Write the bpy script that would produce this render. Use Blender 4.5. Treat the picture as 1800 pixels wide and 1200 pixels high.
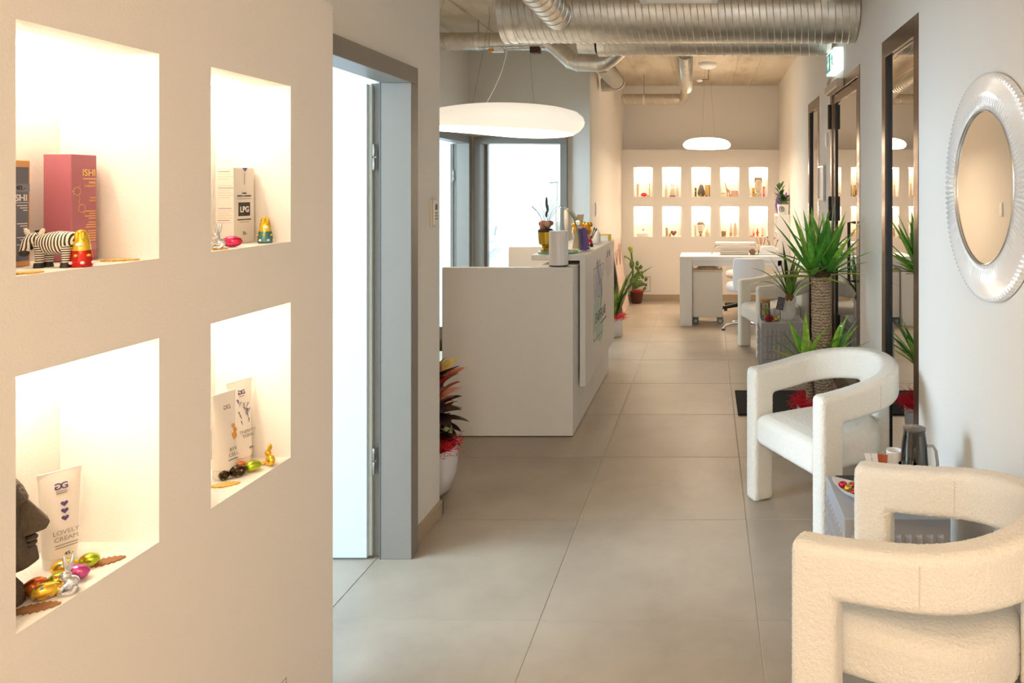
import bpy, bmesh, math, random
from mathutils import Vector, Matrix
random.seed(7)
PI = math.pi
scene = bpy.context.scene
for o in list(bpy.data.objects):
    bpy.data.objects.remove(o, do_unlink=True)
C = scene.collection

# ------------------------------------------------------------------ camera
H = 1.58            # eye height
F = 1260.0          # focal length in pixels of the 1800 x 1200 frame
VX, VY = 1244.0, 332.0   # where the hall's long lines meet
cam = bpy.data.cameras.new('camera')
cam.sensor_fit = 'HORIZONTAL'
cam.sensor_width = 36.0
cam.lens = F / 1800.0 * 36.0
cam.shift_x = -(VX - 900.0) / 1800.0
cam.shift_y = -(600.0 - VY) / 1800.0
cam.clip_start = 0.05
cam_o = bpy.data.objects.new('camera', cam)
cam_o.location = (0, 0, H)
cam_o.rotation_euler = (PI / 2, 0, 0)
C.objects.link(cam_o)
scene.camera = cam_o

def at(x, y, Y):            # photograph pixel + known distance -> place in the room
    return Vector(((x - VX) / F * Y, Y, H - (y - VY) / F * Y))
def floor_at(x, y, z=0.0):  # photograph pixel of something resting at height z
    Y = (H - z) * F / (y - VY)
    return Vector(((x - VX) / F * Y, Y, z))

# ------------------------------------------------------------------ world, exposure, daylight
vs = scene.view_settings
vs.view_transform = 'Standard'
vs.look = 'None'
vs.gamma = 1.0
vs.use_curve_mapping = False
vs.exposure = 0.88
world = bpy.data.worlds.new('world')
scene.world = world
world.use_nodes = True
bg = world.node_tree.nodes['Background']
bg.inputs[0].default_value = (0.72, 0.86, 1.0, 1)
bg.inputs[1].default_value = 1.2

WARM = (1.0, 0.76, 0.50)
COOL = (0.58, 0.80, 1.0)

def area(name, loc, direction, sx, sy, power, color):
    l = bpy.data.lights.new(name, 'AREA')
    l.shape = 'RECTANGLE'; l.size = sx; l.size_y = sy
    l.energy = power; l.color = color
    o = bpy.data.objects.new(name, l)
    o.location = loc
    o.rotation_euler = Vector(direction).to_track_quat('-Z', 'Y').to_euler()
    C.objects.link(o)
    return o
# daylight entering by the windows of the three side rooms and by the entrance front
area('daylight_treatment_room', (-4.38, 1.7, 1.6), (1, 0.18, -0.1), 2.2, 1.7, 165, COOL)
area('daylight_office', (-5.1, 5.6, 1.6), (1, 0.1, -0.1), 2.0, 1.7, 190, COOL)
area('daylight_lounge_room', (-4.38, 9.0, 1.6), (1, 0, -0.1), 1.8, 1.7, 125, COOL)
area('daylight_entrance', (0.0, -2.85, 1.5), (0, 1, 0), 1.7, 2.2, 14, COOL)

# ------------------------------------------------------------------ materials
def lin(c):
    return tuple(((v / 255) / 12.92 if v / 255 <= 0.04045 else ((v / 255 + 0.055) / 1.055) ** 2.4) for v in c)
def rgba(c):
    return (*lin(c), 1.0)
MATS = {}
def mat(name, col=(200, 200, 200), rough=0.5, metal=0.0, bump=0.0, bscale=40.0, emit=None, estr=0.0,
        var=0.0, vscale=3.0, spec=0.5, trans=0.0, ior=1.45, alpha=1.0, coat=0.0, sheen=0.0, detail=4.0):
    if name in MATS:
        return MATS[name]
    m = bpy.data.materials.new(name)
    m.use_nodes = True
    nt = m.node_tree
    p = nt.nodes['Principled BSDF']
    p.inputs['Base Color'].default_value = rgba(col)
    p.inputs['Roughness'].default_value = rough
    p.inputs['Metallic'].default_value = metal
    p.inputs['Specular IOR Level'].default_value = spec
    p.inputs['IOR'].default_value = ior
    p.inputs['Transmission Weight'].default_value = trans
    p.inputs['Coat Weight'].default_value = coat
    p.inputs['Sheen Weight'].default_value = sheen
    if emit is not None:
        p.inputs['Emission Color'].default_value = (*emit, 1)
        p.inputs['Emission Strength'].default_value = estr
    if var or bump:
        tc = nt.nodes.new('ShaderNodeTexCoord')
    if var:
        n = nt.nodes.new('ShaderNodeTexNoise')
        n.inputs['Scale'].default_value = vscale; n.inputs['Detail'].default_value = detail
        nt.links.new(tc.outputs['Object'], n.inputs['Vector'])
        r = nt.nodes.new('ShaderNodeValToRGB')
        c = lin(col)
        r.color_ramp.elements[0].position = 0.3
        r.color_ramp.elements[1].position = 0.7
        r.color_ramp.elements[0].color = (*[v * (1 - var) for v in c], 1)
        r.color_ramp.elements[1].color = (*[min(1, v * (1 + var)) for v in c], 1)
        nt.links.new(n.outputs['Fac'], r.inputs['Fac'])
        nt.links.new(r.outputs['Color'], p.inputs['Base Color'])
    if bump:
        n2 = nt.nodes.new('ShaderNodeTexNoise')
        n2.inputs['Scale'].default_value = bscale; n2.inputs['Detail'].default_value = 3
        nt.links.new(tc.outputs['Object'], n2.inputs['Vector'])
        b = nt.nodes.new('ShaderNodeBump')
        b.inputs['Strength'].default_value = bump; b.inputs['Distance'].default_value = 0.01
        nt.links.new(n2.outputs['Fac'], b.inputs['Height'])
        nt.links.new(b.outputs['Normal'], p.inputs['Normal'])
    MATS[name] = m
    return m

def nodes_of(name):
    m = bpy.data.materials.new(name); m.use_nodes = True
    MATS[name] = m
    return m, m.node_tree, m.node_tree.nodes['Principled BSDF']

def glass_mat(name, tint=(235, 245, 242), refl=0.12, rough=0.0):
    # thin clear sheet: mostly lets light straight through, mirrors a part of it
    m = bpy.data.materials.new(name); m.use_nodes = True
    nt = m.node_tree; nt.nodes.clear()
    out = nt.nodes.new('ShaderNodeOutputMaterial')
    t = nt.nodes.new('ShaderNodeBsdfTransparent'); t.inputs[0].default_value = rgba(tint)
    g = nt.nodes.new('ShaderNodeBsdfGlossy'); g.inputs['Roughness'].default_value = rough
    mx = nt.nodes.new('ShaderNodeMixShader')
    lw = nt.nodes.new('ShaderNodeFresnel'); lw.inputs['IOR'].default_value = 1.5
    ma = nt.nodes.new('ShaderNodeMath'); ma.operation = 'ADD'; ma.use_clamp = True
    ma.inputs[1].default_value = refl
    nt.links.new(lw.outputs[0], ma.inputs[0])
    nt.links.new(ma.outputs[0], mx.inputs[0])
    nt.links.new(t.outputs[0], mx.inputs[1]); nt.links.new(g.outputs[0], mx.inputs[2])
    nt.links.new(mx.outputs[0], out.inputs[0])
    MATS[name] = m
    return m

PLASTER = mat('plaster', (238, 232, 224), 0.85, bump=0.12, bscale=220)
PLASTER_ROUGH = mat('plaster_rough', (232, 228, 220), 0.9, bump=0.35, bscale=160)
WHITE_WALL = mat('white_wall', (240, 240, 238), 0.85, bump=0.08, bscale=200)
LACQUER = mat('white_lacquer', (232, 228, 222), 0.35, bump=0.02, bscale=90)
WHITE_PAINT = mat('white_paint', (240, 240, 240), 0.4)
FRAME_GREY = mat('grey_frame_paint', (136, 130, 122), 0.38)
BRONZE = mat('bronze_frame', (126, 106, 90), 0.26, metal=0.9, bump=0.01, bscale=300)
GASKET = mat('black_gasket', (24, 25, 28), 0.45)
BLACK = mat('black_plastic', (22, 22, 23), 0.4)
CHROME = mat('chrome', (215, 215, 218), 0.12, metal=1.0)
STEEL = mat('brushed_steel', (170, 170, 168), 0.35, metal=1.0)
BASEB = mat('baseboard_tile', (176, 158, 134), 0.5, var=0.06, vscale=5)
SOLAR_GLASS = glass_mat('reflective_glass', (120, 118, 110), 0.72)
CLEAR = glass_mat('clear_glass', (236, 246, 243), 0.06)
SMOKE = glass_mat('smoked_glass', (184, 180, 175), 0.08)
MIRROR = mat('mirror_silver', (250, 248, 244), 0.01, metal=1.0)

# floor tile
m, nt, p = nodes_of('floor_tile')
tc = nt.nodes.new('ShaderNodeTexCoord')
oi = nt.nodes.new('ShaderNodeObjectInfo')
vadd = nt.nodes.new('ShaderNodeVectorMath'); vadd.operation = 'ADD'
cmb = nt.nodes.new('ShaderNodeVectorMath'); cmb.operation = 'SCALE'; cmb.inputs['Scale'].default_value = 1.0
nt.links.new(oi.outputs['Location'], cmb.inputs[0])
nt.links.new(tc.outputs['Object'], vadd.inputs[0]); nt.links.new(cmb.outputs[0], vadd.inputs[1])
n1 = nt.nodes.new('ShaderNodeTexNoise'); n1.inputs['Scale'].default_value = 2.2; n1.inputs['Detail'].default_value = 9; n1.inputs['Roughness'].default_value = 0.62
nt.links.new(vadd.outputs[0], n1.inputs['Vector'])
rp = nt.nodes.new('ShaderNodeValToRGB')
rp.color_ramp.elements[0].position = 0.32; rp.color_ramp.elements[1].position = 0.72
rp.color_ramp.elements[0].color = rgba((160, 148, 132)); rp.color_ramp.elements[1].color = rgba((184, 171, 154))
nt.links.new(n1.outputs['Fac'], rp.inputs['Fac'])
hv = nt.nodes.new('ShaderNodeHueSaturation')
mr = nt.nodes.new('ShaderNodeMapRange'); mr.inputs[3].default_value = 0.95; mr.inputs[4].default_value = 1.05
nt.links.new(oi.outputs['Random'], mr.inputs[0]); nt.links.new(mr.outputs[0], hv.inputs['Value'])
nt.links.new(rp.outputs[0], hv.inputs['Color']); nt.links.new(hv.outputs[0], p.inputs['Base Color'])
rr = nt.nodes.new('ShaderNodeMapRange'); rr.inputs[3].default_value = 0.30; rr.inputs[4].default_value = 0.46
nt.links.new(n1.outputs['Fac'], rr.inputs[0]); nt.links.new(rr.outputs[0], p.inputs['Roughness'])
n2 = nt.nodes.new('ShaderNodeTexNoise'); n2.inputs['Scale'].default_value = 60
nt.links.new(vadd.outputs[0], n2.inputs['Vector'])
b = nt.nodes.new('ShaderNodeBump'); b.inputs['Strength'].default_value = 0.06; b.inputs['Distance'].default_value = 0.004
nt.links.new(n2.outputs['Fac'], b.inputs['Height']); nt.links.new(b.outputs[0], p.inputs['Normal'])
TILE = m
GROUT = mat('grout', (198, 192, 184), 0.9)

# board-marked concrete ceiling
m, nt, p = nodes_of('concrete')
tc = nt.nodes.new('ShaderNodeTexCoord')
n1 = nt.nodes.new('ShaderNodeTexNoise'); n1.inputs['Scale'].default_value = 1.6; n1.inputs['Detail'].default_value = 8; n1.inputs['Roughness'].default_value = 0.65
mp = nt.nodes.new('ShaderNodeMapping'); mp.inputs['Scale'].default_value = (2.2, 0.7, 1)
nt.links.new(tc.outputs['Object'], mp.inputs[0]); nt.links.new(mp.outputs[0], n1.inputs['Vector'])
rp = nt.nodes.new('ShaderNodeValToRGB')
rp.color_ramp.elements[0].position = 0.28; rp.color_ramp.elements[1].position = 0.66
rp.color_ramp.elements[0].color = rgba((176, 162, 140)); rp.color_ramp.elements[1].color = rgba((222, 210, 190))
e = rp.color_ramp.elements.new(0.42); e.color = rgba((206, 192, 170))
nt.links.new(n1.outputs['Fac'], rp.inputs['Fac']); nt.links.new(rp.outputs[0], p.inputs['Base Color'])
p.inputs['Roughness'].default_value = 0.9
n3 = nt.nodes.new('ShaderNodeTexNoise'); n3.inputs['Scale'].default_value = 30
nt.links.new(tc.outputs['Object'], n3.inputs['Vector'])
b = nt.nodes.new('ShaderNodeBump'); b.inputs['Strength'].default_value = 0.25
nt.links.new(n3.outputs['Fac'], b.inputs['Height']); nt.links.new(b.outputs[0], p.inputs['Normal'])
CONCRETE = m

def metal_duct(name, col, rough):
    m, nt, p = nodes_of(name)
    tc = nt.nodes.new('ShaderNodeTexCoord')
    v = nt.nodes.new('ShaderNodeTexNoise'); v.inputs['Scale'].default_value = 18; v.inputs['Detail'].default_value = 5
    nt.links.new(tc.outputs['Object'], v.inputs['Vector'])
    r = nt.nodes.new('ShaderNodeValToRGB')
    c = lin(col)
    r.color_ramp.elements[0].position = 0.3; r.color_ramp.elements[1].position = 0.7
    r.color_ramp.elements[0].color = (*[x * 0.88 for x in c], 1); r.color_ramp.elements[1].color = (*[min(1, x * 1.1) for x in c], 1)
    nt.links.new(v.outputs['Fac'], r.inputs['Fac']); nt.links.new(r.outputs[0], p.inputs['Base Color'])
    p.inputs['Metallic'].default_value = 1.0; p.inputs['Roughness'].default_value = rough
    return m
GALV = metal_duct('galvanised_steel', (222, 217, 208), 0.42)
GALV2 = metal_duct('galvanised_seam', (232, 228, 220), 0.34)

def fabric(name, col):
    m, nt, p = nodes_of(name)
    tc = nt.nodes.new('ShaderNodeTexCoord')
    v = nt.nodes.new('ShaderNodeTexNoise'); v.inputs['Scale'].default_value = 240; v.inputs['Detail'].default_value = 2
    nt.links.new(tc.outputs['Object'], v.inputs['Vector'])
    r = nt.nodes.new('ShaderNodeValToRGB'); c = lin(col)
    r.color_ramp.elements[0].position = 0.3; r.color_ramp.elements[1].position = 0.65
    r.color_ramp.elements[0].color = (*[x * 0.93 for x in c], 1); r.color_ramp.elements[1].color = (*[min(1, x * 1.02) for x in c], 1)
    nt.links.new(v.outputs['Fac'], r.inputs['Fac']); nt.links.new(r.outputs[0], p.inputs['Base Color'])
    p.inputs['Roughness'].default_value = 0.95; p.inputs['Sheen Weight'].default_value = 0.25
    p.inputs['Specular IOR Level'].default_value = 0.2
    b = nt.nodes.new('ShaderNodeBump'); b.inputs['Strength'].default_value = 0.5; b.inputs['Distance'].default_value = 0.006
    nt.links.new(v.outputs['Fac'], b.inputs['Height']); nt.links.new(b.outputs[0], p.inputs['Normal'])
    return m
BOUCLE = fabric('boucle_fabric', (240, 234, 222))

# ------------------------------------------------------------------ mesh helpers
class MB:
    def __init__(s):
        s.v = []; s.f = []
    def add(s, vs_, fs):
        k = len(s.v)
        s.v += [tuple(v) for v in vs_]
        s.f += [tuple(i + k for i in f) for f in fs]
        return s
    def box(s, x0, x1, y0, y1, z0, z1):
        return s.add([(x0,y0,z0),(x1,y0,z0),(x1,y1,z0),(x0,y1,z0),(x0,y0,z1),(x1,y0,z1),(x1,y1,z1),(x0,y1,z1)],
                     [(0,3,2,1),(4,5,6,7),(0,1,5,4),(1,2,6,5),(2,3,7,6),(3,0,4,7)])
    def obox(s, c, ax, ay, az, hx, hy, hz):     # oriented box
        c = Vector(c); ax = Vector(ax).normalized() * hx; ay = Vector(ay).normalized() * hy; az = Vector(az).normalized() * hz
        q = [c + a * ax + b * ay + d * az for d in (-1, 1) for (a, b) in ((-1,-1),(1,-1),(1,1),(-1,1))]
        return s.add(q, [(0,3,2,1),(4,5,6,7),(0,1,5,4),(1,2,6,5),(2,3,7,6),(3,0,4,7)])
    def lathe(s, prof, seg=24, c=(0, 0, 0), sx=1.0, sy=1.0, open_top=False):   # prof: (r, z) from bottom to top
        vs_, fs = [], []
        n = len(prof)
        for r, z in prof:
            for i in range(seg):
                a = 2 * PI * i / seg
                vs_.append((c[0] + r * sx * math.cos(a), c[1] + r * sy * math.sin(a), c[2] + z))
        for j in range(n - 1):
            for i in range(seg):
                i2 = (i + 1) % seg
                fs.append((j*seg+i, j*seg+i2, (j+1)*seg+i2, (j+1)*seg+i))
        if prof[0][0] > 1e-6: fs.append(tuple(range(seg - 1, -1, -1)))
        if prof[-1][0] > 1e-6 and not open_top: fs.append(tuple((n-1)*seg + i for i in range(seg)))
        return s.add(vs_, fs)
    def ell(s, c, rx, ry, rz, seg=16, rings=10, rot=None):
        vs_, fs = [], []
        for j in range(1, rings):
            t = PI * j / rings
            for i in range(seg):
                a = 2 * PI * i / seg
                p_ = Vector((rx*math.sin(t)*math.cos(a), ry*math.sin(t)*math.sin(a), rz*math.cos(t)))
                vs_.append(p_)
        vs_ += [Vector((0,0,rz)), Vector((0,0,-rz))]
        top, bot = len(vs_) - 2, len(vs_) - 1
        for j in range(rings - 2):
            for i in range(seg):
                i2 = (i+1) % seg
                fs.append((j*seg+i, (j+1)*seg+i, (j+1)*seg+i2, j*seg+i2))
        for i in range(seg):
            i2 = (i+1) % seg
            fs.append((top, i, i2)); fs.append((bot, (rings-2)*seg+i2, (rings-2)*seg+i))
        if rot is not None: vs_ = [rot @ v for v in vs_]
        return s.add([v + Vector(c) for v in vs_], fs)
    def tube(s, path, r, seg=12, caps=True):
        path = [Vector(p_) for p_ in path]; n = len(path)
        rs = r if isinstance(r, (list, tuple)) else [r] * n
        tang = []
        for i in range(n):
            a = path[max(0, i-1)]; b_ = path[min(n-1, i+1)]
            tang.append((b_ - a).normalized())
        up = Vector((0, 0, 1)) if abs(tang[0].z) < 0.9 else Vector((1, 0, 0))
        nrm = (up - tang[0] * up.dot(tang[0])).normalized()
        vs_, fs = [], []
        for i in range(n):
            nrm = (nrm - tang[i] * nrm.dot(tang[i]))
            nrm = nrm.normalized()
            bn = tang[i].cross(nrm)
            for k in range(seg):
                a = 2 * PI * k / seg
                vs_.append(path[i] + (nrm * math.cos(a) + bn * math.sin(a)) * rs[i])
        for i in range(n - 1):
            for k in range(seg):
                k2 = (k+1) % seg
                fs.append((i*seg+k, i*seg+k2, (i+1)*seg+k2, (i+1)*seg+k))
        if caps:
            fs.append(tuple(range(seg-1, -1, -1))); fs.append(tuple((n-1)*seg+k for k in range(seg)))
        return s.add(vs_, fs)
    def prism(s, poly, O, ax, ay, depth):   # 2-D outline in plane (ax, ay) at O, extruded along ax x ay
        O = Vector(O); ax = Vector(ax); ay = Vector(ay); nz = ax.cross(ay).normalized() * depth
        n = len(poly)
        q = [O + ax * a + ay * b_ for a, b_ in poly]
        vs_ = q + [v + nz for v in q]
        fs = [tuple(range(n-1, -1, -1)), tuple(range(n, 2*n))]
        for i in range(n):
            j = (i+1) % n
            fs.append((i, j, n+j, n+i))
        return s.add(vs_, fs)
    def strip(s, left, right):
        n = len(left)
        return s.add(list(left) + list(right), [(i, n+i, n+i+1, i+1) for i in range(n-1)])
    def build(s, name, material, parent=None, smooth=False, bevel=0.0, bseg=2, loc=None, angle=40, fix=True):
        me = bpy.data.meshes.new(name)
        me.from_pydata([tuple(v) for v in s.v], [], s.f)
        if fix:
            bm = bmesh.new(); bm.from_mesh(me)
            bmesh.ops.recalc_face_normals(bm, faces=bm.faces)
            bm.to_mesh(me); bm.free()
        me.materials.append(material)
        o = bpy.data.objects.new(name, me)
        C.objects.link(o)
        if parent is not None: o.parent = parent
        if loc is not None: o.location = loc
        if smooth:
            me.polygons.foreach_set('use_smooth', [True] * len(me.polygons))
            try: me.set_sharp_from_angle(angle=math.radians(angle))
            except Exception: pass
        if bevel:
            md = o.modifiers.new('bevel', 'BEVEL'); md.width = bevel; md.segments = bseg
            md.limit_method = 'ANGLE'; md.angle_limit = math.radians(35)
            md.harden_normals = False
        return o

def tag(o, label=None, cat=None, group=None, kind=None):
    if label: o['label'] = label
    if cat: o['category'] = cat
    if group: o['group'] = group
    if kind: o['kind'] = kind
    return o
def thing(name, label, cat, loc=(0, 0, 0), rz=0.0, group=None):
    o = bpy.data.objects.new(name, None)
    o.empty_display_size = 0.05
    C.objects.link(o)
    o.location = loc; o.rotation_euler = (0, 0, rz)
    return tag(o, label, cat, group)
def struct(name, mb, material, label=None, bevel=0.0, parent=None, cat=None):
    o = mb.build(name, material, parent, bevel=bevel)
    if parent is None:
        o['kind'] = 'structure'
        if label: o['label'] = label
        if cat: o['category'] = cat
    return o
def sempty(name, label, cat, loc=(0, 0, 0)):
    o = thing(name, label, cat, loc); o['kind'] = 'structure'
    return o
def clone(o, parent=None):
    c = o.copy(); C.objects.link(c)
    if parent is not None: c.parent = parent
    for ch in o.children: clone(ch, c)
    return c

def text(name, s, size, O, ax, ay, material, parent, align='LEFT', depth=0.0004, sx=1.0, bold=0.0):
    cu = bpy.data.curves.new('lettering', 'FONT')
    cu.body = s; cu.size = size; cu.align_x = align; cu.extrude = depth
    cu.resolution_u = 3
    if bold: cu.offset = bold
    to = bpy.data.objects.new('lettering_tmp', cu)
    C.objects.link(to)
    dg = bpy.context.evaluated_depsgraph_get()
    me = bpy.data.meshes.new_from_object(to.evaluated_get(dg))
    bpy.data.objects.remove(to, do_unlink=True)
    ax = Vector(ax).normalized(); ay = Vector(ay).normalized(); az = ax.cross(ay)
    M = Matrix(((ax.x*sx, ay.x, az.x, O[0]), (ax.y*sx, ay.y, az.y, O[1]), (ax.z*sx, ay.z, az.z, O[2]), (0, 0, 0, 1)))
    me.transform(M)
    me.name = name
    me.materials.clear(); me.materials.append(material)
    o = bpy.data.objects.new(name, me); C.objects.link(o)
    if parent is not None: o.parent = parent
    return o

EX, EY, EZ = Vector((1,0,0)), Vector((0,1,0)), Vector((0,0,1))
def axes_cols(o): pass
# ------------------------------------------------------------------ the room
XR, XL, XP = 1.016, -1.30, -1.138      # right wall, left wall, niche partition
YB, ZC = 10.16, 3.08                   # niche partition at the far end, concrete ceiling
PT = 2.136                             # top of the niche partitions

# floor: grout bed with single tiles
fl = struct('floor', MB().box(-5.3, 2.7, -3.2, 10.6, -0.12, -0.0025), GROUT, 'grey-beige large square porcelain tiles with pale grout lines')
TS = 0.8
tm = MB().box(-TS/2 + 0.002, TS/2 - 0.002, -TS/2 + 0.002, TS/2 - 0.002, -0.012, 0.0)
first = None
for i in range(-5, 4):
    for j in range(-7, 10):
        x, y = -0.615 + TS * (i + 0.5), 2.626 + TS * (j + 0.5)
        if first is None:
            t = tm.build('tile', TILE, fl, bevel=0.0012, bseg=1); first = t
        else:
            t = first.copy(); C.objects.link(t); t.parent = fl
        t.location = (x, y, 0)

ce = struct('ceiling', MB().box(-5.3, 2.7, -3.2, 10.6, ZC, ZC + 0.15), CONCRETE, 'raw board-marked concrete ceiling above the ducts')
for k, sx in enumerate((-2.9, -2.05, -1.62, -0.92, -0.44, -0.08, 0.36, 0.62)):
    MB().box(sx - 0.006, sx + 0.006, -3.0, 10.42, ZC - 0.012, ZC + 0.01).build('formwork_seam', CONCRETE, ce)

def wall_with_holes(mb, axis, p0, p1, a0, a1, z0, z1, holes):
    """wall slab between p0..p1 (thickness) running a0..a1, rectangular holes (ha0, ha1, hz0, hz1)"""
    cuts = sorted(set([a0, a1] + [h for q in holes for h in q[:2]]))
    for u, v in zip(cuts[:-1], cuts[1:]):
        hs = sorted([q for q in holes if q[0] <= u + 1e-6 and q[1] >= v - 1e-6], key=lambda q: q[2])
        z = z0
        for q in hs + [(0, 0, z1, z1)]:
            if q[2] - z > 1e-4:
                if axis == 'y': mb.box(p0, p1, u, v, z, q[2])
                else: mb.box(u, v, p0, p1, z, q[2])
            z = max(z, q[3])
    return mb

# left niche partition
NU, NL = (1.436, 1.860), (0.848, 1.271)
NA, NB_ = (1.179, 1.487), (1.642, 1.956)
ND = 0.205
lh = [(*a, *z) for a in (NA, NB_) for z in (NU, NL)]
mb = MB()
wall_with_holes(mb, 'y', XP - ND, XP, -3.0, 2.176, 0, PT, lh)
mb.box(-1.40, XP - ND, -3.0, 2.176, 0, PT)
wl = struct('wall_left', mb, PLASTER, 'free-standing beige partition with four lit display niches')
# little inspection hatch low in the partition
ho = MB()
hy0, hy1, hz0, hz1 = 1.83, 1.936, 0.06, 0.262
for (a, b_, c, d) in ((hy0, hy1, hz1-0.0012, hz1), (hy0, hy1, hz0, hz0+0.0012), (hy0, hy0+0.0012, hz0, hz1), (hy1-0.0012, hy1, hz0, hz1)):
    ho.box(XP - 0.002, XP + 0.0006, a, b_, c, d)
ho.build('hatch_joint', mat('joint_brown', (120, 105, 88), 0.9), wl)  # panel joint drawn as thin brown strips around the hatch
struct('wall_left_upper', MB().box(-1.55, -1.4005, -3.0, 2.176, 0, ZC), PLASTER_ROUGH, 'plastered wall rising behind the niche partition')
# hall wall with the first door
D1 = (2.176, 3.13, 0, 2.108)
mb = MB(); wall_with_holes(mb, 'y', -1.45, XL, 2.1765, 3.475, 0, ZC, [D1])
struct('wall_hall', mb, PLASTER_ROUGH, 'rough plastered wall beside the grey door frame')
struct('baseboard_hall', MB().box(XL, XL + 0.014, 3.14, 3.488, 0, 0.072).box(-1.45, XL + 0.014, 3.475, 3.489, 0, 0.072), BASEB, 'beige tile skirting below the hall wall', 0.002)
struct('wall_treatment_far', MB().box(-4.5, -1.4505, 3.3, 3.475, 0, ZC), WHITE_WALL, 'white wall closing the treatment room')
struct('wall_treatment_near', MB().box(-4.5, -1.5505, -0.75, -0.6, 0, ZC), WHITE_WALL, 'white wall at the near end of the treatment room')
mb = MB(); wall_with_holes(mb, 'y', -4.65, -4.5, -0.75, 3.475, 0, ZC, [(0.6, 2.8, 0.75, 2.45)])
struct('wall_treatment_window', mb, WHITE_WALL, 'white window wall of the treatment room')
# alcove
D2 = (6.42, 7.37, 0, 2.118)
mb = MB(); wall_with_holes(mb, 'y', -2.614, -2.464, 3.4755, 7.41, 0, ZC, [D2])
struct('wall_alcove', mb, PLASTER, 'pale wall of the reception alcove with a grey door frame')
D3 = (-2.405, -1.447, 0, 2.118)
mb = MB(); wall_with_holes(mb, 'x', 7.41, 7.56, -2.614, -1.218, 0, ZC, [D3])
struct('wall_lounge', mb, PLASTER_ROUGH, 'pale wall with the open doorway behind the reception')
mb = MB(); wall_with_holes(mb, 'y', -5.2, -5.05, 3.475, 7.56, 0, ZC, [(4.6, 6.6, 0.75, 2.45)])
struct('wall_office_window', mb, WHITE_WALL, 'white window wall of the office')
struct('wall_office_far', MB().box(-5.05, -2.6145, 7.41, 7.56, 0, ZC), WHITE_WALL, 'white wall closing the office')
struct('wall_corridor', MB().box(-1.368, -1.218, 7.5605, 10.42, 0, ZC), PLASTER, 'warm lit wall leading to the far niches')
mb = MB(); wall_with_holes(mb, 'y', -4.65, -4.5, 7.5605, 10.42, 0, ZC, [(8.1, 9.9, 0.75, 2.45)])
struct('wall_lounge_window', mb, WHITE_WALL, 'white window wall of the lounge room')
struct('wall_back', MB().box(-4.65, 1.216, 10.4205, 10.57, 0, ZC), PLASTER, 'beige wall rising behind the far niche partition')
# far niche partition
NCOL = [(1114, 1147), (1164, 1197), (1215.5, 1249), (1266, 1299), (1316.5, 1349.5)]
SB = F / YB
NCX = [((a - VX) / SB, (b_ - VX) / SB) for a, b_ in NCOL]
BU, BL = (1.471, 1.886), (0.903, 1.330)
mb = MB()
wall_with_holes(mb, 'x', YB, YB + 0.19, -1.2178, 1.0158, 0, PT, [(*c, *z) for c in NCX for z in (BU, BL)])
mb.box(-1.2178, 1.0158, YB + 0.19, 10.42, 0, PT)
wb = struct('wall_back_niches', mb, PLASTER, 'beige partition at the end of the hall with ten lit niches')
ho = MB()
q0, q1 = at(1118, 512, YB), at(1143, 486, YB)
for (a, b_, c, d) in ((q0.x, q1.x, q1.z-0.005, q1.z), (q0.x, q1.x, q0.z, q0.z+0.005), (q0.x, q0.x+0.005, q0.z, q1.z), (q1.x-0.005, q1.x, q0.z, q1.z)):
    ho.box(a, b_, YB - 0.0015, YB + 0.002, c, d)
ho.build('hatch_joint', MATS['joint_brown'], wb)
struct('baseboard_back', MB().box(-1.218, XR, YB - 0.013, YB, 0, 0.085), BASEB, 'beige tile skirting below the far niches', 0.002)
struct('baseboard_corridor', MB().box(-1.218, -1.205, 7.42, YB - 0.014, 0, 0.085), BASEB, 'beige tile skirting along the corridor wall', 0.002)
# right wall
WH = 2.43
RW = [(3.45, 4.17), (6.53, 7.23)]
RD = (4.78, 5.93)
mb = MB(); wall_with_holes(mb, 'y', XR, XR + 0.2, -3.0, 10.42, 0, ZC, [(*w, 0, WH) for w in RW] + [(*RD, 0, 2.414)])
wr = struct('wall_right', mb, PLASTER, 'white right wall with the mirror and bronze-framed glazing')
bb = MB()
for a, b_ in ((-3.0, 3.45), (4.17, 4.78), (5.93, 6.53), (7.23, YB - 0.014)):
    bb.box(XR - 0.013, XR, a, b_, 0, 0.072)
struct('baseboard_right', bb, BASEB, 'beige tile skirting along the right wall', 0.002)
mb = MB(); wall_with_holes(mb, 'x', -3.15, -3.0, -1.55, 1.216, 0, ZC, [(-0.85, 0.85, 0.3, 2.6)])
struct('wall_front', mb, PLASTER, 'plastered wall with the street window at the near end of the hall')
struct('wall_stairwell', MB().box(2.5, 2.65, -3.15, 10.57, 0, ZC).box(1.2165, 2.5, 10.4205, 10.57, 0, ZC).box(1.2165, 2.5, -3.15, -3.0, 0, ZC), mat('stairwell_wall', (120, 112, 100), 0.9), 'grey wall of the stairwell behind the glazing')

def outer_window(name, label, axis, p, a0, a1, z0, z1):
    w = sempty(name, label, 'window')
    fr = MB(); t = 0.06
    def bx(u0, u1, c, d, q0, q1, m_):
        if axis == 'y': m_.box(q0, q1, u0, u1, c, d)
        else: m_.box(u0, u1, q0, q1, c, d)
    for (u0, u1, c, d) in ((a0, a1, z0, z0+t), (a0, a1, z1-t, z1), (a0, a0+t, z0+t, z1-t), (a1-t, a1, z0+t, z1-t), ((a0+a1)/2-t/2, (a0+a1)/2+t/2, z0+t, z1-t)):
        bx(u0, u1, c, d, p + 0.04, p + 0.1, fr)
    fr.build('window_frame', WHITE_PAINT, w, bevel=0.003)
    g = MB(); bx(a0 + t, a1 - t, z0 + t, z1 - t, p + 0.065, p + 0.073, g); g.build('pane', CLEAR, w)
outer_window('window_3', 'white framed window of the treatment room', 'y', -4.65, 0.6, 2.8, 0.75, 2.45)
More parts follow.
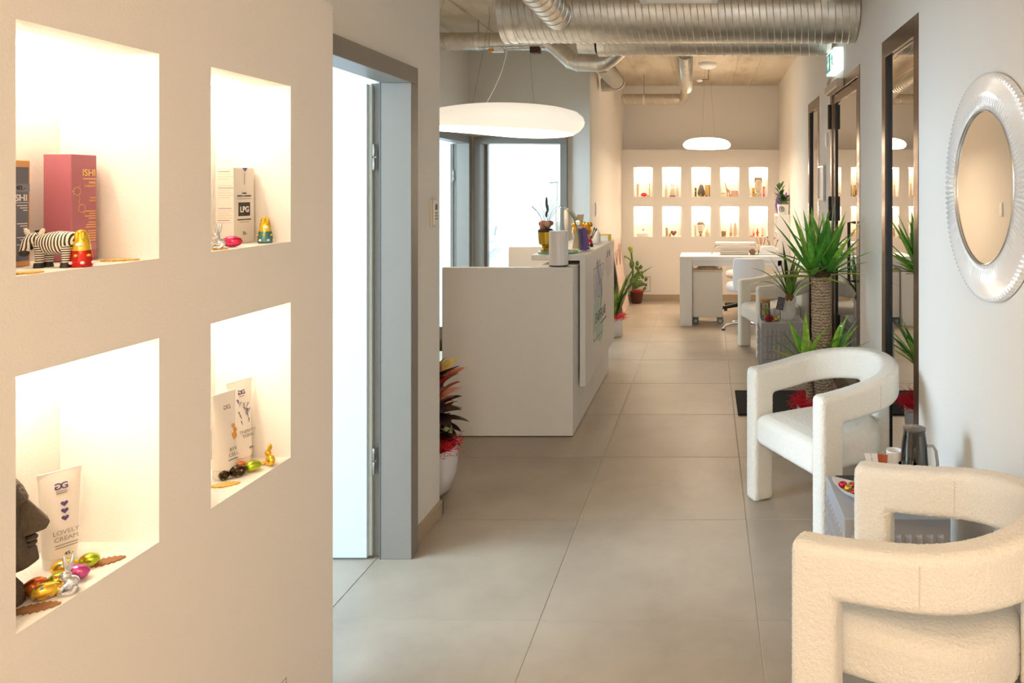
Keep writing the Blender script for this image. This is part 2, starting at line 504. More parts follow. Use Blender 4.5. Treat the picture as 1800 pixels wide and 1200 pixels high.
outer_window('window_4', 'white framed window of the office', 'y', -5.2, 4.6, 6.6, 0.75, 2.45)
outer_window('window_5', 'white framed window of the lounge room', 'y', -4.65, 8.1, 9.9, 0.75, 2.45)
outer_window('window_6', 'street window at the near end of the hall', 'x', -3.15, -0.85, 0.85, 0.3, 2.6)

# ---- steel door frames on the left
def steel_door_y(name, label, xface, thick, y0, y1, ztop, frame_w=0.072, leaf=True):
    """door in a wall along y; hinge on the far jamb, leaf open at right angles into the room on -x"""
    d = sempty(name, label, 'door')
    xf = xface + 0.036          # frame stands proud of the plaster
    xs = xf - 0.133             # end of the first reveal
    xb = xface - thick
    zi = ztop - frame_w
    fr = MB()
    fr.box(xs, xf, y1 - frame_w, y1, 0, zi)
    fr.box(xb, xs, y1 - frame_w + 0.026, y1, 0, zi)
    fr.box(xs, xf, y0, y0 + frame_w * 0.9, 0, zi)
    fr.box(xb, xs, y0, y0 + frame_w * 0.9 - 0.02, 0, zi)
    fr.box(xs, xf, y0, y1, zi, ztop)
    fr.box(xb, xs, y0, y1, zi + 0.026, ztop)
    fr.build('door_frame', FRAME_GREY, d, bevel=0.0025)
    gk = MB().box(xs - 0.004, xs + 0.001, y1 - frame_w - 0.0015, y1 - frame_w + 0.004, 0, zi)
    gk.build('seal', mat('grey_seal', (96, 98, 102), 0.6), d)
    if leaf:
        yl = y1 - frame_w - 0.004
        xr = xb - 0.002
        lf = MB().box(xr - 0.84, xr, yl, yl + 0.036, 0.008, zi - 0.006)
        lo = lf.build('door_leaf', mat('door_laminate', (214, 220, 228), 0.35), d, bevel=0.002)
        MB().box(xr, xr + 0.014, yl + 0.014, yl + 0.036, 0.012, zi - 0.01).build('leaf_rebate', mat('leaf_edge', (206, 214, 208), 0.5), lo)
        for hz in (0.36, 1.66):
            h_ = MB()
            h_.lathe([(0.004, 0), (0.0055, 0.002), (0.0055, 0.052), (0.004, 0.054)], 10, (xr + 0.026, yl + 0.008, hz))
            h_.lathe([(0.004, 0), (0.0055, 0.002), (0.0055, 0.052), (0.004, 0.054)], 10, (xr + 0.026, yl + 0.008, hz + 0.058))
            h_.box(xr + 0.024, xr + 0.034, yl + 0.013, yl + 0.018, hz, hz + 0.112)
            h_.build('hinge', STEEL, lo, smooth=True)
        hd = MB()
        for sgn, yy in ((-1, yl - 0.002), (1, yl + 0.038)):
            hd.tube([(xr - 0.79, yy, 1.04), (xr - 0.79, yy + sgn * 0.045, 1.04), (xr - 0.68, yy + sgn * 0.045, 1.04)], 0.009, 8)
        hd.build('handle', STEEL, lo, smooth=True)
    return d
steel_door_y('door_1', 'open white door in a grey steel frame beside the niche partition', XL, 0.15, 2.1762, 3.13, 2.106)
steel_door_y('door_2', 'open white door in a grey steel frame in the alcove side wall', -2.464, 0.15, 6.4202, 7.3698, 2.1175)
# frontal doorway of the lounge room (no leaf in sight)
d3 = sempty('door_3', 'grey steel doorway behind the reception opening to a bright room', 'doorway')
fr = MB(); x0, x1, zt, fw = -2.4048, -1.4472, 2.1178, 0.072
yf = 7.41 - 0.036
for (a, b_) in ((x0, x0 + fw), (x1 - fw, x1)):
    fr.box(a, b_, yf, 7.5, 0, zt - fw)
fr.box(x0, x0 + fw + 0.03, 7.5, 7.56, 0, zt - fw)
fr.box(x1 - fw + 0.02, x1, 7.5, 7.56, 0, zt - fw)
fr.box(x0, x1, yf, 7.56, zt - fw, zt)
fr.build('door_frame', FRAME_GREY, d3, bevel=0.0025)

# ---- bronze glazing on the right
def bronze_window(name, label, y0, y1, zt):
    w = sempty(name, label, 'window')
    f = 0.078; xg = XR + 0.016
    fr = MB()
    for (a, b_, c, d) in ((y0, y0+f, 0, zt), (y1-f, y1, 0, zt), (y0+f, y1-f, zt-0.1, zt), (y0+f, y1-f, 0, 0.09)):
        fr.box(XR - 0.004, XR + 0.014, a, b_, c, d)
    fr.build('window_frame', BRONZE, w, bevel=0.002)
    gk = MB()
    for (a, b_, c, d) in ((y0+f-0.012, y0+f, 0.06, zt-0.09), (y1-f, y1-f+0.012, 0.06, zt-0.09), (y0+f, y1-f, zt-0.1, zt-0.088), (y0+f, y1-f, 0.078, 0.09)):
        gk.box(XR + 0.0142, XR + 0.075, a, b_, c, d)
    for (a, b_) in ((y1 - f - 0.02, y1 - f), (y0 + f, y0 + f + 0.008)):
        gk.box(XR + 0.002, XR + 0.0175, a, b_, 0.09, zt - 0.1)
    gk.build('gasket', GASKET, w)
    MB().box(xg + 0.002, xg + 0.012, y0 + f, y1 - f, 0.09, zt - 0.1).build('pane', SOLAR_GLASS, w)
    return w
bronze_window('window_1', 'narrow bronze-framed glass panel beyond the exit door', *RW[1], WH)
bronze_window('window_2', 'narrow bronze-framed glass panel between the exit door and the mirror', *RW[0], WH)
dx = sempty('door_4', 'bronze-framed glass exit door under the green exit sign', 'door')
fr = MB(); y0, y1, zt, f = RD[0], RD[1], 2.414, 0.075
for (a, b_, c, d) in ((y0, y0+f, 0, zt), (y1-f, y1, 0, zt), (y0+f, y1-f, zt-f, zt)):
    fr.box(XR - 0.004, XR + 0.06, a, b_, c, d)
fr.build('door_frame', BRONZE, dx, bevel=0.002)
lf = MB(); g = 0.07; yy0, yy1, zz = y0 + f + 0.004, y1 - f - 0.004, zt - f - 0.004
for (a, b_, c, d) in ((yy0, yy0+g, 0.01, zz), (yy1-g, yy1, 0.01, zz), (yy0+g, yy1-g, zz-g, zz), (yy0+g, yy1-g, 0.01, 0.13)):
    lf.box(XR + 0.008, XR + 0.05, a, b_, c, d)
lo = lf.build('door_leaf', BRONZE, dx, bevel=0.002)
gk = MB()
for (a, b_, c, d) in ((yy0+g, yy0+g+0.012, 0.13, zz-g), (yy1-g-0.03, yy1-g, 0.13, zz-g)):
    gk.box(XR + 0.009, XR + 0.03, a, b_, c, d)
gk.build('gasket', GASKET, lo)
MB().box(XR + 0.020, XR + 0.028, yy0 + g, yy1 - g, 0.13, zz - g).build('pane', SOLAR_GLASS, lo)
for hz in (0.35, 1.32, 2.07):
    MB().box(XR - 0.028, XR - 0.005, y1 - f + 0.01, y1 - f + 0.055, hz, hz + 0.2).build('hinge', mat('dark_hinge', (38, 28, 24), 0.4, metal=0.4), dx, bevel=0.003)
cl = MB().box(XR - 0.06, XR - 0.005, 5.32, 5.86, zt - 0.075, zt - 0.01)
co = cl.build('door_closer', mat('closer_silver', (196, 184, 166), 0.35, metal=0.5), dx, bevel=0.004)
MB().obox((XR - 0.075, 5.55, zt + 0.0), (0.12, 1, 0), (1, -0.12, 0), EZ, 0.19, 0.012, 0.006).build('closer_arm', STEEL, co)
MB().tube([(XR - 0.004, y0 + f + 0.05, 0.95), (XR - 0.05, y0 + f + 0.05, 0.95), (XR - 0.05, y0 + f + 0.05, 1.35), (XR - 0.004, y0 + f + 0.05, 1.35)], 0.011, 10).build('pull_handle', mat('dark_handle', (60, 52, 46), 0.35, metal=0.8), lo, smooth=True)
# ------------------------------------------------------------------ lamps
LED = mat('led_strip', (255, 250, 240), 0.4, emit=(1.0, 0.86, 0.68), estr=54.0)
LED_FAR = mat('led_strip_far', (255, 250, 240), 0.4, emit=(1.0, 0.80, 0.59), estr=125.0)
def led(name, label, x0, x1, y0, y1, z, m_, grp):
    o = MB().box(x0, x1, y0, y1, z, z + 0.006).build(name, m_)
    return tag(o, label, 'light', grp)
names = {('A', 'U'): 'box and zebra', ('B', 'U'): 'white box and foil rabbit', ('A', 'L'): 'stone head', ('B', 'L'): 'two tubes'}
for key, ny, nz in (('A', NA, NU), ('A', NA, NL), ('B', NB_, NU), ('B', NB_, NL)):
    lv = 'U' if nz is NU else 'L'
    what = {'AU': 'niche of the purple box and zebra', 'AL': 'niche of the stone head', 'BU': 'niche of the tall white carton', 'BL': 'niche of the three cream tubes'}[key + lv]
    led('led_strip', 'slim lit strip under the top of the ' + what, -1.30, -1.288, ny[0] + 0.04, ny[1] - 0.045, nz[1] - 0.010, LED, 'niche strips of the near partition')
for k, (a, b_) in enumerate(NCX):
    for nz, lv in ((BU, 'upper'), (BL, 'lower')):
        led('led_strip', 'slim lit strip in the %s far niche of the %s' % (lv, {('upper',0):'red lips',('upper',1):'rabbit head bottle',('upper',2):'grey pear',('upper',3):'giraffe',('upper',4):'painted face vase',('lower',0):'speckled mound',('lower',1):'patterned heart',('lower',2):'head-shaped jar',('lower',3):'flower cube',('lower',4):'orange figurine'}[(lv, k)]),
            a + 0.03, b_ - 0.03, YB + 0.10, YB + 0.112, nz[1] - 0.010, LED_FAR, 'niche strips of the far partition')

GLOW_RIM = mat('opal_rim', (250, 244, 232), 0.45, emit=(1.0, 0.90, 0.75), estr=0.37)
GLOW_BOT = mat('opal_diffuser', (255, 252, 246), 0.4, emit=(1.0, 0.86, 0.66), estr=2.6)
GLOW_HOT = mat('opal_diffuser_far', (255, 252, 246), 0.4, emit=(1.0, 0.79, 0.56), estr=24.0)
GLOW_HOT_TOP = mat('opal_rim_far', (255, 252, 246), 0.4, emit=(1.0, 0.79, 0.56), estr=5.0)
WIRE = mat('thin_wire', (150, 146, 138), 0.4, metal=0.6)
def pebble(name, label, c, plan, thick, rim_m, bot_m, wires, grp, tfac=lambda x: 1.0, rows=None):
    """flat pebble pendant: plan = list of (x, y) outline points"""
    t = thing(name, label, 'pendant lamp', c, 0, grp)
    n = len(plan)
    cx = sum(p_[0] for p_ in plan) / n; cy = sum(p_[1] for p_ in plan) / n
    def ring(sc, z):
        return [(cx + (x - cx) * sc, cy + (y - cy) * sc, z * tfac(x)) for x, y in plan]
    h = thick / 2
    rows = [(a, h * b_) for a, b_ in rows] if rows else [(0.90, -h * 0.90), (0.955, -h * 0.62), (0.99, -h * 0.25), (1.0, 0.05 * h), (0.985, h * 0.4), (0.94, h * 0.72), (0.84, h * 0.93), (0.6, h * 1.0), (0.25, h * 0.97)]
    mb = MB(); vs_, fs = [], []
    for sc, z in rows: vs_ += ring(sc, z)
    for j in range(len(rows) - 1):
        for i in range(n):
            i2 = (i+1) % n
            fs.append((j*n+i, j*n+i2, (j+1)*n+i2, (j+1)*n+i))
    fs.append(tuple((len(rows)-1)*n + i for i in range(n)))
    mb.add(vs_, fs); mb.build('shade', rim_m, t, smooth=True, angle=60)
    mb = MB(); vs_, fs = [], []
    rows2 = [(0.90, -h * 0.90), (0.86, -h * 0.97), (0.7, -h * 1.0), (0.4, -h * 0.98), (0.15, -h * 0.97)]
    for sc, z in rows2: vs_ += ring(sc, z)
    for j in range(len(rows2) - 1):
        for i in range(n):
            i2 = (i+1) % n
            fs.append((j*n+i, (j+1)*n+i, (j+1)*n+i2, j*n+i2))
    fs.append(tuple((len(rows2)-1)*n + i for i in range(n-1, -1, -1)))
    mb.add(vs_, fs); mb.build('diffuser', bot_m, t, smooth=True, angle=60)
    for (a, b_, rr) in wires:
        a = Vector(a); b_ = Vector(b_)
        path = [a.lerp(b_, k / 8) + Vector((0, 0, 0)) for k in range(9)]
        if rr > 0.003:
            path = [p_ + Vector((0.10 * math.sin(k / 8 * PI), 0, 0)) for k, p_ in enumerate(path)]
        MB().tube([tuple(p_) for p_ in path], rr, 6).build('cable', WIRE if rr < 0.003 else WHITE_PAINT, t)
    return t
# outline: big lobe at the right, narrower lobe at the left
plan = []
for k in range(64):
    a = 2 * PI * k / 64
    ca, sa = math.cos(a), math.sin(a)
    x = 0.78 * math.copysign(abs(ca) ** 0.9, ca)
    sg_ = 1 / (1 + math.exp((x + 0.16) * 7))
    wy = 0.61 - 0.44 * sg_
    plan.append((x, wy * math.copysign(abs(sa) ** 0.92, sa) - 0.10 * sg_))
L1 = pebble('pendant_lamp', 'large flat pebble-shaped lamp hanging over the reception counter', (-1.695, 5.28, 2.075), plan, 0.15,
            GLOW_RIM, GLOW_BOT, [((-0.05, 0, 0.06), (0.12, 0.05, 1.0), 0.0012), ((0.42, 0, 0.06), (0.34, 0.05, 0.95), 0.0012), ((0.02, 0.0, 0.06), (0.18, 0.05, 0.9), 0.0032), ((-0.45, 0, 0.05), (-0.25, 0.05, 1.0), 0.0012)], 'pebble pendant lamps',
            lambda x: 0.8 + 0.5 / (1 + math.exp(-(x - 0.05) * 6)))
plan2 = [(0.283 * math.cos(2*PI*k/40), 0.26 * math.sin(2*PI*k/40)) for k in range(40)]
L2 = pebble('pendant_lamp', 'small glowing pebble-shaped lamp hanging over the white nail desk', (-0.01, 8.55, 2.125), plan2, 0.13,
            GLOW_HOT_TOP, GLOW_HOT, [((-0.06, 0, 0.05), (-0.02, 0, 0.93), 0.0012), ((0.1, 0, 0.05), (0.03, 0, 0.93), 0.0012)], 'pebble pendant lamps',
            rows=[(0.90, -0.90), (0.97, -0.72), (1.0, -0.35), (0.98, 0.0), (0.9, 0.36), (0.76, 0.64), (0.55, 0.86), (0.3, 0.97), (0.1, 1.0)])
MB().lathe([(0.0, 0.885), (0.06, 0.89), (0.1, 0.91), (0.112, 0.93), (0.112, 0.9545)], 28, (0.01, 0, 0)).build('canopy', WHITE_PAINT, L2, smooth=True)
plan3 = [(0.5 * math.cos(2*PI*k/48), 0.42 * math.sin(2*PI*k/48)) for k in range(48)]
L3 = pebble('pendant_lamp', 'round glowing pebble lamp hanging over the waiting chairs at the street end', (-0.1, -0.75, 2.45), plan3, 0.14,
            mat('opal_rim_near', (250, 244, 232), 0.45, emit=(1.0, 0.72, 0.45), estr=7.5), mat('opal_diffuser_near', (255, 250, 240), 0.4, emit=(1.0, 0.72, 0.45), estr=16.0), [((-0.2, 0, 0.05), (-0.05, 0, 0.62), 0.0012), ((0.2, 0, 0.05), (0.05, 0, 0.62), 0.0012)], 'pebble pendant lamps')

# emergency exit sign above the glass door
ex = thing('exit_sign', 'lit green and white running-man exit sign above the glass door', 'sign', (XR, 5.54, 2.56))
MB().box(-0.07, -0.002, -0.17, 0.17, -0.085, 0.085).build('housing', mat('sign_lit_white', (250, 255, 253), 0.4, emit=(0.86, 1.0, 0.97), estr=0.6), ex, bevel=0.004)
GREEN = mat('sign_green', (70, 160, 140), 0.5, emit=(0.12, 0.45, 0.36), estr=0.25)
SIGNW = mat('sign_white', (250, 255, 252), 0.5, emit=(0.86, 1.0, 0.95), estr=0.7)
MB().box(-0.0715, -0.070, 0.0, 0.158, -0.07, 0.07).build('arrow_panel', GREEN, ex)
ar = MB().prism([(-0.012, 0.055), (0.012, 0.055), (0.012, 0.0), (0.04, 0.0), (0.0, -0.055), (-0.04, 0.0), (-0.012, 0.0)], (-0.0718, 0.08, 0), -EY, EZ, 0.001)
ar.build('arrow', SIGNW, ex)
fr = MB()
for (a, b_, c, d) in ((-0.15, -0.008, 0.066, 0.07), (-0.15, -0.008, -0.07, -0.066), (-0.15, -0.146, -0.07, 0.07), (-0.012, -0.008, -0.07, 0.07)):
    fr.box(-0.0712, -0.070, a, b_, c, d)
fr.build('door_outline', GREEN, ex)
man = MB()
def limb(pts, w):
    for (p_, q_) in zip(pts[:-1], pts[1:]):
        p_ = Vector((-0.0708, *p_)); q_ = Vector((-0.0708, *q_)); d = (q_ - p_)
        man.obox((p_ + q_) / 2, d, EX.cross(d), EX, d.length / 2 + w * 0.3, w / 2, 0.0006)
limb([(-0.075, 0.035), (-0.085, -0.005)], 0.022)
limb([(-0.08, 0.03), (-0.055, 0.012), (-0.04, 0.02)], 0.009)
limb([(-0.08, 0.03), (-0.108, 0.022), (-0.112, 0.0)], 0.009)
limb([(-0.084, -0.005), (-0.06, -0.02), (-0.062, -0.05)], 0.011)
limb([(-0.088, -0.005), (-0.1, -0.032), (-0.128, -0.036)], 0.011)
man.ell((-0.0708, -0.07, 0.051), 0.0008, 0.009, 0.009, 10, 6)
man.build('running_man', GREEN, ex)

# suspended flat panel fitting near the camera
pn = thing('ceiling_panel', 'flat white panel fitting hanging below the big duct', 'light fitting', (-0.15, 3.2, 2.555))
MB().box(-0.205, 0.205, -0.58, 0.58, 0.0, 0.06).build('panel_body', mat('panel_white', (226, 222, 214), 0.5), pn, bevel=0.006)
MB().box(-0.17, 0.17, -0.54, 0.54, -0.003, 0.001).build('panel_cover', mat('panel_cover', (240, 238, 232), 0.4), pn)
for sx in (-0.15, 0.15):
    for sy in (-0.45, 0.45):
        MB().tube([(sx, sy, 0.06), (sx, sy, ZC - 2.555)], 0.0015, 6).build('hanger_wire', WIRE, pn)

# ------------------------------------------------------------------ ventilation ducts
def helix(path0, axis, length, R, pitch, starts, w=0.0035, h=0.0045, seg=28):
    """raised spiral seam on a straight duct"""
    p0 = Vector(path0); ax = Vector(axis).normalized()
    up = EZ if abs(ax.z) < 0.9 else EX
    u = (up - ax * up.dot(ax)).normalized(); v = ax.cross(u)
    mb = MB()
    for st in range(starts):
        turns = length / pitch
        n = int(turns * seg)
        vs_, fs = [], []
        for i in range(n + 1):
            t_ = i / seg
            a = 2 * PI * (t_ + st / starts)
            d = u * math.cos(a) + v * math.sin(a)
            c = p0 + ax * (t_ * pitch)
            vs_ += [c + d * R - ax * w, c + d * (R + h), c + d * R + ax * w]
        for i in range(n):
            for k in range(2):
                fs.append((i*3+k, i*3+k+1, (i+1)*3+k+1, (i+1)*3+k))
        mb.add(vs_, fs)
    return mb
def clamp(R, c, ax, parent, w=0.02, t=0.006):
    c = Vector(c); ax = Vector(ax).normalized()
    o = MB().tube([c - ax * w, c + ax * w], R + t, 32).build('clamp', GALV2, parent, smooth=True)
    return o
def rod(x, y, z0, parent, top=ZC):
    return MB().tube([(x, y, z0), (x, y, top)], 0.004, 6).build('hanger_rod', STEEL, parent)
# big duct across the hall
R1 = 0.207; c1 = (-1.40, 4.94, 2.795)
du = thing('duct', 'wide spiral air duct spanning the hall below the ceiling', 'duct', c1)
MB().tube([(0, 0, 0), (2.41, 0, 0)], R1, 48).build('duct_body', GALV, du, smooth=True)
helix((0.06, 0, 0), EX, 2.34, R1, 0.137, 3).build('spiral_seam', GALV2, du, smooth=True, fix=False)
MB().tube([(-0.006, 0, 0), (0.0, 0, 0), (0.035, 0, 0)], [R1 * 0.97, R1 + 0.008, R1 + 0.006], 48).build('end_cap', GALV, du, smooth=True)
clamp(R1, (0.075, 0, 0), EX, du); clamp(R1, (2.22, 0, 0), EX, du)
for xx in (0.075, 2.22):
    MB().box(xx - 0.016, xx + 0.016, -R1 - 0.03, -R1 - 0.004, 0.05, 0.08).build('clamp_lug', STEEL, du, bevel=0.003)
    rod(xx, 0, R1, du, ZC - c1[2])
# branch entering the big duct from the camera side
br = MB().tube([(-0.02, -2.4, 0.02), (0, 0, 0)], 0.098, 32).build('branch_pipe', GALV, du, smooth=True, loc=Vector((-1.0, 4.78, 2.735)) - Vector(c1))
helix((-0.02, -2.4, 0.02), (0.02, 2.4, -0.02), 2.36, 0.098, 0.11, 1).build('spiral_seam', GALV2, br, smooth=True, fix=False)
br2 = MB().tube([(0.0, -1.6, 0.05), (0, 0.0, 0.0), (0, 0.25, -0.0)], [0.085, 0.085, 0.085], 28).build('branch_pipe', GALV, du, smooth=True, loc=Vector((0.80, 4.55, 2.90)) - Vector(c1))
helix((0.0, -1.6, 0.05), (0, 1.6, -0.05), 1.55, 0.085, 0.11, 1).build('spiral_seam', GALV2, br2, smooth=True, fix=False)
# second, narrower duct right behind the big one
R2 = 0.125; Y2 = 5.75; Z2 = 1.58 + (332 - 98) / F * Y2 + R2
x20, x21 = (1052 - VX) / F * Y2, (1458 - VX) / F * Y2
d2 = thing('duct', 'medium spiral air duct running behind and below the wide duct', 'duct', (x20, Y2, Z2))
MB().tube([(0, 0, 0), (x21 - x20, 0, 0)], R2, 40).build('duct_body', GALV, d2, smooth=True)
helix((0.05, 0, 0), EX, x21 - x20 - 0.08, R2, 0.137, 2, 0.003, 0.004).build('spiral_seam', GALV2, d2, smooth=True, fix=False)
clamp(R2, (0.03, 0, 0), EX, d2, 0.03); clamp(R2, (x21 - x20 - 0.09, 0, 0), EX, d2, 0.015); clamp(R2, (1.32, 0, 0), EX, d2, 0.006, 0.004)
MB().tube([(-0.02, 0, 0), (-0.16, 0, 0.0)], [0.11, 0.105], 32).build('coupling', GALV, d2, smooth=True)
MB().tube([(-0.06, -0.12, 0.03), (-0.06, -0.42, 0.14), (-0.06, -0.6, 0.16)], 0.075, 24).build('branch_stub', GALV, d2, smooth=True)
for xx in (0.25, 1.6): rod(xx, 0, R2, d2, ZC - Z2)
# long thin duct from the alcove, dipping below the others
def px(x, y, Y): return at(x, y, Y)
Y3 = 6.35
pts = [px(700, 73, Y3), px(955, 73, Y3), px(968, 76, Y3), px(980, 84, Y3), px(993, 97, Y3), px(1004, 106, Y3), px(1014, 110, Y3), px(1050, 111, Y3), px(1062, 109, Y3), px(1071, 103, Y3), px(1092, 84, Y3), px(1110, 66, Y3)]
base = pts[0].copy()
d3d = thing('duct', 'slim duct from the alcove that dips under the medium duct', 'duct', base)
loc = [p_ - base for p_ in pts]
rr_ = 0.078
MB().tube(loc, rr_, 32).build('duct_body', GALV, d3d, smooth=True)
helix(loc[0], EX, (loc[1] - loc[0]).length, rr_, 0.13, 1, 0.003, 0.0035).build('spiral_seam', GALV2, d3d, smooth=True, fix=False)
for q in (5, 8):
    t_ = (loc[q + 1] - loc[q - 1]).normalized() if q + 1 < len(loc) else EX
    clamp(rr_, loc[q], t_, d3d, 0.012, 0.003)
clamp(rr_, loc[6] + Vector((0.006, 0, 0)), EX, d3d, 0.006, 0.004); clamp(rr_, loc[7], EX, d3d, 0.006, 0.004)
hk = px(841, 73, Y3) - base
clamp(rr_, hk, EX, d3d, 0.014); MB().tube([hk + Vector((0, 0, rr_)), hk + Vector((0, 0, ZC - base.z))], 0.004, 6).build('hanger_rod', STEEL, d3d)
# pipe running along the corridor wall, ending in a white fitting
a = px(1058, 113, 6.7); b_ = px(1083, 143, 7.9)
d4 = thing('duct', 'short ribbed pipe with a dark ring above the corridor corner', 'duct', a)
MB().tube([(0, 0, 0), b_ - a], 0.085, 28).build('duct_body', mat('pale_flex', (206, 196, 182), 0.45, metal=0.4), d4, smooth=True)
helix((0, 0, 0), b_ - a, (b_ - a).length, 0.085, 0.07, 1, 0.004, 0.004).build('spiral_seam', MATS['pale_flex'], d4, smooth=True, fix=False)
MB().tube([(b_ - a) * 0.97, (b_ - a) * 0.985], 0.091, 28).build('rubber_ring', BLACK, d4, smooth=True)
MB().tube([(b_ - a) * 0.985, (b_ - a) * 1.06, (b_ - a) * 1.10], [0.088, 0.092, 0.085], 28).build('elbow', mat('pale_elbow', (198, 188, 172), 0.5), d4, smooth=True)
e_ = (b_ - a) * 1.06
MB().tube([e_ + Vector((0, 0, -0.02)), e_ + Vector((-0.17, 0, -0.03))], 0.075, 24).build('wall_collar', MATS['pale_elbow'], d4, smooth=True)
# far duct : comes along the ceiling then turns to the left wall
A0 = px(1203, 60, 6.1); 
A = [px(1204, 92, 6.35), px(1206, 130, 7.9), px(1207, 155, 8.85), px(1204, 168, 9.25), px(1196, 174, 9.4), px(1093, 174, 9.4)]
d5 = thing('duct', 'slim far duct turning sideways above the small glowing lamp', 'duct', A[0])
lo_ = [p_ - A[0] for p_ in A]
MB().tube(lo_, 0.055 + 0.012, 28).build('duct_body', mat('duct_far', (196, 186, 168), 0.4, metal=0.7), d5, smooth=True)
helix(lo_[0], lo_[2] - lo_[0], (lo_[2] - lo_[0]).length, 0.067, 0.1, 1, 0.003, 0.0035).build('spiral_seam', GALV2, d5, smooth=True, fix=False)
helix(lo_[5], lo_[4] - lo_[5], (lo_[4] - lo_[5]).length * 0.93, 0.067, 0.13, 1, 0.003, 0.003).build('spiral_seam', GALV2, d5, smooth=True, fix=False)
clamp(0.067, lo_[2], lo_[2] - lo_[1], d5, 0.006, 0.004)
hk = px(1132, 174, 9.4) - A[0]
clamp(0.067, hk, EX, d5, 0.012); MB().tube([hk, hk + Vector((0, 0, ZC - 0.0 - (A[0] + hk).z))], 0.004, 6).build('hanger_rod', STEEL, d5)

# small ceiling devices
sd = thing('smoke_detector', 'little white sensor on a bent conduit beyond the small lamp canopy', 'detector', (0.015, 8.75, ZC))
MB().box(-0.012, 0.0, 0.0, 0.5, -0.04, -0.03).box(-0.012, 0.0, 0.4, 0.41, -0.1, -0.03).box(-0.1, 0.0, 0.4, 0.41, -0.11, -0.1).build('conduit', mat('conduit_grey', (130, 110, 92), 0.5), sd)
MB().ell((-0.12, 0.405, -0.115), 0.04, 0.04, 0.02).build('sensor', WHITE_PAINT, sd, smooth=True)
ct = thing('cable_tray', 'thin wire cable tray with connectors above the large pebble lamp', 'cable tray', at(860, 92, 5.9))
tr = MB()
for yy in (-0.05, 0.05):
    tr.tube([(-0.05, yy, 0.03), (0.45, yy, 0.05)], 0.003, 6)
for k in range(7):
    x_ = -0.05 + k * 0.083
    tr.tube([(x_, -0.05, 0.035), (x_, 0.05, 0.035)], 0.0025, 6)
tr.build('wire_basket', STEEL, ct)
for x_ in (0.0, 0.4):
    MB().tube([(x_, 0, 0.035), (x_, 0, ZC - at(860, 92, 5.9).z)], 0.002, 6).build('hanger_wire', STEEL, ct)
MB().box(0.34, 0.42, -0.03, 0.03, -0.01, 0.045).build('plug', mat('plug_dark', (70, 46, 38), 0.5), ct, bevel=0.005)
MB().box(0.02, 0.12, -0.025, 0.025, 0.0, 0.03).build('connector', WHITE_PAINT, ct, bevel=0.004)
MB().box(0.0, 0.045, -0.027, 0.0, 0.002, 0.028).build('orange_clip', mat('orange_clip', (220, 150, 70), 0.5), ct, bevel=0.003)
# ------------------------------------------------------------------ boucle armchairs
tex = bpy.data.textures.new('boucle_loops', 'CLOUDS'); tex.noise_scale = 0.006; tex.noise_depth = 0
def boucle_mods(o, voxel, strength, bev):
    b_ = o.modifiers.new('bevel', 'BEVEL'); b_.width = bev; b_.segments = 5; b_.limit_method = 'ANGLE'; b_.angle_limit = math.radians(38)
    r = o.modifiers.new('remesh', 'REMESH'); r.mode = 'VOXEL'; r.voxel_size = voxel; r.use_smooth_shade = True
    s_ = o.modifiers.new('smooth', 'SMOOTH'); s_.iterations = 2; s_.factor = 0.5
    d = o.modifiers.new('loops', 'DISPLACE'); d.texture = tex; d.strength = strength; d.mid_level = 0.5; d.texture_coords = 'LOCAL'

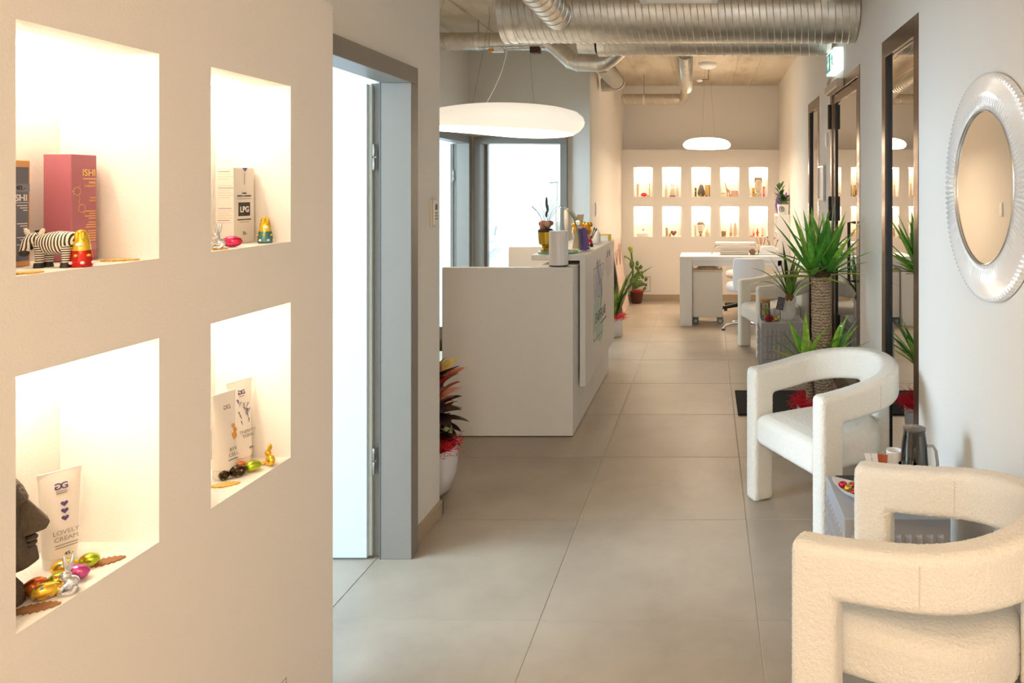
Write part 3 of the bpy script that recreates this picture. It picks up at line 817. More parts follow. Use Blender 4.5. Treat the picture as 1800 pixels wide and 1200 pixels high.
def armchair(label, loc, rz, voxel, strength):
    """faces local -x; u-shaped arm and back band on two front legs and one rear leg"""
    t = thing('armchair', label, 'armchair', loc, rz, 'boucle armchairs')
    Rc, T, ST = 0.281, 0.088, 0.295
    Ltot = 2 * ST + PI * Rc
    def plan(s, off):
        if s < ST: return (-ST + s, Rc + off)
        if s > Ltot - ST: return (-(s - (Ltot - ST)), -(Rc + off))
        a = PI / 2 - (s - ST) / Rc
        return ((Rc + off) * math.cos(a), (Rc + off) * math.sin(a))
    def blend(s):
        m_ = 1 - abs(s - Ltot / 2) / (Ltot / 2)
        return m_ * m_ * (3 - 2 * m_)
    def zt(s): return 0.672 + 0.083 * blend(s)
    def zb(s): return 0.535 + 0.062 * blend(s)
    LW, RL = 0.122, 0.075
    ss = [0, 0.04, 0.08, LW] + [LW + (Ltot / 2 - RL - LW) * k / 14 for k in range(1, 15)]
    ss += [Ltot / 2 - RL / 2, Ltot / 2]
    ss = ss + [Ltot - s for s in reversed(ss[:-1])]
    n = len(ss)
    def isleg(i):
        mid = (ss[i] + ss[i+1]) / 2
        return mid < LW or mid > Ltot - LW or abs(mid - Ltot / 2) < RL
    vs_, fs = [], []
    for off in (T / 2, -T / 2):
        for s in ss:
            x, y = plan(s, off)
            vs_ += [(x, y, 0.0), (x, y, zb(s)), (x, y, zt(s))]
    N = n * 3
    sheet = []
    for i in range(n - 1):
        sheet.append((i*3+1, (i+1)*3+1, (i+1)*3+2, i*3+2))
        if isleg(i): sheet.append((i*3, (i+1)*3, (i+1)*3+1, i*3+1))
    cnt = {}
    for f in sheet:
        for a, b_ in zip(f, f[1:] + f[:1]):
            cnt.setdefault(tuple(sorted((a, b_))), []).append((a, b_))
    fs = list(sheet) + [tuple(i + N for i in reversed(f)) for f in sheet]
    for k, v in cnt.items():
        if len(v) == 1:
            a, b_ = v[0]; fs.append((b_, a, a + N, b_ + N))
    used = sorted({i for f in fs for i in f}); remap = {i: k for k, i in enumerate(used)}
    mb = MB(); mb.v = [vs_[i] for i in used]; mb.f = [tuple(remap[i] for i in f) for f in fs]
    o = mb.build('arm_and_leg_frame', BOUCLE, t); boucle_mods(o, voxel, strength, 0.025)
    # seat
    out = []
    for k in range(7): out.append((-0.285 + 0.285 * k / 6, 0.236))
    for k in range(1, 20):
        a = PI / 2 - PI * k / 20; out.append((0.236 * math.cos(a), 0.236 * math.sin(a)))
    for k in range(7): out.append((0.0 - 0.285 * k / 6, -0.236))
    m_ = len(out); vs_, fs = [], []
    rows = [(0.93, 0.300), (1.0, 0.318), (1.0, 0.412), (0.965, 0.436), (0.86, 0.452), (0.6, 0.462), (0.25, 0.466)]
    for sc, z in rows:
        for x, y in out: vs_.append((-0.05 + (x + 0.05) * sc, y * sc, z))
    for j in range(len(rows) - 1):
        for i in range(m_):
            i2 = (i+1) % m_
            fs.append((j*m_+i, j*m_+i2, (j+1)*m_+i2, (j+1)*m_+i))
    fs.append(tuple(range(m_-1, -1, -1))); fs.append(tuple((len(rows)-1)*m_+i for i in range(m_)))
    mb = MB().add(vs_, fs); o = mb.build('seat', BOUCLE, t); boucle_mods(o, voxel, strength, 0.012)
    # stitched seams across the band
    for s in (ST + 0.03, Ltot - ST - 0.03):
        path = []
        for off, zz in ((-T/2 - 0.0005, 'b'), (-T/2 - 0.0005, 't'), (T/2 + 0.0005, 't'), (T/2 + 0.0005, 'b')):
            x, y = plan(s, off); z = zb(s) + 0.022 if zz == 'b' else zt(s) - 0.022
            path.append((x, y, z))
        for p_, q_ in ((0, 1), (2, 3)):
            MB().tube([path[p_], path[q_]], 0.0014, 5).build('seam', mat('seam_thread', (222, 214, 200), 0.9), t)
    for (x, y) in (plan(0.06, 0), plan(Ltot - 0.06, 0), plan(Ltot / 2, 0)):
        MB().box(x - 0.02, x + 0.02, y - 0.02, y + 0.02, 0.0, 0.01).build('glide', BLACK, t)
    return t
def chair_center(front_mid, rz):
    a = Vector((math.cos(rz), math.sin(rz), 0))
    return Vector((front_mid[0], front_mid[1], 0)) + a * 0.295
rA, rB, rC = math.radians(-28), math.radians(28), math.radians(15)
armchair('cream boucle armchair under the round mirror, with the grey box table behind it', chair_center((0.363, 2.141), rA) + Vector((0, 0, 0)), rA, 0.0038, 0.0034)
armchair('white boucle armchair in front of the potted yucca', chair_center((0.345, 3.39), rB), rB, 0.0045, 0.0032)
armchair('white boucle armchair between the nail desk and the far grey box table', chair_center((0.382, 6.945), rC), rC, 0.007, 0.0025)

# ------------------------------------------------------------------ grey box tables
def box_table(label, loc, w=0.375, h=0.425):
    t = thing('side_table', label, 'side table', loc, 0, 'grey box side tables')
    G = mat('grey_table', (172, 173, 178), 0.5)
    MB().box(-w/2, w/2, -w/2, w/2, 0.012, h).build('table_body', G, t, bevel=0.004)
    cols, rows = 9, 5
    cw = (w - 0.04) / cols; rh = (h - 0.085) / rows
    for face in range(4):
        mb = MB()
        for i in range(cols):
            for j in range(rows):
                u = -w/2 + 0.02 + cw * (i + 0.5); z = 0.035 + rh * (j + 0.5)
                hw, hh = cw * 0.34, rh * 0.42
                # each rib: wedge that is proud on one long side
                prof = [(-hw, 0.0), (-hw * 0.6, 0.004), (hw * 0.8, 0.011), (hw, 0.0)]
                q = []
                for zz, sc in ((z - hh, 0.0), (z - hh + 0.008, 1.0), (z + hh - 0.008, 1.0), (z + hh, 0.0)):
                    for (a, d) in prof: q.append((u + a, -w/2 - d * sc - 0.0002, zz))
                fs = []
                for r_ in range(3):
                    for c in range(3):
                        fs.append((r_*4+c, r_*4+c+1, (r_+1)*4+c+1, (r_+1)*4+c))
                mb.add([Matrix.Rotation(face * PI / 2, 3, 'Z') @ Vector(v) for v in q], fs)
        mb.build('ribbed_panel', G, t, fix=False)
    for sx in (-1, 1):
        for sy in (-1, 1):
            MB().lathe([(0.014, 0), (0.016, 0.013)], 12, (sx * (w/2 - 0.04), sy * (w/2 - 0.04), 0)).build('foot', BLACK, t)
    return t
T1 = Vector((0.665, 2.70, 0)); T2 = Vector((0.648, 6.37, 0)); TH = 0.425
box_table('grey ribbed box table between the two near armchairs, holding the carafe', T1)
box_table('grey ribbed box table holding the cork-lidded jar and potted leaves', T2)

# ------------------------------------------------------------------ reception counter
rc = thing('reception_counter', 'white lacquered reception counter with a pastel logo on its front', 'counter', (-0.86, 4.567, 0))
ox, oy = 0.86, -4.567
def rbox(name, x0, x1, y0, y1, z0, z1, m_=LACQUER, bev=0.003, parent=None):
    return MB().box(x0 + ox, x1 + ox, y0 + oy, y1 + oy, z0, z1).build(name, m_, parent or rc, bevel=bev)
rbox('end_panel', -1.693, -0.859, 4.567, 4.607, 0.006, 1.08)
rbox('end_panel', -1.715, -0.859, 6.17, 6.21, 0.006, 1.08)
rbox('front_body', -1.10, -0.859, 4.6075, 6.1695, 0.006, 1.08)
rbox('plinth', -1.68, -0.872, 4.58, 6.2, 0.0, 0.0055, BLACK, 0)
rbox('desktop', -1.66, -1.1005, 4.6075, 6.1695, 0.70, 0.735)
sh = MB().prism([(-0.848, 0.272), (-0.8105, 0.272), (-0.8105, 1.143), (-1.169, 1.143), (-1.169, 1.105), (-0.848, 1.105)], (ox, 6.20 + oy, 0), EX, EZ, 1.45)
so = sh.build('overhanging_shell', LACQUER, rc, bevel=0.002)
for yy in (5.0, 5.9):
    rbox('shell_spacer', -0.8585, -0.8485, yy, yy + 0.05, 0.4, 0.9, BLACK, 0)
    rbox('shell_spacer', -1.0, -0.95, yy, yy + 0.05, 1.0802, 1.1048, BLACK, 0)
# print on the shell
def flat(name, pts, m_, off=0.0006):
    # pts (Y, Z) on the aisle face
    return MB().prism([(a + oy, b_) for a, b_ in pts], (-0.8105 + ox, 0, 0), EY, EZ, off).build(name, m_, so)
def blob(cy, cz, ry, rz_, n=26, amp=0.22, seed=1):
    r = random.Random(seed); return [(cy + ry * (1 + r.uniform(-amp, amp)) * math.cos(2*PI*k/n), cz + rz_ * (1 + r.uniform(-amp, amp)) * math.sin(2*PI*k/n)) for k in range(n)]
flat('lavender_wash', blob(5.33, 0.86, 0.19, 0.2, seed=3), mat('print_lavender', (196, 196, 214), 0.5, var=0.08, vscale=12), 0.0004)
flat('mint_wash', blob(5.27, 0.66, 0.2, 0.16, seed=8), mat('print_mint', (190, 214, 200), 0.5, var=0.08, vscale=12), 0.0006)
flat('mint_wash', blob(5.42, 0.53, 0.12, 0.1, seed=10), MATS['print_mint'], 0.0008)
flat('pink_wash', blob(5.85, 0.98, 0.2, 0.12, seed=12), mat('print_blush', (226, 214, 216), 0.5), 0.0004)
INKB = mat('print_brown', (150, 118, 100), 0.6)
INKD = mat('print_dark', (96, 90, 90), 0.6)
for (a, b_, c, d) in ((5.1, 5.56, 1.006, 1.01), (5.1, 5.104, 0.88, 1.01), (5.556, 5.56, 0.90, 1.01), (5.1, 5.104, 0.49, 0.63), (5.1, 5.5, 0.49, 0.494)):
    flat('frame_line', [(a, c), (b_, c), (b_, d), (a, d)], INKB, 0.0012)
def stroke(name, pts, w, m_):
    P_ = [Vector((-0.8093 + ox, a + oy, b_)) for a, b_ in pts]
    return MB().tube(P_, w, 5).build(name, m_, so)
stroke('face_line', [(5.26, 1.05), (5.27, 1.0), (5.34, 0.93), (5.38, 0.9), (5.36, 0.88), (5.39, 0.86)], 0.0018, INKB)
stroke('face_line', [(5.30, 0.78), (5.33, 0.79), (5.36, 0.775)], 0.003, mat('print_coral', (206, 150, 130), 0.6))
stroke('face_line', [(5.44, 0.9), (5.46, 0.8), (5.42, 0.7), (5.3, 0.62)], 0.0015, INKB)
for yy in (5.78, 5.9):
    stroke('leaf_mark', [(yy, 1.03), (yy + 0.015, 1.055), (yy + 0.02, 1.075)], 0.005, mat('print_taupe', (176, 160, 150), 0.6))
text('logo_lettering', 'ENDERLAB', 0.105, (-0.8098 + ox, 5.17 + oy, 0.605), EY, EZ, INKD, so)
flat('fine_print', [(5.42, 0.56), (5.72, 0.56), (5.72, 0.572), (5.42, 0.572)], INKB, 0.0012)

# swivel chair behind the counter, only a sliver shows
oc = thing('office_chair', 'dark upholstered office chair behind the counter end', 'chair', (-2.02, 5.25, 0))
DK = mat('dark_upholstery', (92, 78, 56), 0.8)
MB().box(-0.23, 0.2, -0.24, 0.24, 0.44, 0.53).build('seat', DK, oc, bevel=0.03)
MB().box(-0.27, -0.2, -0.22, 0.22, 0.6, 1.05).build('backrest', DK, oc, bevel=0.03)
MB().tube([(0, 0, 0.08), (0, 0, 0.44)], 0.025, 12).build('gas_lift', CHROME, oc, smooth=True)
MB().box(-0.23, -0.15, -0.03, 0.03, 0.42, 0.7).build('back_stem', BLACK, oc)
for k in range(5):
    a = 2 * PI * k / 5 + 0.3
    MB().tube([(0, 0, 0.1), (0.28 * math.cos(a), 0.28 * math.sin(a), 0.065)], [0.025, 0.014], 8).build('base_leg', BLACK, oc, smooth=True)
    MB().ell((0.27 * math.cos(a), 0.27 * math.sin(a), 0.03), 0.03, 0.03, 0.03, 12, 8).build('castor', BLACK, oc, smooth=True)

# ------------------------------------------------------------------ nail desk
DZ = 0.80; dY0, dY1 = 8.27, 8.80; dX0, dX1 = -0.323, 0.862
nd = thing('nail_desk', 'long white nail desk with a thick panel leg in front of the far niches', 'desk', (dX0, dY0, 0))
def nbox(name, x0, x1, y0, y1, z0, z1, m_=WHITE_PAINT, bev=0.003):
    return MB().box(x0 - dX0, x1 - dX0, y0 - dY0, y1 - dY0, z0, z1).build(name, m_, nd, bevel=bev)
nbox('panel_leg', dX0, dX0 + 0.143, dY0, dY1, 0.0, DZ)
nbox('tabletop', dX0 + 0.1435, dX1, dY0, dY1, DZ - 0.048, DZ)
nbox('apron', dX0 + 0.1435, dX1, dY0 + 0.05, dY0 + 0.07, DZ - 0.115, DZ - 0.0485)
nbox('panel_leg', dX1 - 0.05, dX1, dY0 + 0.05, dY1, 0.0, DZ - 0.0485)
for xx in (-0.16, 0.13):
    MB().lathe([(0.006, 0), (0.006, 0.012)], 10, (xx - dX0, 0.06, DZ - 0.07)).build('bolt', mat('bolt_brass', (120, 90, 60), 0.4, metal=0.7), nd)
MB().lathe([(0.03, 0), (0.03, 0.002)], 20, (0.07, 0.2, DZ)).build('cable_port', mat('port_grey', (214, 208, 200), 0.5), nd)
# drawer trolley under the desk
tr = thing('trolley', 'white drawer trolley on castors under the nail desk', 'trolley', (0.002, 8.52, 0))
TW = 0.172
MB().box(-TW, TW, -0.17, 0.17, 0.085, 0.615).build('trolley_body', WHITE_PAINT, tr, bevel=0.006)
MB().box(-TW - 0.003, TW + 0.003, -0.175, 0.175, 0.6155, 0.64).build('top_board', mat('beige_board', (222, 198, 164), 0.5), tr, bevel=0.003)
MB().box(-TW + 0.008, TW - 0.008, -0.176, -0.1705, 0.095, 0.6).build('back_panel', mat('trolley_panel', (238, 232, 224), 0.4), tr, bevel=0.002)
for sx in (-1, 1):
    for sy in (-1, 1):
        cst = MB().tube([(sx * 0.145, sy * 0.13 - 0.013, 0.038), (sx * 0.145, sy * 0.13 + 0.013, 0.038)], 0.038, 20)
        cst.obox((sx * 0.145, sy * 0.13, 0.079), EX, EY, EZ, 0.018, 0.014, 0.006)
        co_ = cst.build('castor', mat('castor_grey', (120, 122, 126), 0.5), tr, smooth=True)
        MB().tube([(sx * 0.145, sy * 0.13 - 0.0145, 0.038), (sx * 0.145, sy * 0.13 + 0.0145, 0.038)], 0.019, 16).build('hub', mat('hub_light', (190, 190, 192), 0.4), co_, smooth=True)
ORN = mat('tray_wood', (214, 180, 130), 0.5)
td = thing('tray_of_tips', 'small tray with beige nail tips on the drawer trolley', 'tray', (0.0, 8.50, 0.6405))
MB().lathe([(0.0, 0.0), (0.11, 0.0), (0.13, 0.018), (0.126, 0.018), (0.106, 0.004), (0.0, 0.004)], 28, sy=0.8).build('dish', WHITE_PAINT, td, smooth=True)
for k in range(9):
    a = k * 0.7
    MB().ell((0.07 * math.cos(a) * (1 + 0.3 * (k % 2)), 0.05 * math.sin(a), 0.018), 0.025, 0.014, 0.012, 10, 6).build('tip', ORN, td, smooth=True)

# client swivel chair with its back to the hall
sc_ = thing('swivel_chair', 'white swivel chair with chrome base at the nail desk', 'chair', (0.45, 8.02, 0))
WL = mat('white_leatherette', (236, 234, 236), 0.45)
bk = MB(); vs_, fs = [], []
for j, (z, hw) in enumerate(((0.455, 0.150), (0.48, 0.165), (0.6, 0.172), (0.74, 0.172), (0.80, 0.165), (0.822, 0.145))):
    for i in range(13):
        u = -1 + 2 * i / 12
        vs_.append((u * hw, -0.17 + 0.035 * u * u - 0.04 * ((z - 0.45) / 0.4), z))
for j in range(5):
    for i in range(12): fs.append((j*13+i, j*13+i+1, (j+1)*13+i+1, (j+1)*13+i))
bo = bk.add(vs_, fs).build('backrest', WL, sc_, smooth=True)
sm = bo.modifiers.new('thick', 'SOLIDIFY'); sm.thickness = 0.05; sm.offset = 0
bv = bo.modifiers.new('bevel', 'BEVEL'); bv.width = 0.02; bv.segments = 3; bv.limit_method = 'ANGLE'
MB().lathe([(0.0, 0.44), (0.19, 0.44), (0.225, 0.46), (0.23, 0.50), (0.21, 0.53), (0.1, 0.54), (0.0, 0.54)], 32, (-0.02, 0.02, 0), 1.0, 1.0).build('seat', WL, sc_, smooth=True, angle=70)
MB().tube([(0, 0, 0.07), (0, 0, 0.44)], [0.03, 0.022], 14).build('gas_lift', CHROME, sc_, smooth=True)
for k in range(5):
    a = 2 * PI * k / 5 - 1.9
    c_, s_ = math.cos(a), math.sin(a)
    MB().tube([(0.02*c_, 0.02*s_, 0.095), (0.16*c_, 0.16*s_, 0.085), (0.24*c_, 0.24*s_, 0.06), (0.275*c_, 0.275*s_, 0.02)], [0.026, 0.024, 0.022, 0.018], 10).build('base_leg', CHROME, sc_, smooth=True)
    MB().lathe([(0.02, 0.0), (0.02, 0.012)], 12, (0.275*c_, 0.275*s_, 0.0)).build('glide', BLACK, sc_)
# operator stool beyond the desk
st_ = thing('work_stool', 'stool with black castor base on the wall side of the nail desk', 'stool', (0.42, 9.08, 0))
MB().lathe([(0.0, 0.46), (0.17, 0.46), (0.19, 0.48), (0.19, 0.53), (0.16, 0.55), (0.0, 0.55)], 28).build('seat', WL, st_, smooth=True, angle=70)
MB().tube([(0, 0, 0.08), (0, 0, 0.46)], 0.024, 12).build('gas_lift', CHROME, st_, smooth=True)
for k in range(5):
    a = 2 * PI * k / 5 + 3.5
    c_, s_ = math.cos(a), math.sin(a)
    lg = MB().tube([(0.02*c_, 0.02*s_, 0.12), (0.30*c_, 0.30*s_, 0.085)], [0.03, 0.02], 10).build('base_leg', BLACK, st_, smooth=True)
    w_ = MB().tube([(0.3*c_ - 0.02, 0.3*s_, 0.033), (0.3*c_ + 0.02, 0.3*s_, 0.033)], 0.033, 16).build('castor', BLACK, st_, smooth=True)
    MB().tube([(0.3*c_ - 0.022, 0.3*s_, 0.033), (0.3*c_ + 0.022, 0.3*s_, 0.033)], 0.014, 12).build('castor_hub', CHROME, w_, smooth=True)

# things on the nail desk
ar = thing('hand_rest', 'white cushioned hand rest on chrome legs on the nail desk', 'hand rest', (0.325, 8.50, DZ))
MB().box(-0.24, 0.24, -0.055, 0.055, 0.118, 0.152).build('cushion', WL, ar, bevel=0.015, bseg=4)
for sx in (-1, 1):
    for yy in (-0.04, 0.04):
        MB().tube([(sx * 0.17, yy, 0.115), (sx * 0.23, yy, 0.10), (sx * 0.255, yy, 0.06), (sx * 0.275, yy, 0.004)], 0.007, 8).build('leg', CHROME, ar, smooth=True)
    MB().tube([(sx * 0.278, -0.05, 0.01), (sx * 0.278, 0.05, 0.01)], 0.009, 8).build('foot_bar', CHROME, ar, smooth=True)
tw = tag(MB().box(-0.17, 0.17, -0.045, 0.045, 0.0, 0.03).box(-0.172, 0.168, -0.044, 0.044, 0.031, 0.056).box(-0.165, 0.17, -0.043, 0.043, 0.057, 0.078).build('folded_towel', mat('towel_white', (236, 230, 222), 0.95, bump=0.3, bscale=200), bevel=0.01, bseg=3, loc=(0.315, 8.52, DZ)), 'folded white towel lying beneath the hand rest', 'towel')
rl = tag(MB().tube([(0, 0.05, 0.036), (0, -0.05, 0.036)], 0.036, 20).build('tape_roll', mat('roll_brown', (150, 118, 90), 0.7), smooth=True, loc=(0.528, 8.52, DZ)), 'brown end of a rolled strip beside the folded towel', 'roll')
tb = thing('tissue_box', 'white sloping tissue box at the shelf end of the nail desk', 'tissue box', (0.715, 8.52, DZ))
MB().prism([(-0.095, 0), (0.09, 0), (0.095, 0.085), (0.04, 0.108), (-0.085, 0.095)], (0, 0.06, 0), EX, EZ, 0.12).build('box_body', WHITE_PAINT, tb, bevel=0.008)
MB().obox((0, 0, 0.1075), EX, EY, EZ, 0.05, 0.012, 0.002).build('slot', mat('slot_grey', (190, 184, 178), 0.6), tb)
def brush_cup(name, label, loc, n, r, h, cm, cols, lean=0.2, ln=0.15):
    t = thing(name, label, 'brush cup', loc)
    MB().lathe([(0.0, 0.0), (r * 0.9, 0.0), (r, h), (r * 0.9, h), (r * 0.8, 0.006), (0.0, 0.006)], 18).build('cup', cm, t, smooth=True)
    for k in range(n):
        a = 2 * PI * k / n + 0.4
        l_ = lean * (0.6 + 0.4 * ((k * 7) % 3) / 2)
        p0 = Vector((0.3 * r * math.cos(a), 0.3 * r * math.sin(a), 0.008)); p1 = p0 + Vector((l_ * ln * math.cos(a) * 1.4, l_ * ln * math.sin(a), ln * (0.8 + 0.1 * (k % 3))))
        b0 = MB().tube([p0, p1], 0.0035, 6).build('brush', cols[k % len(cols)], t)
        d = (p1 - p0).normalized()
        MB().tube([p1, p1 + d * 0.012, p1 + d * 0.03], [0.004, 0.0075, 0.001], 8).build('bristles', cols[(k + 1) % len(cols)], b0)
    return t
BR = [mat('brush_wood', (196, 150, 110), 0.5), mat('brush_white', (236, 228, 218), 0.6), mat('brush_rose', (190, 120, 100), 0.6), mat('brush_dark', (60, 52, 60), 0.5)]
brush_cup('brush_cup', 'white cup of brushes near the tissue box on the nail desk', (0.79, 8.70, DZ), 7, 0.034, 0.10, mat('cup_cream', (226, 214, 196), 0.4), BR, 0.35, 0.17)
gl = tag(MB().lathe([(0.0, 0.0), (0.028, 0.0), (0.033, 0.05)], 18, open_top=True).build('glass_bowl', CLEAR, smooth=True, loc=(0.585, 8.56, DZ)), 'little clear glass bowl between towel and tissue box', 'bowl')
rg = thing('polish_rack', 'white slotted box holding files behind the tissue box', 'organizer', (0.65, 8.74, DZ))
MB().box(-0.05, 0.05, -0.03, 0.03, 0, 0.1).build('rack_body', mat('rack_beige', (226, 208, 184), 0.6), rg, bevel=0.003)
for k in range(6):
    MB().obox((-0.04 + 0.016 * k, 0, 0.135), EX, EY, (0.1 * (k - 3), 0, 1), 0.005, 0.008, 0.055).build('nail_file', BR[k % 3], rg)

# tall white shelf against the right wall
shf = thing('shelf_unit', 'tall narrow white shelf at the end of the nail desk', 'shelf', (0.866, 8.83, 0))
SW_, SD, SHH = 0.15, 0.50, 1.262
def sbox(name, x0, x1, y0, y1, z0, z1): return MB().box(x0, x1, y0, y1, z0, z1).build(name, WHITE_PAINT, shf, bevel=0.002)
sbox('side_panel', 0, SW_ - 0.002, 0, 0.03, 0, SHH - 0.0305); sbox('side_panel', 0, SW_ - 0.002, SD - 0.03, SD, 0, SHH - 0.0305)
sbox('top_panel', 0, SW_ - 0.002, 0, SD, SHH - 0.03, SHH)
sbox('back_panel', SW_ - 0.012, SW_ - 0.002, 0.0305, SD - 0.0305, 0, SHH - 0.0305)
for z in (0.05, 0.42, 0.80, 1.03):
    sbox('shelf_board', 0.004, SW_ - 0.0125, 0.0305, SD - 0.0305, z, z + 0.018)
for k in range(4):
    yy = 0.09 + 0.1 * k
    for z, nm in ((1.048, 'polish_bottle'), (0.818, 'polish_bottle')):
        b_ = thing(nm, 'small %s polish bottle with %s cap on the %s board of the tall shelf' % (('rust', 'brown', 'beige')[k % 3], 'white' if k % 2 else 'brown', 'upper' if z > 1 else 'middle'), 'bottle', (0.866 + 0.06, 8.83 + yy, z + 0.0005), 0, 'polish bottles on the tall shelf')
        MB().lathe([(0.0, 0), (0.018, 0), (0.018, 0.035), (0.008, 0.045), (0.0, 0.045)], 12).build('bottle_body', mat('polish_%d' % (k % 3), ((170, 120, 100), (120, 90, 80), (206, 180, 160))[k % 3], 0.25), b_, smooth=True)
        MB().lathe([(0.009, 0.045), (0.008, 0.085), (0.0, 0.087)], 12).build('cap', WHITE_PAINT if k % 2 else mat('cap_brown', (110, 84, 70), 0.4), b_, smooth=True)

# ------------------------------------------------------------------ floor mat, mirror, wall pieces
tag(MB().box(-0.39, 0.39, -0.295, 0.295, 0.0, 0.012).build('door_mat', mat('mat_black', (34, 32, 32), 0.95, bump=0.6, bscale=300), bevel=0.003, loc=(0.602, 5.295, 0.0)), 'black door mat on the tiles before the glass exit door', 'mat')
mi = thing('wall_mirror', 'round mirror with a ribbed clear sunburst frame on the white wall', 'mirror', (XR, 2.575, 1.585))
vs_, fs = [], []
NR = 120; S_ = NR * 4
prof = [(0.272, 0.026), (0.277, 0.034), (0.30, 0.038), (0.345, 0.037), (0.39, 0.034), (0.405, 0.030), (0.408, 0.024), (0.408, 0.004)]
for r, d in prof:
    for i in range(S_):
        a = 2 * PI * i / S_
        rib = 0.5 + 0.5 * math.cos(NR * a)
        k_ = 1.0 if 0.28 < r < 0.407 else 0.1
        dd = d - 0.009 * (1 - rib) * k_
        r2 = r - 0.0022 * (1 - rib) * (1.0 if r > 0.4 else 0)
        vs_.append((-max(dd, 0.0005), r2 * math.cos(a), r2 * math.sin(a)))
for j in range(len(prof) - 1):
    for i in range(S_):
        i2 = (i+1) % S_
        fs.append((j*S_+i, j*S_+i2, (j+1)*S_+i2, (j+1)*S_+i))
MB().add(vs_, fs).build('sunburst_frame', mat('clear_ribbed_plastic', (246, 244, 242), 0.24, metal=0.22, coat=0.4), mi, smooth=True, angle=80)
vs_ = [(-0.029, 0.273 * math.cos(2*PI*i/96), 0.273 * math.sin(2*PI*i/96)) for i in range(96)]
MB().add(vs_, [tuple(range(95, -1, -1))]).build('mirror_glass', MIRROR, mi)
tube = [(-0.034, 0.276 * math.cos(2*PI*i/96), 0.276 * math.sin(2*PI*i/96)) for i in range(97)]
MB().tube(tube, 0.0035, 8, caps=False).build('inner_rim', mat('rim_silver', (220, 220, 220), 0.2, metal=0.9), mi, smooth=True)

rm = thing('remote_control', 'small white air-conditioning remote in a holder on the hall wall', 'remote', (XL, 3.375, 1.40))
MB().box(0.0, 0.012, -0.024, 0.024, 0.0, 0.13).build('holder', mat('remote_beige', (214, 200, 180), 0.5), rm, bevel=0.003)
bd = MB().box(0.0125, 0.022, -0.02, 0.024, 0.012, 0.128).build('remote_body', mat('remote_white', (228, 220, 208), 0.45), rm, bevel=0.003)
MB().box(0.022, 0.0226, -0.012, 0.014, 0.082, 0.108).build('display', BLACK, bd)
for r_ in range(3):
    for c_ in range(2):
        MB().box(0.022, 0.0232, -0.012 + 0.016 * c_, -0.002 + 0.016 * c_, 0.036 + 0.014 * r_, 0.043 + 0.014 * r_).build('button', mat('button_grey', (120, 112, 104), 0.5), bd)
pf = thing('picture_frame', 'small white framed picture beside the exit door', 'picture', (XR, 6.34, 1.63))
FW, FH = 0.16, 0.155
fr = MB()
for (a, b_, c, d) in ((-FW, FW, FH-0.02, FH), (-FW, FW, -FH, -FH+0.02), (-FW, -FW+0.02, -FH+0.02, FH-0.02), (FW-0.02, FW, -FH+0.02, FH-0.02)):
    fr.box(-0.022, -0.002, a, b_, c, d)
fr.build('frame', mat('silver_frame', (200, 198, 196), 0.35, metal=0.4), pf, bevel=0.002)
MB().box(-0.008, -0.003, -FW+0.02, FW-0.02, -FH+0.02, FH-0.02).build('print', mat('print_white', (240, 238, 236), 0.4), pf)
def switch(label, loc, nx, ny, w=0.04, h=0.04, d=0.012):
    """plate on a wall whose normal is (nx, ny)"""
    t = thing('light_switch', label, 'light switch', loc, math.atan2(ny, nx), 'white wall switches')
    MB().box(0.0, d, -w, w, -h, h).build('plate', WHITE_PAINT, t, bevel=0.003)
    MB().box(d, d + 0.004, -w * 0.7, w * 0.7, -h * 0.75, h * 0.75).build('rocker', mat('rocker_white', (248, 246, 240), 0.35), t, bevel=0.002)
switch('tall white wall switch on the warm corridor wall past the doorway', (-1.218, 7.78, 1.36), 1, 0, 0.035, 0.075)
switch('white wall switch between the far glass panel and the exit door', (XR, 6.08, 2.0), -1, 0, 0.035, 0.06)
# leaning poster board
pb = thing('poster_board', 'pink poster board leaning against the corridor wall behind the snake plant', 'poster', (-1.065, 9.42, 0.0))
tilt = Vector((-0.14, 0, 0.9)).normalized()
nrm = Vector((0.9, 0, 0.14)).normalized()
MB().obox(tilt * 0.46 + nrm * -0.006, EY, tilt, nrm, 0.34, 0.455, 0.006).build('board', mat('poster_pink', (232, 206, 194), 0.5), pb)
def on_board(u, v, w=0.001): return Vector((0, u, 0)) + tilt * v + nrm * w
for k, (u, v, l_, col) in enumerate(((-0.25, 0.62, 0.2, (176, 120, 100)), (0.05, 0.6, 0.26, (190, 130, 108)), (0.2, 0.7, 0.16, (150, 96, 80)))):
    MB().obox(on_board(u, v), (0, 0.3, 1), (0, 1, -0.2), nrm, l_, 0.03, 0.0008).build('figure_print', mat('poster_skin_%d' % k, col, 0.6), pb)
for k in range(4):
    MB().obox(on_board(0.16, 0.27 - 0.03 * k), EY, tilt, nrm, 0.13 - 0.02 * (k % 2), 0.005, 0.0008).build('print_line', INKD, pb)

# ------------------------------------------------------------------ lounge room seen through the doorway
cb = thing('added_cabinet', 'tall white cupboard added for the brighter part of the room beyond the doorway', 'cupboard', (-2.08, 8.7, 0))  # cupboard added to fill the brighter right part of the doorway view
MB().box(0, 0.68, 0.02, 0.5, 0.0, 2.5).build('cabinet_body', WHITE_WALL, cb)
for k in range(2):
    d_ = MB().box(0.003 + 0.34 * k, 0.338 + 0.34 * k, 0.0, 0.0195, 0.06, 2.49).build('door', WHITE_PAINT, cb, bevel=0.002)
    MB().tube([(0.31 + 0.06 * k, -0.02, 1.05), (0.31 + 0.06 * k, -0.02, 1.25)], 0.006, 8).build('handle', STEEL, d_)
lg = thing('treatment_couch', 'white treatment couch with rolled towel in the bright room', 'couch', (-2.95, 8.6, 0))
MB().box(-0.5, 0.32, -0.35, 0.35, 0.56, 0.68).build('mattress', WL, lg, bevel=0.04, bseg=4)
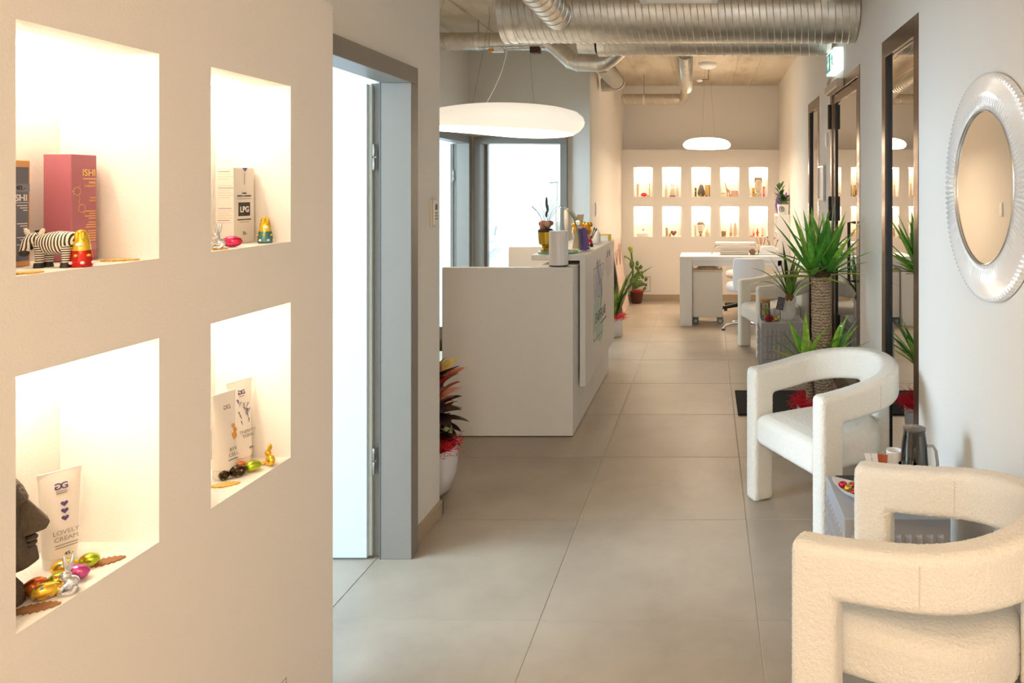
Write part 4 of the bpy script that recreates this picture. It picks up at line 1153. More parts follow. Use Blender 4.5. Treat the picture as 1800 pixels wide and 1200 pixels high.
MB().obox((0.34, 0, 0.82), (0.75, 0, 0.66), EY, (-0.66, 0, 0.75), 0.17, 0.3, 0.05).build('headrest', WL, lg, bevel=0.035, bseg=4)
MB().tube([(0.3, -0.25, 0.95), (0.3, 0.25, 0.95)], 0.06, 18).build('rolled_towel', mat('towel_grey_green', (206, 212, 200), 0.95), lg, smooth=True)
MB().box(-0.3, 0.15, -0.22, 0.22, 0.0, 0.555).build('pedestal', WHITE_PAINT, lg, bevel=0.02)
MB().tube([(0.30, 0.33, 0.72), (0.29, 0.33, 1.0), (0.315, 0.33, 1.12)], [0.016, 0.02, 0.012], 10).build('arm_lever', mat('lever_grey', (150, 156, 162), 0.4), lg, smooth=True)
ml = thing('floor_lamp', 'slender stand with a thin crossbar beside the added white cupboard', 'floor lamp', (-1.69, 8.05, 0))
MB().lathe([(0.12, 0), (0.12, 0.015), (0.02, 0.02), (0.0, 0.02)], 24).build('base', STEEL, ml, smooth=True)
MB().tube([(0, 0, 0.02), (0, 0, 1.655)], 0.006, 8).build('pole', STEEL, ml)
MB().tube([(0.01, 0, 1.655), (-0.085, 0, 1.65)], 0.006, 8).build('crossbar', STEEL, ml)
# ------------------------------------------------------------------ plants
def leaf_mesh(base, az, elev, L, W, droop, n=8, fold=0.25, wmode='blade', twist=0.0):
    """curved leaf from its base: elev falls by droop (radians) along its length"""
    pos = Vector(base); mids, tg = [], []
    for i in range(n + 1):
        e = elev - droop * (i / n) ** 1.3
        d = Vector((math.cos(e) * math.cos(az), math.cos(e) * math.sin(az), math.sin(e)))
        mids.append(pos.copy()); tg.append(d)
        pos = pos + d * (L / n)
    side0 = Vector((-math.sin(az), math.cos(az), 0))
    Lp, Rp = [], []
    for i in range(n + 1):
        t_ = i / n
        if wmode == 'blade': w = W * (0.55 + 0.9 * t_ - 1.45 * t_ * t_) / 0.69 if t_ < 0.999 else 0.0
        elif wmode == 'oval': w = W * math.sin(PI * min(1, 0.06 + 0.94 * t_)) ** 0.8
        else: w = W * (1 - t_ ** 3) * (0.75 + 0.25 * math.sin(PI * t_))
        w = max(w, 0.0004)
        s_ = Matrix.Rotation(twist * t_, 3, tg[i]) @ side0
        up = tg[i].cross(s_)
        if up.z < 0: up = -up
        Lp.append(mids[i] + s_ * w * 0.5 + up * w * fold * 0.5); Rp.append(mids[i] - s_ * w * 0.5 + up * w * fold * 0.5)
    mb = MB(); m = n + 1
    mb.add(mids + Lp + Rp, [(i, i+1, m+i+1, m+i) for i in range(n)] + [(i, 2*m+i, 2*m+i+1, i+1) for i in range(n)])
    return mb
def leaf(parent, material, *a, name='leaf', **k):
    return leaf_mesh(*a, **k).build(name, material, parent, smooth=True, angle=180, fix=False)
def leafmat(name, col, vein=None, scale=30, rough=0.4):
    m_, nt, p = nodes_of(name)
    tc = nt.nodes.new('ShaderNodeTexCoord'); v = nt.nodes.new('ShaderNodeTexNoise'); v.inputs['Scale'].default_value = scale
    nt.links.new(tc.outputs['Object'], v.inputs['Vector'])
    r = nt.nodes.new('ShaderNodeValToRGB'); r.color_ramp.elements[0].position = 0.4; r.color_ramp.elements[1].position = 0.62
    c2 = vein or tuple(min(255, int(x * 1.18)) for x in col)
    r.color_ramp.elements[0].color = rgba(col); r.color_ramp.elements[1].color = rgba(c2)
    nt.links.new(v.outputs['Fac'], r.inputs['Fac']); nt.links.new(r.outputs[0], p.inputs['Base Color'])
    p.inputs['Roughness'].default_value = rough
    p.inputs['Subsurface Weight'].default_value = 0.0
    return m_
YG = [leafmat('yucca_green', (96, 162, 58)), leafmat('yucca_light', (146, 198, 72)), leafmat('yucca_deep', (72, 134, 48)), leafmat('yucca_yellow', (176, 178, 56))]
SOIL = mat('soil', (62, 46, 36), 0.95, bump=0.8, bscale=60)
RED = mat('red_sisal', (222, 30, 52), 0.8)
RED_DIM = mat('coral_sisal', (236, 74, 84), 0.8)
POT_WHITE = mat('pot_white', (232, 230, 228), 0.4)
def sisal(parent, c, r, h, n, m_, seed=1, rin=0.0):
    rd = random.Random(seed); mb = MB()
    for k in range(n):
        a = rd.uniform(0, 2*PI); q = rin + (r - rin) * math.sqrt(rd.random())
        p0 = Vector((c[0] + q * math.cos(a), c[1] + q * math.sin(a), c[2] + rd.uniform(-0.01, h * 0.4)))
        d = Vector((rd.uniform(-1, 1), rd.uniform(-1, 1), rd.uniform(-0.2, 0.9)))
        p1 = p0 + d * 0.3 * h + Vector((math.cos(a), math.sin(a), 0)) * 0.2 * h
        p2 = p1 + Vector((rd.uniform(-1, 1), rd.uniform(-1, 1), rd.uniform(-0.6, 0.7))) * 0.4 * h
        mb.tube([p0, p1, p2], 0.0012, 3, caps=False)
    o = mb.build('sisal_nest', m_, parent, fix=False); o['kind'] = 'stuff'
    return o
def pot(parent, prof, m_, name='pot', seg=32, sx=1, sy=1):
    """prof outer (r, z) bottom to top; wall thickness added inside"""
    inner = [(max(r - 0.008, 0.001), z) for r, z in reversed(prof)][:-1]
    inner.append((0.0, prof[0][1] + 0.012))
    return MB().lathe([(0.0, prof[0][1])] + prof + inner, seg, sx=sx, sy=sy).build(name, m_, parent, smooth=True, angle=50)

# yucca
yc = thing('yucca_plant', 'potted yucca with thick ringed trunk standing before the white wall', 'plant', (0.700, 4.45, 0))
pot(yc, [(0.10, 0.0), (0.125, 0.02), (0.14, 0.12), (0.145, 0.235)], POT_WHITE)
MB().lathe([(0.0, 0.20), (0.136, 0.205)], 24).build('soil', SOIL, yc)
sisal(yc, (0, 0, 0.22), 0.135, 0.13, 900, RED, 4, 0.03)
BARK, nt, p = nodes_of('yucca_bark')
tc = nt.nodes.new('ShaderNodeTexCoord'); w = nt.nodes.new('ShaderNodeTexWave'); w.bands_direction = 'Z'
w.inputs['Scale'].default_value = 17; w.inputs['Distortion'].default_value = 7; w.inputs['Detail'].default_value = 5; w.inputs['Detail Scale'].default_value = 4.0
nt.links.new(tc.outputs['Object'], w.inputs['Vector'])
r = nt.nodes.new('ShaderNodeValToRGB'); r.color_ramp.elements[0].color = rgba((112, 88, 66)); r.color_ramp.elements[1].color = rgba((184, 164, 138))
nt.links.new(w.outputs['Fac'], r.inputs['Fac']); nt.links.new(r.outputs[0], p.inputs['Base Color']); p.inputs['Roughness'].default_value = 0.9
rd = random.Random(3)
def trunk(parent, p0, p1, r0, r1, name='trunk'):
    p0, p1 = Vector(p0), Vector(p1); n = int((p1 - p0).length / 0.011)
    path, rs = [], []
    for k in range(n + 1):
        t_ = k / n
        path.append(p0.lerp(p1, t_) + Vector((rd.uniform(-1, 1), rd.uniform(-1, 1), 0)) * 0.0012)
        rs.append((r0 + (r1 - r0) * t_) * (1.0 + (0.028 if k % 2 else -0.012) + rd.uniform(-0.03, 0.03)))
    return MB().tube(path, rs, 20).build(name, BARK, parent, smooth=True, angle=25)
trunk(yc, (0.02, 0, 0.19), (0.0, 0, 1.045), 0.066, 0.060)
trunk(yc, (-0.06, -0.02, 0.19), (-0.085, -0.03, 0.50), 0.026, 0.020, 'side_trunk')
def crown(parent, c, n, Lr, W, seed, elev0=1.45, elev1=0.15, azr=(0, 2*PI), mats=YG, droop=0.35):
    r = random.Random(seed)
    for k in range(n):
        f = (k + 0.5) / n
        az = azr[0] + (azr[1] - azr[0]) * ((k * 0.618034) % 1.0)
        el = elev0 + (elev1 - elev0) * f ** 1.15 + r.uniform(-0.1, 0.1)
        L = Lr * (0.82 + 0.28 * r.random()) * (1.0 if f < 0.8 else 0.85)
        reach = c[0] + L * math.cos(max(el - 0.2, 0)) * math.cos(az)
        if reach > 0.29: L *= max(0.3, (0.29 - c[0]) / (reach - c[0]))
        m_ = mats[min(len(mats) - 1, int(r.random() * 3))] if f < 0.86 or len(mats) < 4 else mats[3]
        b_ = Vector(c) + Vector((math.cos(az), math.sin(az), 0)) * 0.018 + Vector((0, 0, 0.03 - 0.06 * f))
        leaf(parent, m_, b_, az, el, L, W, droop * (0.5 + r.random()), wmode='blade', fold=0.35)
crown(yc, (-0.05, -0.01, 1.06), 26, 0.38, 0.043, 11, 1.5, -0.05, droop=0.18)
crown(yc, (0.055, 0.01, 1.07), 26, 0.38, 0.043, 23, 1.5, 0.0, droop=0.18)
crown(yc, (-0.09, -0.03, 0.50), 13, 0.30, 0.046, 31, 1.35, 0.5, droop=0.3)
crown(yc, (0.07, -0.02, 0.52), 10, 0.29, 0.042, 37, 1.35, 0.6, (-1.2, 1.2), droop=0.3)
leaf(yc, YG[1], (-0.055, -0.03, 1.0), PI * 1.05, -0.3, 0.16, 0.03, 1.0)
# fibres under the crowns
MB().lathe([(0.05, 1.02), (0.066, 1.045), (0.05, 1.07), (0.02, 1.09), (0.0, 1.09)], 16).build('crown_stub', mat('crown_brown', (70, 52, 38), 0.9), yc, smooth=True)

# croton behind the wall corner
cr = thing('croton_plant', 'croton with red, orange and dark leaves in a white pot by the wall corner', 'plant', (-1.455, 3.715, 0))
pot(cr, [(0.085, 0.0), (0.115, 0.025), (0.145, 0.10), (0.155, 0.18), (0.150, 0.245)], mat('pot_marbled', (222, 220, 222), 0.35, var=0.04, vscale=8), seg=36)
MB().lathe([(0.0, 0.205), (0.143, 0.21)], 24).build('soil', SOIL, cr)
sisal(cr, (0, 0, 0.23), 0.15, 0.09, 700, RED, 9, 0.02)
CM = [leafmat('croton_red', (170, 28, 30), (196, 60, 44)), leafmat('croton_dark', (34, 18, 18), (64, 26, 24), 30, 0.65), leafmat('croton_orange', (206, 120, 70), (190, 76, 52)), leafmat('croton_green', (74, 86, 36), (150, 150, 50)), leafmat('croton_yellow', (206, 176, 60), (180, 150, 40)), leafmat('croton_maroon', (86, 24, 26), (52, 18, 20), 30, 0.6)]
MB().tube([(0, 0, 0.2), (0.01, 0, 0.45), (0.0, 0, 0.56)], [0.012, 0.010, 0.006], 8).build('stem', mat('croton_stem', (90, 78, 56), 0.8), cr, smooth=True)
rd = random.Random(21)
for k in range(84):
    z = 0.27 + 0.29 * (k / 83)
    az = k * 2.39996
    f = k / 83
    el = -0.1 + 1.0 * f + rd.uniform(-0.35, 0.5)
    wts = [1, 1, 5, 5, 3, 1] if f < 0.6 else [0, 2, 4, 1, 0, 0]
    m_ = rd.choice([CM[1], CM[1], CM[1], CM[5], CM[3], CM[2]]) if f < 0.7 else rd.choice([CM[0], CM[2], CM[4], CM[1], CM[0]])
    leaf(cr, m_, (0.008 * math.cos(az), 0.008 * math.sin(az), z), az, el, (0.15 + 0.05 * f) + 0.05 * rd.random(), 0.095, 0.2 + 0.5 * rd.random(), wmode='oval', fold=0.3)

# snake plant beyond the counter
sp = thing('snake_plant', 'snake plant in a white pot past the end of the counter', 'plant', (-1.0, 7.70, 0))
pot(sp, [(0.075, 0.0), (0.088, 0.012), (0.092, 0.2)], POT_WHITE)
MB().lathe([(0.0, 0.175), (0.083, 0.178)], 20).build('soil', SOIL, sp)
sisal(sp, (0, 0, 0.19), 0.098, 0.09, 500, RED_DIM, 5, 0.02)
SNK = [leafmat('snake_green', (64, 104, 44), (120, 150, 60), 14), leafmat('snake_edge', (150, 176, 70), (90, 130, 50), 14)]
for k, (az, el, L, W, dr) in enumerate(((0.2, 1.30, 0.72, 0.055, 0.9), (0.0, 1.42, 0.52, 0.05, 0.25), (0.5, 1.38, 0.60, 0.052, 0.45), (PI, 1.45, 0.6, 0.05, 0.2), (2.2, 1.35, 0.5, 0.05, 0.3), (-1.2, 1.4, 0.45, 0.05, 0.3), (-0.3, 1.15, 0.42, 0.04, -0.1))):
    leaf(sp, SNK[k % 2], (0.02 * math.cos(az), 0.02 * math.sin(az), 0.17), az, el, L, W * 1.35, dr, wmode='strap', fold=0.5, twist=0.5)

# cactus in the far corner
ca = thing('cactus_plant', 'prickly pear cactus in a brown pot in the far corner', 'plant', (-0.985, 9.93, 0))
pot(ca, [(0.062, 0.0), (0.078, 0.02), (0.088, 0.13), (0.092, 0.135), (0.092, 0.165)], mat('pot_brown', (86, 46, 34), 0.3))
MB().lathe([(0.0, 0.142), (0.083, 0.146)], 20).build('soil', SOIL, ca)
sisal(ca, (0.02, -0.02, 0.15), 0.065, 0.06, 260, RED, 15)
CG = [leafmat('cactus_green', (76, 104, 50), (110, 134, 66), 120, 0.6), leafmat('cactus_lime', (150, 168, 60), (170, 184, 80), 120, 0.6)]
def pad(c, r, h, rot=0.0, m_=0):
    MB().ell(c, r, 0.02 + r * 0.25, h, 14, 10, Matrix.Rotation(rot, 3, 'Y')).build('pad', CG[m_], ca, smooth=True)
MB().tube([(-0.045, 0, 0.14), (-0.05, 0, 0.33), (-0.055, 0, 0.5), (-0.075, 0, 0.72)], [0.02, 0.018, 0.013, 0.012], 10).build('cactus_stem', CG[0], ca, smooth=True)
MB().tube([(-0.06, 0, 0.55), (-0.10, 0, 0.61), (-0.135, 0, 0.635)], 0.008, 8).build('cactus_stem', CG[0], ca, smooth=True)
for q in ((-0.055, 0, 0.30, 0.042, 0.062, 0, 0), (-0.065, 0, 0.535, 0.036, 0.058, 0, 0), (-0.085, 0, 0.755, 0.033, 0.036, 0, 1), (-0.075, 0.0, 0.72, 0.025, 0.028, 0, 1), (-0.155, 0, 0.645, 0.022, 0.022, 0, 1),
          (0.0, 0, 0.26, 0.045, 0.065, 0.2, 0), (0.045, 0, 0.27, 0.04, 0.05, 0.4, 0), (0.0, 0, 0.37, 0.035, 0.06, 0.25, 0), (0.025, 0, 0.46, 0.022, 0.05, 0.1, 0), (0.01, 0, 0.55, 0.024, 0.036, 0, 0), (-0.005, 0, 0.49, 0.018, 0.03, -0.2, 0),
          (0.06, 0, 0.41, 0.03, 0.04, 0.2, 0), (0.06, 0, 0.50, 0.022, 0.03, 0, 0), (0.05, -0.02, 0.44, 0.016, 0.022, 0, 1), (0.085, 0, 0.36, 0.02, 0.028, 0, 0), (0.09, 0, 0.26, 0.022, 0.03, 0.8, 0), (0.13, 0, 0.33, 0.024, 0.03, 0.3, 0), (0.13, 0, 0.25, 0.018, 0.022, 0.3, 0), (0.045, -0.02, 0.355, 0.016, 0.026, 0, 1), (0.11, 0, 0.2, 0.02, 0.03, 0.9, 0), (0.05, 0, 0.17, 0.025, 0.03, 1.0, 1)):
    pad((q[0], q[1], q[2] ), q[3], q[4], q[5], q[6])

# leafy bulb plant in a white vase on the far box table
dp = thing('amaryllis_plant', 'strappy green plant in a ragged white vase on the far box table', 'plant', (0.715, 6.36, TH))
vp = [(0.05, 0.0), (0.062, 0.02), (0.066, 0.07), (0.060, 0.13), (0.072, 0.17)]
pot(dp, vp, mat('vase_marble', (226, 224, 220), 0.45, var=0.08, vscale=18), 'vase', 24)
for k in range(12):
    a = 2 * PI * k / 12
    MB().add([(0.068*math.cos(a-0.2), 0.068*math.sin(a-0.2), 0.165), (0.068*math.cos(a+0.2), 0.068*math.sin(a+0.2), 0.165), (0.078*math.cos(a), 0.078*math.sin(a), 0.19 + 0.012 * (k % 3))], [(0, 1, 2)]).build('ragged_rim', MATS['vase_marble'], dp)
MB().ell((0.01, 0, 0.185), 0.042, 0.042, 0.05).build('bulb', mat('bulb_brown', (122, 82, 48), 0.8, var=0.2, vscale=40), dp, smooth=True)
DG = [leafmat('amaryllis_green', (52, 96, 38), (80, 126, 46)), leafmat('amaryllis_light', (96, 144, 52), (120, 160, 60)), leafmat('amaryllis_deep', (36, 70, 32), (52, 90, 40))]
for k, (az, el, L, W, dr) in enumerate(((3.1, 1.0, 0.44, 0.030, 0.95), (3.0, 1.25, 0.40, 0.028, 0.3), (2.7, 1.38, 0.34, 0.026, 0.15), (3.4, 1.15, 0.30, 0.028, 0.3), (0.3, 1.35, 0.42, 0.032, 0.2), (0.1, 1.48, 0.47, 0.03, 0.05), (1.0, 1.4, 0.36, 0.03, 0.2), (-0.8, 1.3, 0.33, 0.03, 0.5), (-0.2, 1.1, 0.32, 0.03, 0.9), (0.5, 1.0, 0.28, 0.028, 1.0), (-1.8, 1.2, 0.28, 0.03, 0.5), (2.2, 1.45, 0.5, 0.022, 0.1), (3.15, 0.9, 0.42, 0.018, 1.9), (-0.4, 1.45, 0.4, 0.03, 0.1))):
    leaf(dp, DG[k % 3], (0.01 + 0.015 * math.cos(az), 0.015 * math.sin(az), 0.20), az, el, L, W * 2.0, dr, wmode='strap', fold=0.3)
cd = thing('message_card', 'dark grey card with white handwriting leaning on the white vase', 'card', (0.640, 6.29, TH))
MB().obox((0, 0, 0.150), (1, 0, -0.22), (0.22, 0, 1), EY, 0.032, 0.055, 0.0012).build('card', mat('card_grey', (92, 88, 94), 0.7), cd)
MB().tube([(-0.006, 0.0, 0.0), (0.0, 0.001, 0.10)], 0.0022, 6).build('stick', mat('stick_dark', (90, 70, 52), 0.8), cd)
for k in range(5):
    r_ = random.Random(k)
    z = 0.19 - 0.018 * k
    pts = [(-0.03 + 0.22 * (z - 0.150) + 0.006 * i + 0.004, -0.0018, z - 0.0013 * i + r_.uniform(-0.004, 0.004)) for i in range(9)]
    MB().tube(pts, 0.0009, 4).build('handwriting', mat('chalk_white', (226, 226, 230), 0.8), cd)
# pot plant on the tall shelf
kp = thing('potted_plant', 'bushy little plant in a white emblem pot on top of the tall shelf', 'plant', (0.94, 8.93, 1.2625))
MB().add([(-0.058,-0.058,0),(0.058,-0.058,0),(0.058,0.058,0),(-0.058,0.058,0),(-0.068,-0.068,0.125),(0.068,-0.068,0.125),(0.068,0.068,0.125),(-0.068,0.068,0.125)],
         [(0,3,2,1),(4,5,6,7),(0,1,5,4),(1,2,6,5),(2,3,7,6),(3,0,4,7)]).build('pot', POT_WHITE, kp, bevel=0.004)
EMB = mat('emblem_ink', (70, 70, 72), 0.6)
cir = [(-0.025 + 0.03 * math.cos(2*PI*i/24), -0.0695, 0.068 + 0.03 * math.sin(2*PI*i/24)) for i in range(25)]
MB().tube(cir, 0.0035, 6, caps=False).build('emblem_ring', EMB, kp)
MB().tube([(-0.03, -0.0692, 0.085), (-0.018, -0.0692, 0.078), (-0.03, -0.0692, 0.066), (-0.016, -0.0692, 0.055)], 0.0045, 6).build('emblem_mark', EMB, kp)
KG = [leafmat('kale_green', (52, 100, 46), (84, 132, 60)), leafmat('kale_deep', (36, 76, 40), (56, 100, 48))]
rd = random.Random(5)
for k in range(30):
    az = k * 2.4; f = k / 29
    st = Vector((0.02 * math.cos(az), 0.02 * math.sin(az), 0.12 + 0.10 * f))
    if f > 0.75: st += Vector((-0.035, 0, 0.10 * (f - 0.75) / 0.25 + 0.02))
    leaf(kp, KG[k % 2], st, az, 0.35 + 0.8 * f + rd.uniform(-0.2, 0.2), 0.085 + 0.03 * rd.random(), 0.05, 0.5, n=5, wmode='oval', fold=0.2)
MB().tube([(-0.02, 0, 0.11), (-0.035, 0, 0.30)], 0.006, 6).build('stem', KG[1], kp)
MB().ell((0.03, -0.02, 0.15), 0.02, 0.02, 0.03, 10, 8).build('seed_pod', mat('pod_tan', (190, 150, 104), 0.7), kp, smooth=True)
pm = tag(MB().prism([(-0.065, 0.0), (-0.03, 0.0), (0.035, 0.06), (0.06, 0.2), (0.05, 0.285), (0.02, 0.24), (-0.02, 0.23), (-0.05, 0.285), (-0.085, 0.2), (-0.10, 0.11), (-0.09, 0.05)], (0, 0, 0), EX, EZ, 0.012).build('purple_heart', mat('purple_felt', (150, 110, 186), 0.8), bevel=0.003, loc=(0.955, 9.12, 1.2625)), 'purple cut-out ornament standing behind the emblem pot', 'ornament')

# ------------------------------------------------------------------ on the near box table
cf = thing('carafe', 'smoked glass water carafe with lid and handle on the near box table', 'carafe', (0.800, 2.775, TH))
MB().lathe([(0.0, 0.0), (0.05, 0.0), (0.055, 0.008), (0.054, 0.08), (0.048, 0.17), (0.040, 0.222)], 32, open_top=True).build('carafe_body', SMOKE, cf, smooth=True, angle=60)
MB().lathe([(0.0, 0.208), (0.037, 0.208), (0.0375, 0.222), (0.043, 0.224), (0.043, 0.231), (0.0, 0.233)], 32).build('lid', mat('lid_smoke', (84, 76, 70), 0.3), cf, smooth=True, angle=40)
MB().tube([(0.04, -0.01, 0.165), (0.066, -0.02, 0.168), (0.076, -0.024, 0.15), (0.082, -0.026, 0.10), (0.078, -0.024, 0.045), (0.055, -0.012, 0.035)], 0.006, 10).build('handle', mat('handle_glass', (196, 193, 188), 0.1, trans=0.5), cf, smooth=True)
gl2 = tag(MB().lathe([(0.0, 0.0), (0.030, 0.0), (0.034, 0.12)], 24, open_top=True).build('drinking_glass', CLEAR, smooth=True, loc=(0.753, 2.700, TH)), 'clear drinking glass in front of the smoked carafe', 'glass')
cu2 = tag(MB().lathe([(0.0, 0.0), (0.026, 0.0), (0.031, 0.118), (0.029, 0.118), (0.024, 0.006), (0.0, 0.006)], 28).build('paper_cup', mat('cup_white', (246, 244, 242), 0.5), smooth=True, loc=(0.742, 2.85, TH)), 'plain white cup standing beside the smoked carafe', 'cup')
sg = thing('sachet_glass', 'small glass holding sugar sachets beside the plain white cup', 'sachet holder', (0.673, 2.815, TH))
MB().lathe([(0.0, 0.0), (0.028, 0.0), (0.034, 0.09)], 20, open_top=True).build('glass', CLEAR, sg, smooth=True)
for k, (x, y, a, c_) in enumerate(((-0.016, 0.0, -0.28, 'sachet_white'), (-0.006, -0.006, -0.12, 'sachet_white'), (0.004, 0.004, 0.03, 'sachet_rust'), (0.012, -0.004, 0.1, 'sachet_rust'), (0.018, 0.003, 0.24, 'sachet_white'))):
    m_ = mat('sachet_white', (240, 236, 232), 0.7) if c_ == 'sachet_white' else mat('sachet_rust', (190, 96, 56), 0.6)
    MB().obox((x + a * 0.06, y, 0.066), EX, EY, (a, 0.05, 1), 0.011, 0.0015, 0.052 if c_ == 'sachet_white' else 0.046).build('sachet', m_, sg)
bp = thing('boat_dish', 'white boat-shaped dish of foil eggs on the near box table', 'dish', (0.597, 2.672, TH), -0.62)
vs_, fs = [], []
for j, (sc, z) in enumerate(((0.5, 0.0), (0.8, 0.012), (1.0, 0.03), (0.96, 0.03), (0.75, 0.014), (0.45, 0.004))):
    for i in range(40):
        a = 2 * PI * i / 40; ca_ = math.cos(a)
        x = 0.145 * sc * ca_; w = 0.062 * sc * math.copysign(abs(math.sin(a)) ** 1.25, math.sin(a))
        vs_.append((x, w, z + 0.02 * sc * ca_ ** 4 * (1 if j in (2, 3) else 0.4)))
for j in range(5):
    for i in range(40):
        i2 = (i+1) % 40; fs.append((j*40+i, j*40+i2, (j+1)*40+i2, (j+1)*40+i))
fs.append(tuple(range(39, -1, -1))); fs.append(tuple(5*40+i for i in range(40)))
MB().add(vs_, fs).build('dish_shell', POT_WHITE, bp, smooth=True, angle=50)
def foil(name, col, dots=None, rough=0.22, scale=55):
    if name in MATS: return MATS[name]
    m_, nt, p = nodes_of(name)
    p.inputs['Metallic'].default_value = 0.75; p.inputs['Roughness'].default_value = rough
    tc = nt.nodes.new('ShaderNodeTexCoord')
    if dots:
        v = nt.nodes.new('ShaderNodeTexVoronoi'); v.inputs['Scale'].default_value = scale
        nt.links.new(tc.outputs['Object'], v.inputs['Vector'])
        r = nt.nodes.new('ShaderNodeValToRGB'); r.color_ramp.interpolation = 'CONSTANT'
        r.color_ramp.elements[0].color = rgba(dots); r.color_ramp.elements[1].color = rgba(col); r.color_ramp.elements[1].position = 0.28
        nt.links.new(v.outputs['Distance'], r.inputs['Fac']); nt.links.new(r.outputs[0], p.inputs['Base Color'])
    else: p.inputs['Base Color'].default_value = rgba(col)
    n = nt.nodes.new('ShaderNodeTexNoise'); n.inputs['Scale'].default_value = 160; n.inputs['Detail'].default_value = 4
    nt.links.new(tc.outputs['Object'], n.inputs['Vector'])
    b = nt.nodes.new('ShaderNodeBump'); b.inputs['Strength'].default_value = 0.35; b.inputs['Distance'].default_value = 0.002
    nt.links.new(n.outputs['Fac'], b.inputs['Height']); nt.links.new(b.outputs[0], p.inputs['Normal'])
    return m_
F_GOLD = foil('foil_gold', (232, 190, 60)); F_GOLDB = foil('foil_gold_blue', (234, 190, 70), (120, 140, 190), scale=70)
F_RED = foil('foil_red', (196, 40, 40), (230, 190, 70), scale=90); F_PINK = foil('foil_pink', (224, 60, 96), (110, 80, 180), scale=75)
F_GREEN = foil('foil_green', (168, 190, 50), (216, 80, 60), scale=75); F_COPPER = foil('foil_copper', (200, 100, 50), (236, 170, 90), scale=110)
F_DARK = foil('foil_dark', (58, 44, 30), (226, 200, 70), scale=95); F_SILVER = foil('foil_silver', (226, 226, 228), rough=0.12)
F_PURPLE = foil('foil_purple', (200, 90, 150), (110, 70, 170), scale=75)
def egg_mb(L=0.042, R=0.0145, yaw=0.0, roll=0.0):
    mb = MB(); vs_, fs = [], []; n, seg = 10, 14
    for j in range(n + 1):
        t_ = j / n; x = -L/2 + L * t_
        r = R * math.sqrt(max(0.0, 1 - ((2*t_ - 1)) ** 2)) * (1 + 0.10 * (0.5 - t_))
        for i in range(seg):
            a = 2 * PI * i / seg; vs_.append((x, r * math.cos(a), R + r * math.sin(a)))
    for j in range(n):
        for i in range(seg):
            i2 = (i+1) % seg; fs.append((j*seg+i, j*seg+i2, (j+1)*seg+i2, (j+1)*seg+i))
    return mb.add(vs_, fs)
def egg(label, loc, yaw, m_, grp, L=0.042, R=0.0145):
    o = egg_mb(L, R).build('foil_egg', m_, smooth=True, angle=180, loc=loc)
    o.rotation_euler = (0, 0, yaw)
    return tag(o, label, 'chocolate egg', grp)
ec = [('pink', F_PINK), ('copper', F_COPPER), ('gold', F_GOLDB), ('green', F_GREEN), ('red', F_RED), ('gold', F_GOLD), ('red', F_RED), ('pink', F_PINK)]
sp_ = [(-0.102, 0.003, 0), (-0.070, 0.018, 0), (-0.072, -0.014, 0), (-0.036, 0.004, 0), (-0.036, -0.030, 0), (-0.03, 0.034, 0), (0.0, -0.008, 0), (0.04, 0.004, 0)]
used = {}
for k, ((cn, m_), (x, y, z)) in enumerate(zip(ec, sp_)):
    p_ = Matrix.Rotation(-0.62, 3, 'Z') @ Vector((x, y, 0)) + Vector((0.597, 2.672, TH + 0.0085))
    lab = ('pink foil egg at the aisle-side tip of the white boat dish', 'copper foil egg in the white boat dish', 'gold foil egg with blue dots in the white boat dish', 'green foil egg in the white boat dish', 'red foil egg beside the green egg in the white boat dish', 'plain gold foil egg in the white boat dish', 'red foil egg beside the plain gold egg in the boat dish', 'pink foil egg at the wall-side tip of the boat dish')[k]
    egg(lab, p_ + Vector((0, 0, 0.006)), 0.2 + 0.25 * (k % 3), m_, 'foil eggs in the boat dish', 0.036, 0.0135)
tag(MB().box(-0.06, 0.06, -0.03, 0.03, 0, 0.012).build('black_case', BLACK, bevel=0.003, loc=(0.57, 2.835, TH)), 'flat black case lying behind the boat dish', 'case')

# on the far box table
jr = thing('glass_jar', 'cork-lidded glass jar of gold sweets on the far box table', 'jar', (0.51, 6.36, TH))
MB().lathe([(0.0, 0.0), (0.040, 0.0), (0.043, 0.006), (0.043, 0.155)], 28, open_top=True).build('jar_glass', CLEAR, jr, smooth=True, angle=50)
MB().lathe([(0.0, 0.148), (0.040, 0.148), (0.0405, 0.156), (0.046, 0.157), (0.046, 0.18), (0.0, 0.182)], 28).build('cork_lid', mat('cork', (186, 140, 90), 0.8, var=0.12, vscale=60), jr, smooth=True, angle=40)
rd = random.Random(2)
for k in range(14):
    MB().ell((rd.uniform(-0.022, 0.022), rd.uniform(-0.022, 0.022), 0.02 + 0.0075 * k), 0.015, 0.012, 0.011, 10, 7).build('sweet', mat('sweet_%d' % (k % 3), ((236, 196, 70), (222, 170, 80), (186, 196, 80))[k % 3], 0.3), jr, smooth=True)
ch = thing('red_ornament', 'glossy dark red apple ornament before the cork-lidded jar', 'ornament', (0.535, 6.255, TH))
MB().lathe([(0.0, 0.0), (0.025, 0.002), (0.042, 0.022), (0.043, 0.038), (0.03, 0.055), (0.01, 0.053), (0.0, 0.046)], 24).build('apple', mat('apple_red', (150, 16, 24), 0.15, coat=0.5), ch, smooth=True)
MB().tube([(0, 0, 0.048), (0.003, 0, 0.075)], [0.004, 0.011], 10).build('stalk_clip', mat('clip_steel', (160, 160, 170), 0.25, metal=0.9), ch, smooth=True)
for k, (x, y) in enumerate(((0.590, 6.262), (0.612, 6.275), (0.600, 6.30))):
    egg(('gold', 'green', 'copper')[k] + ' foil egg beside the red apple ornament', (x, y, TH + 0.0005), 0.6 * k, (F_GOLDB, F_GREEN, F_COPPER)[k], 'foil eggs on the far box table', 0.036, 0.014)
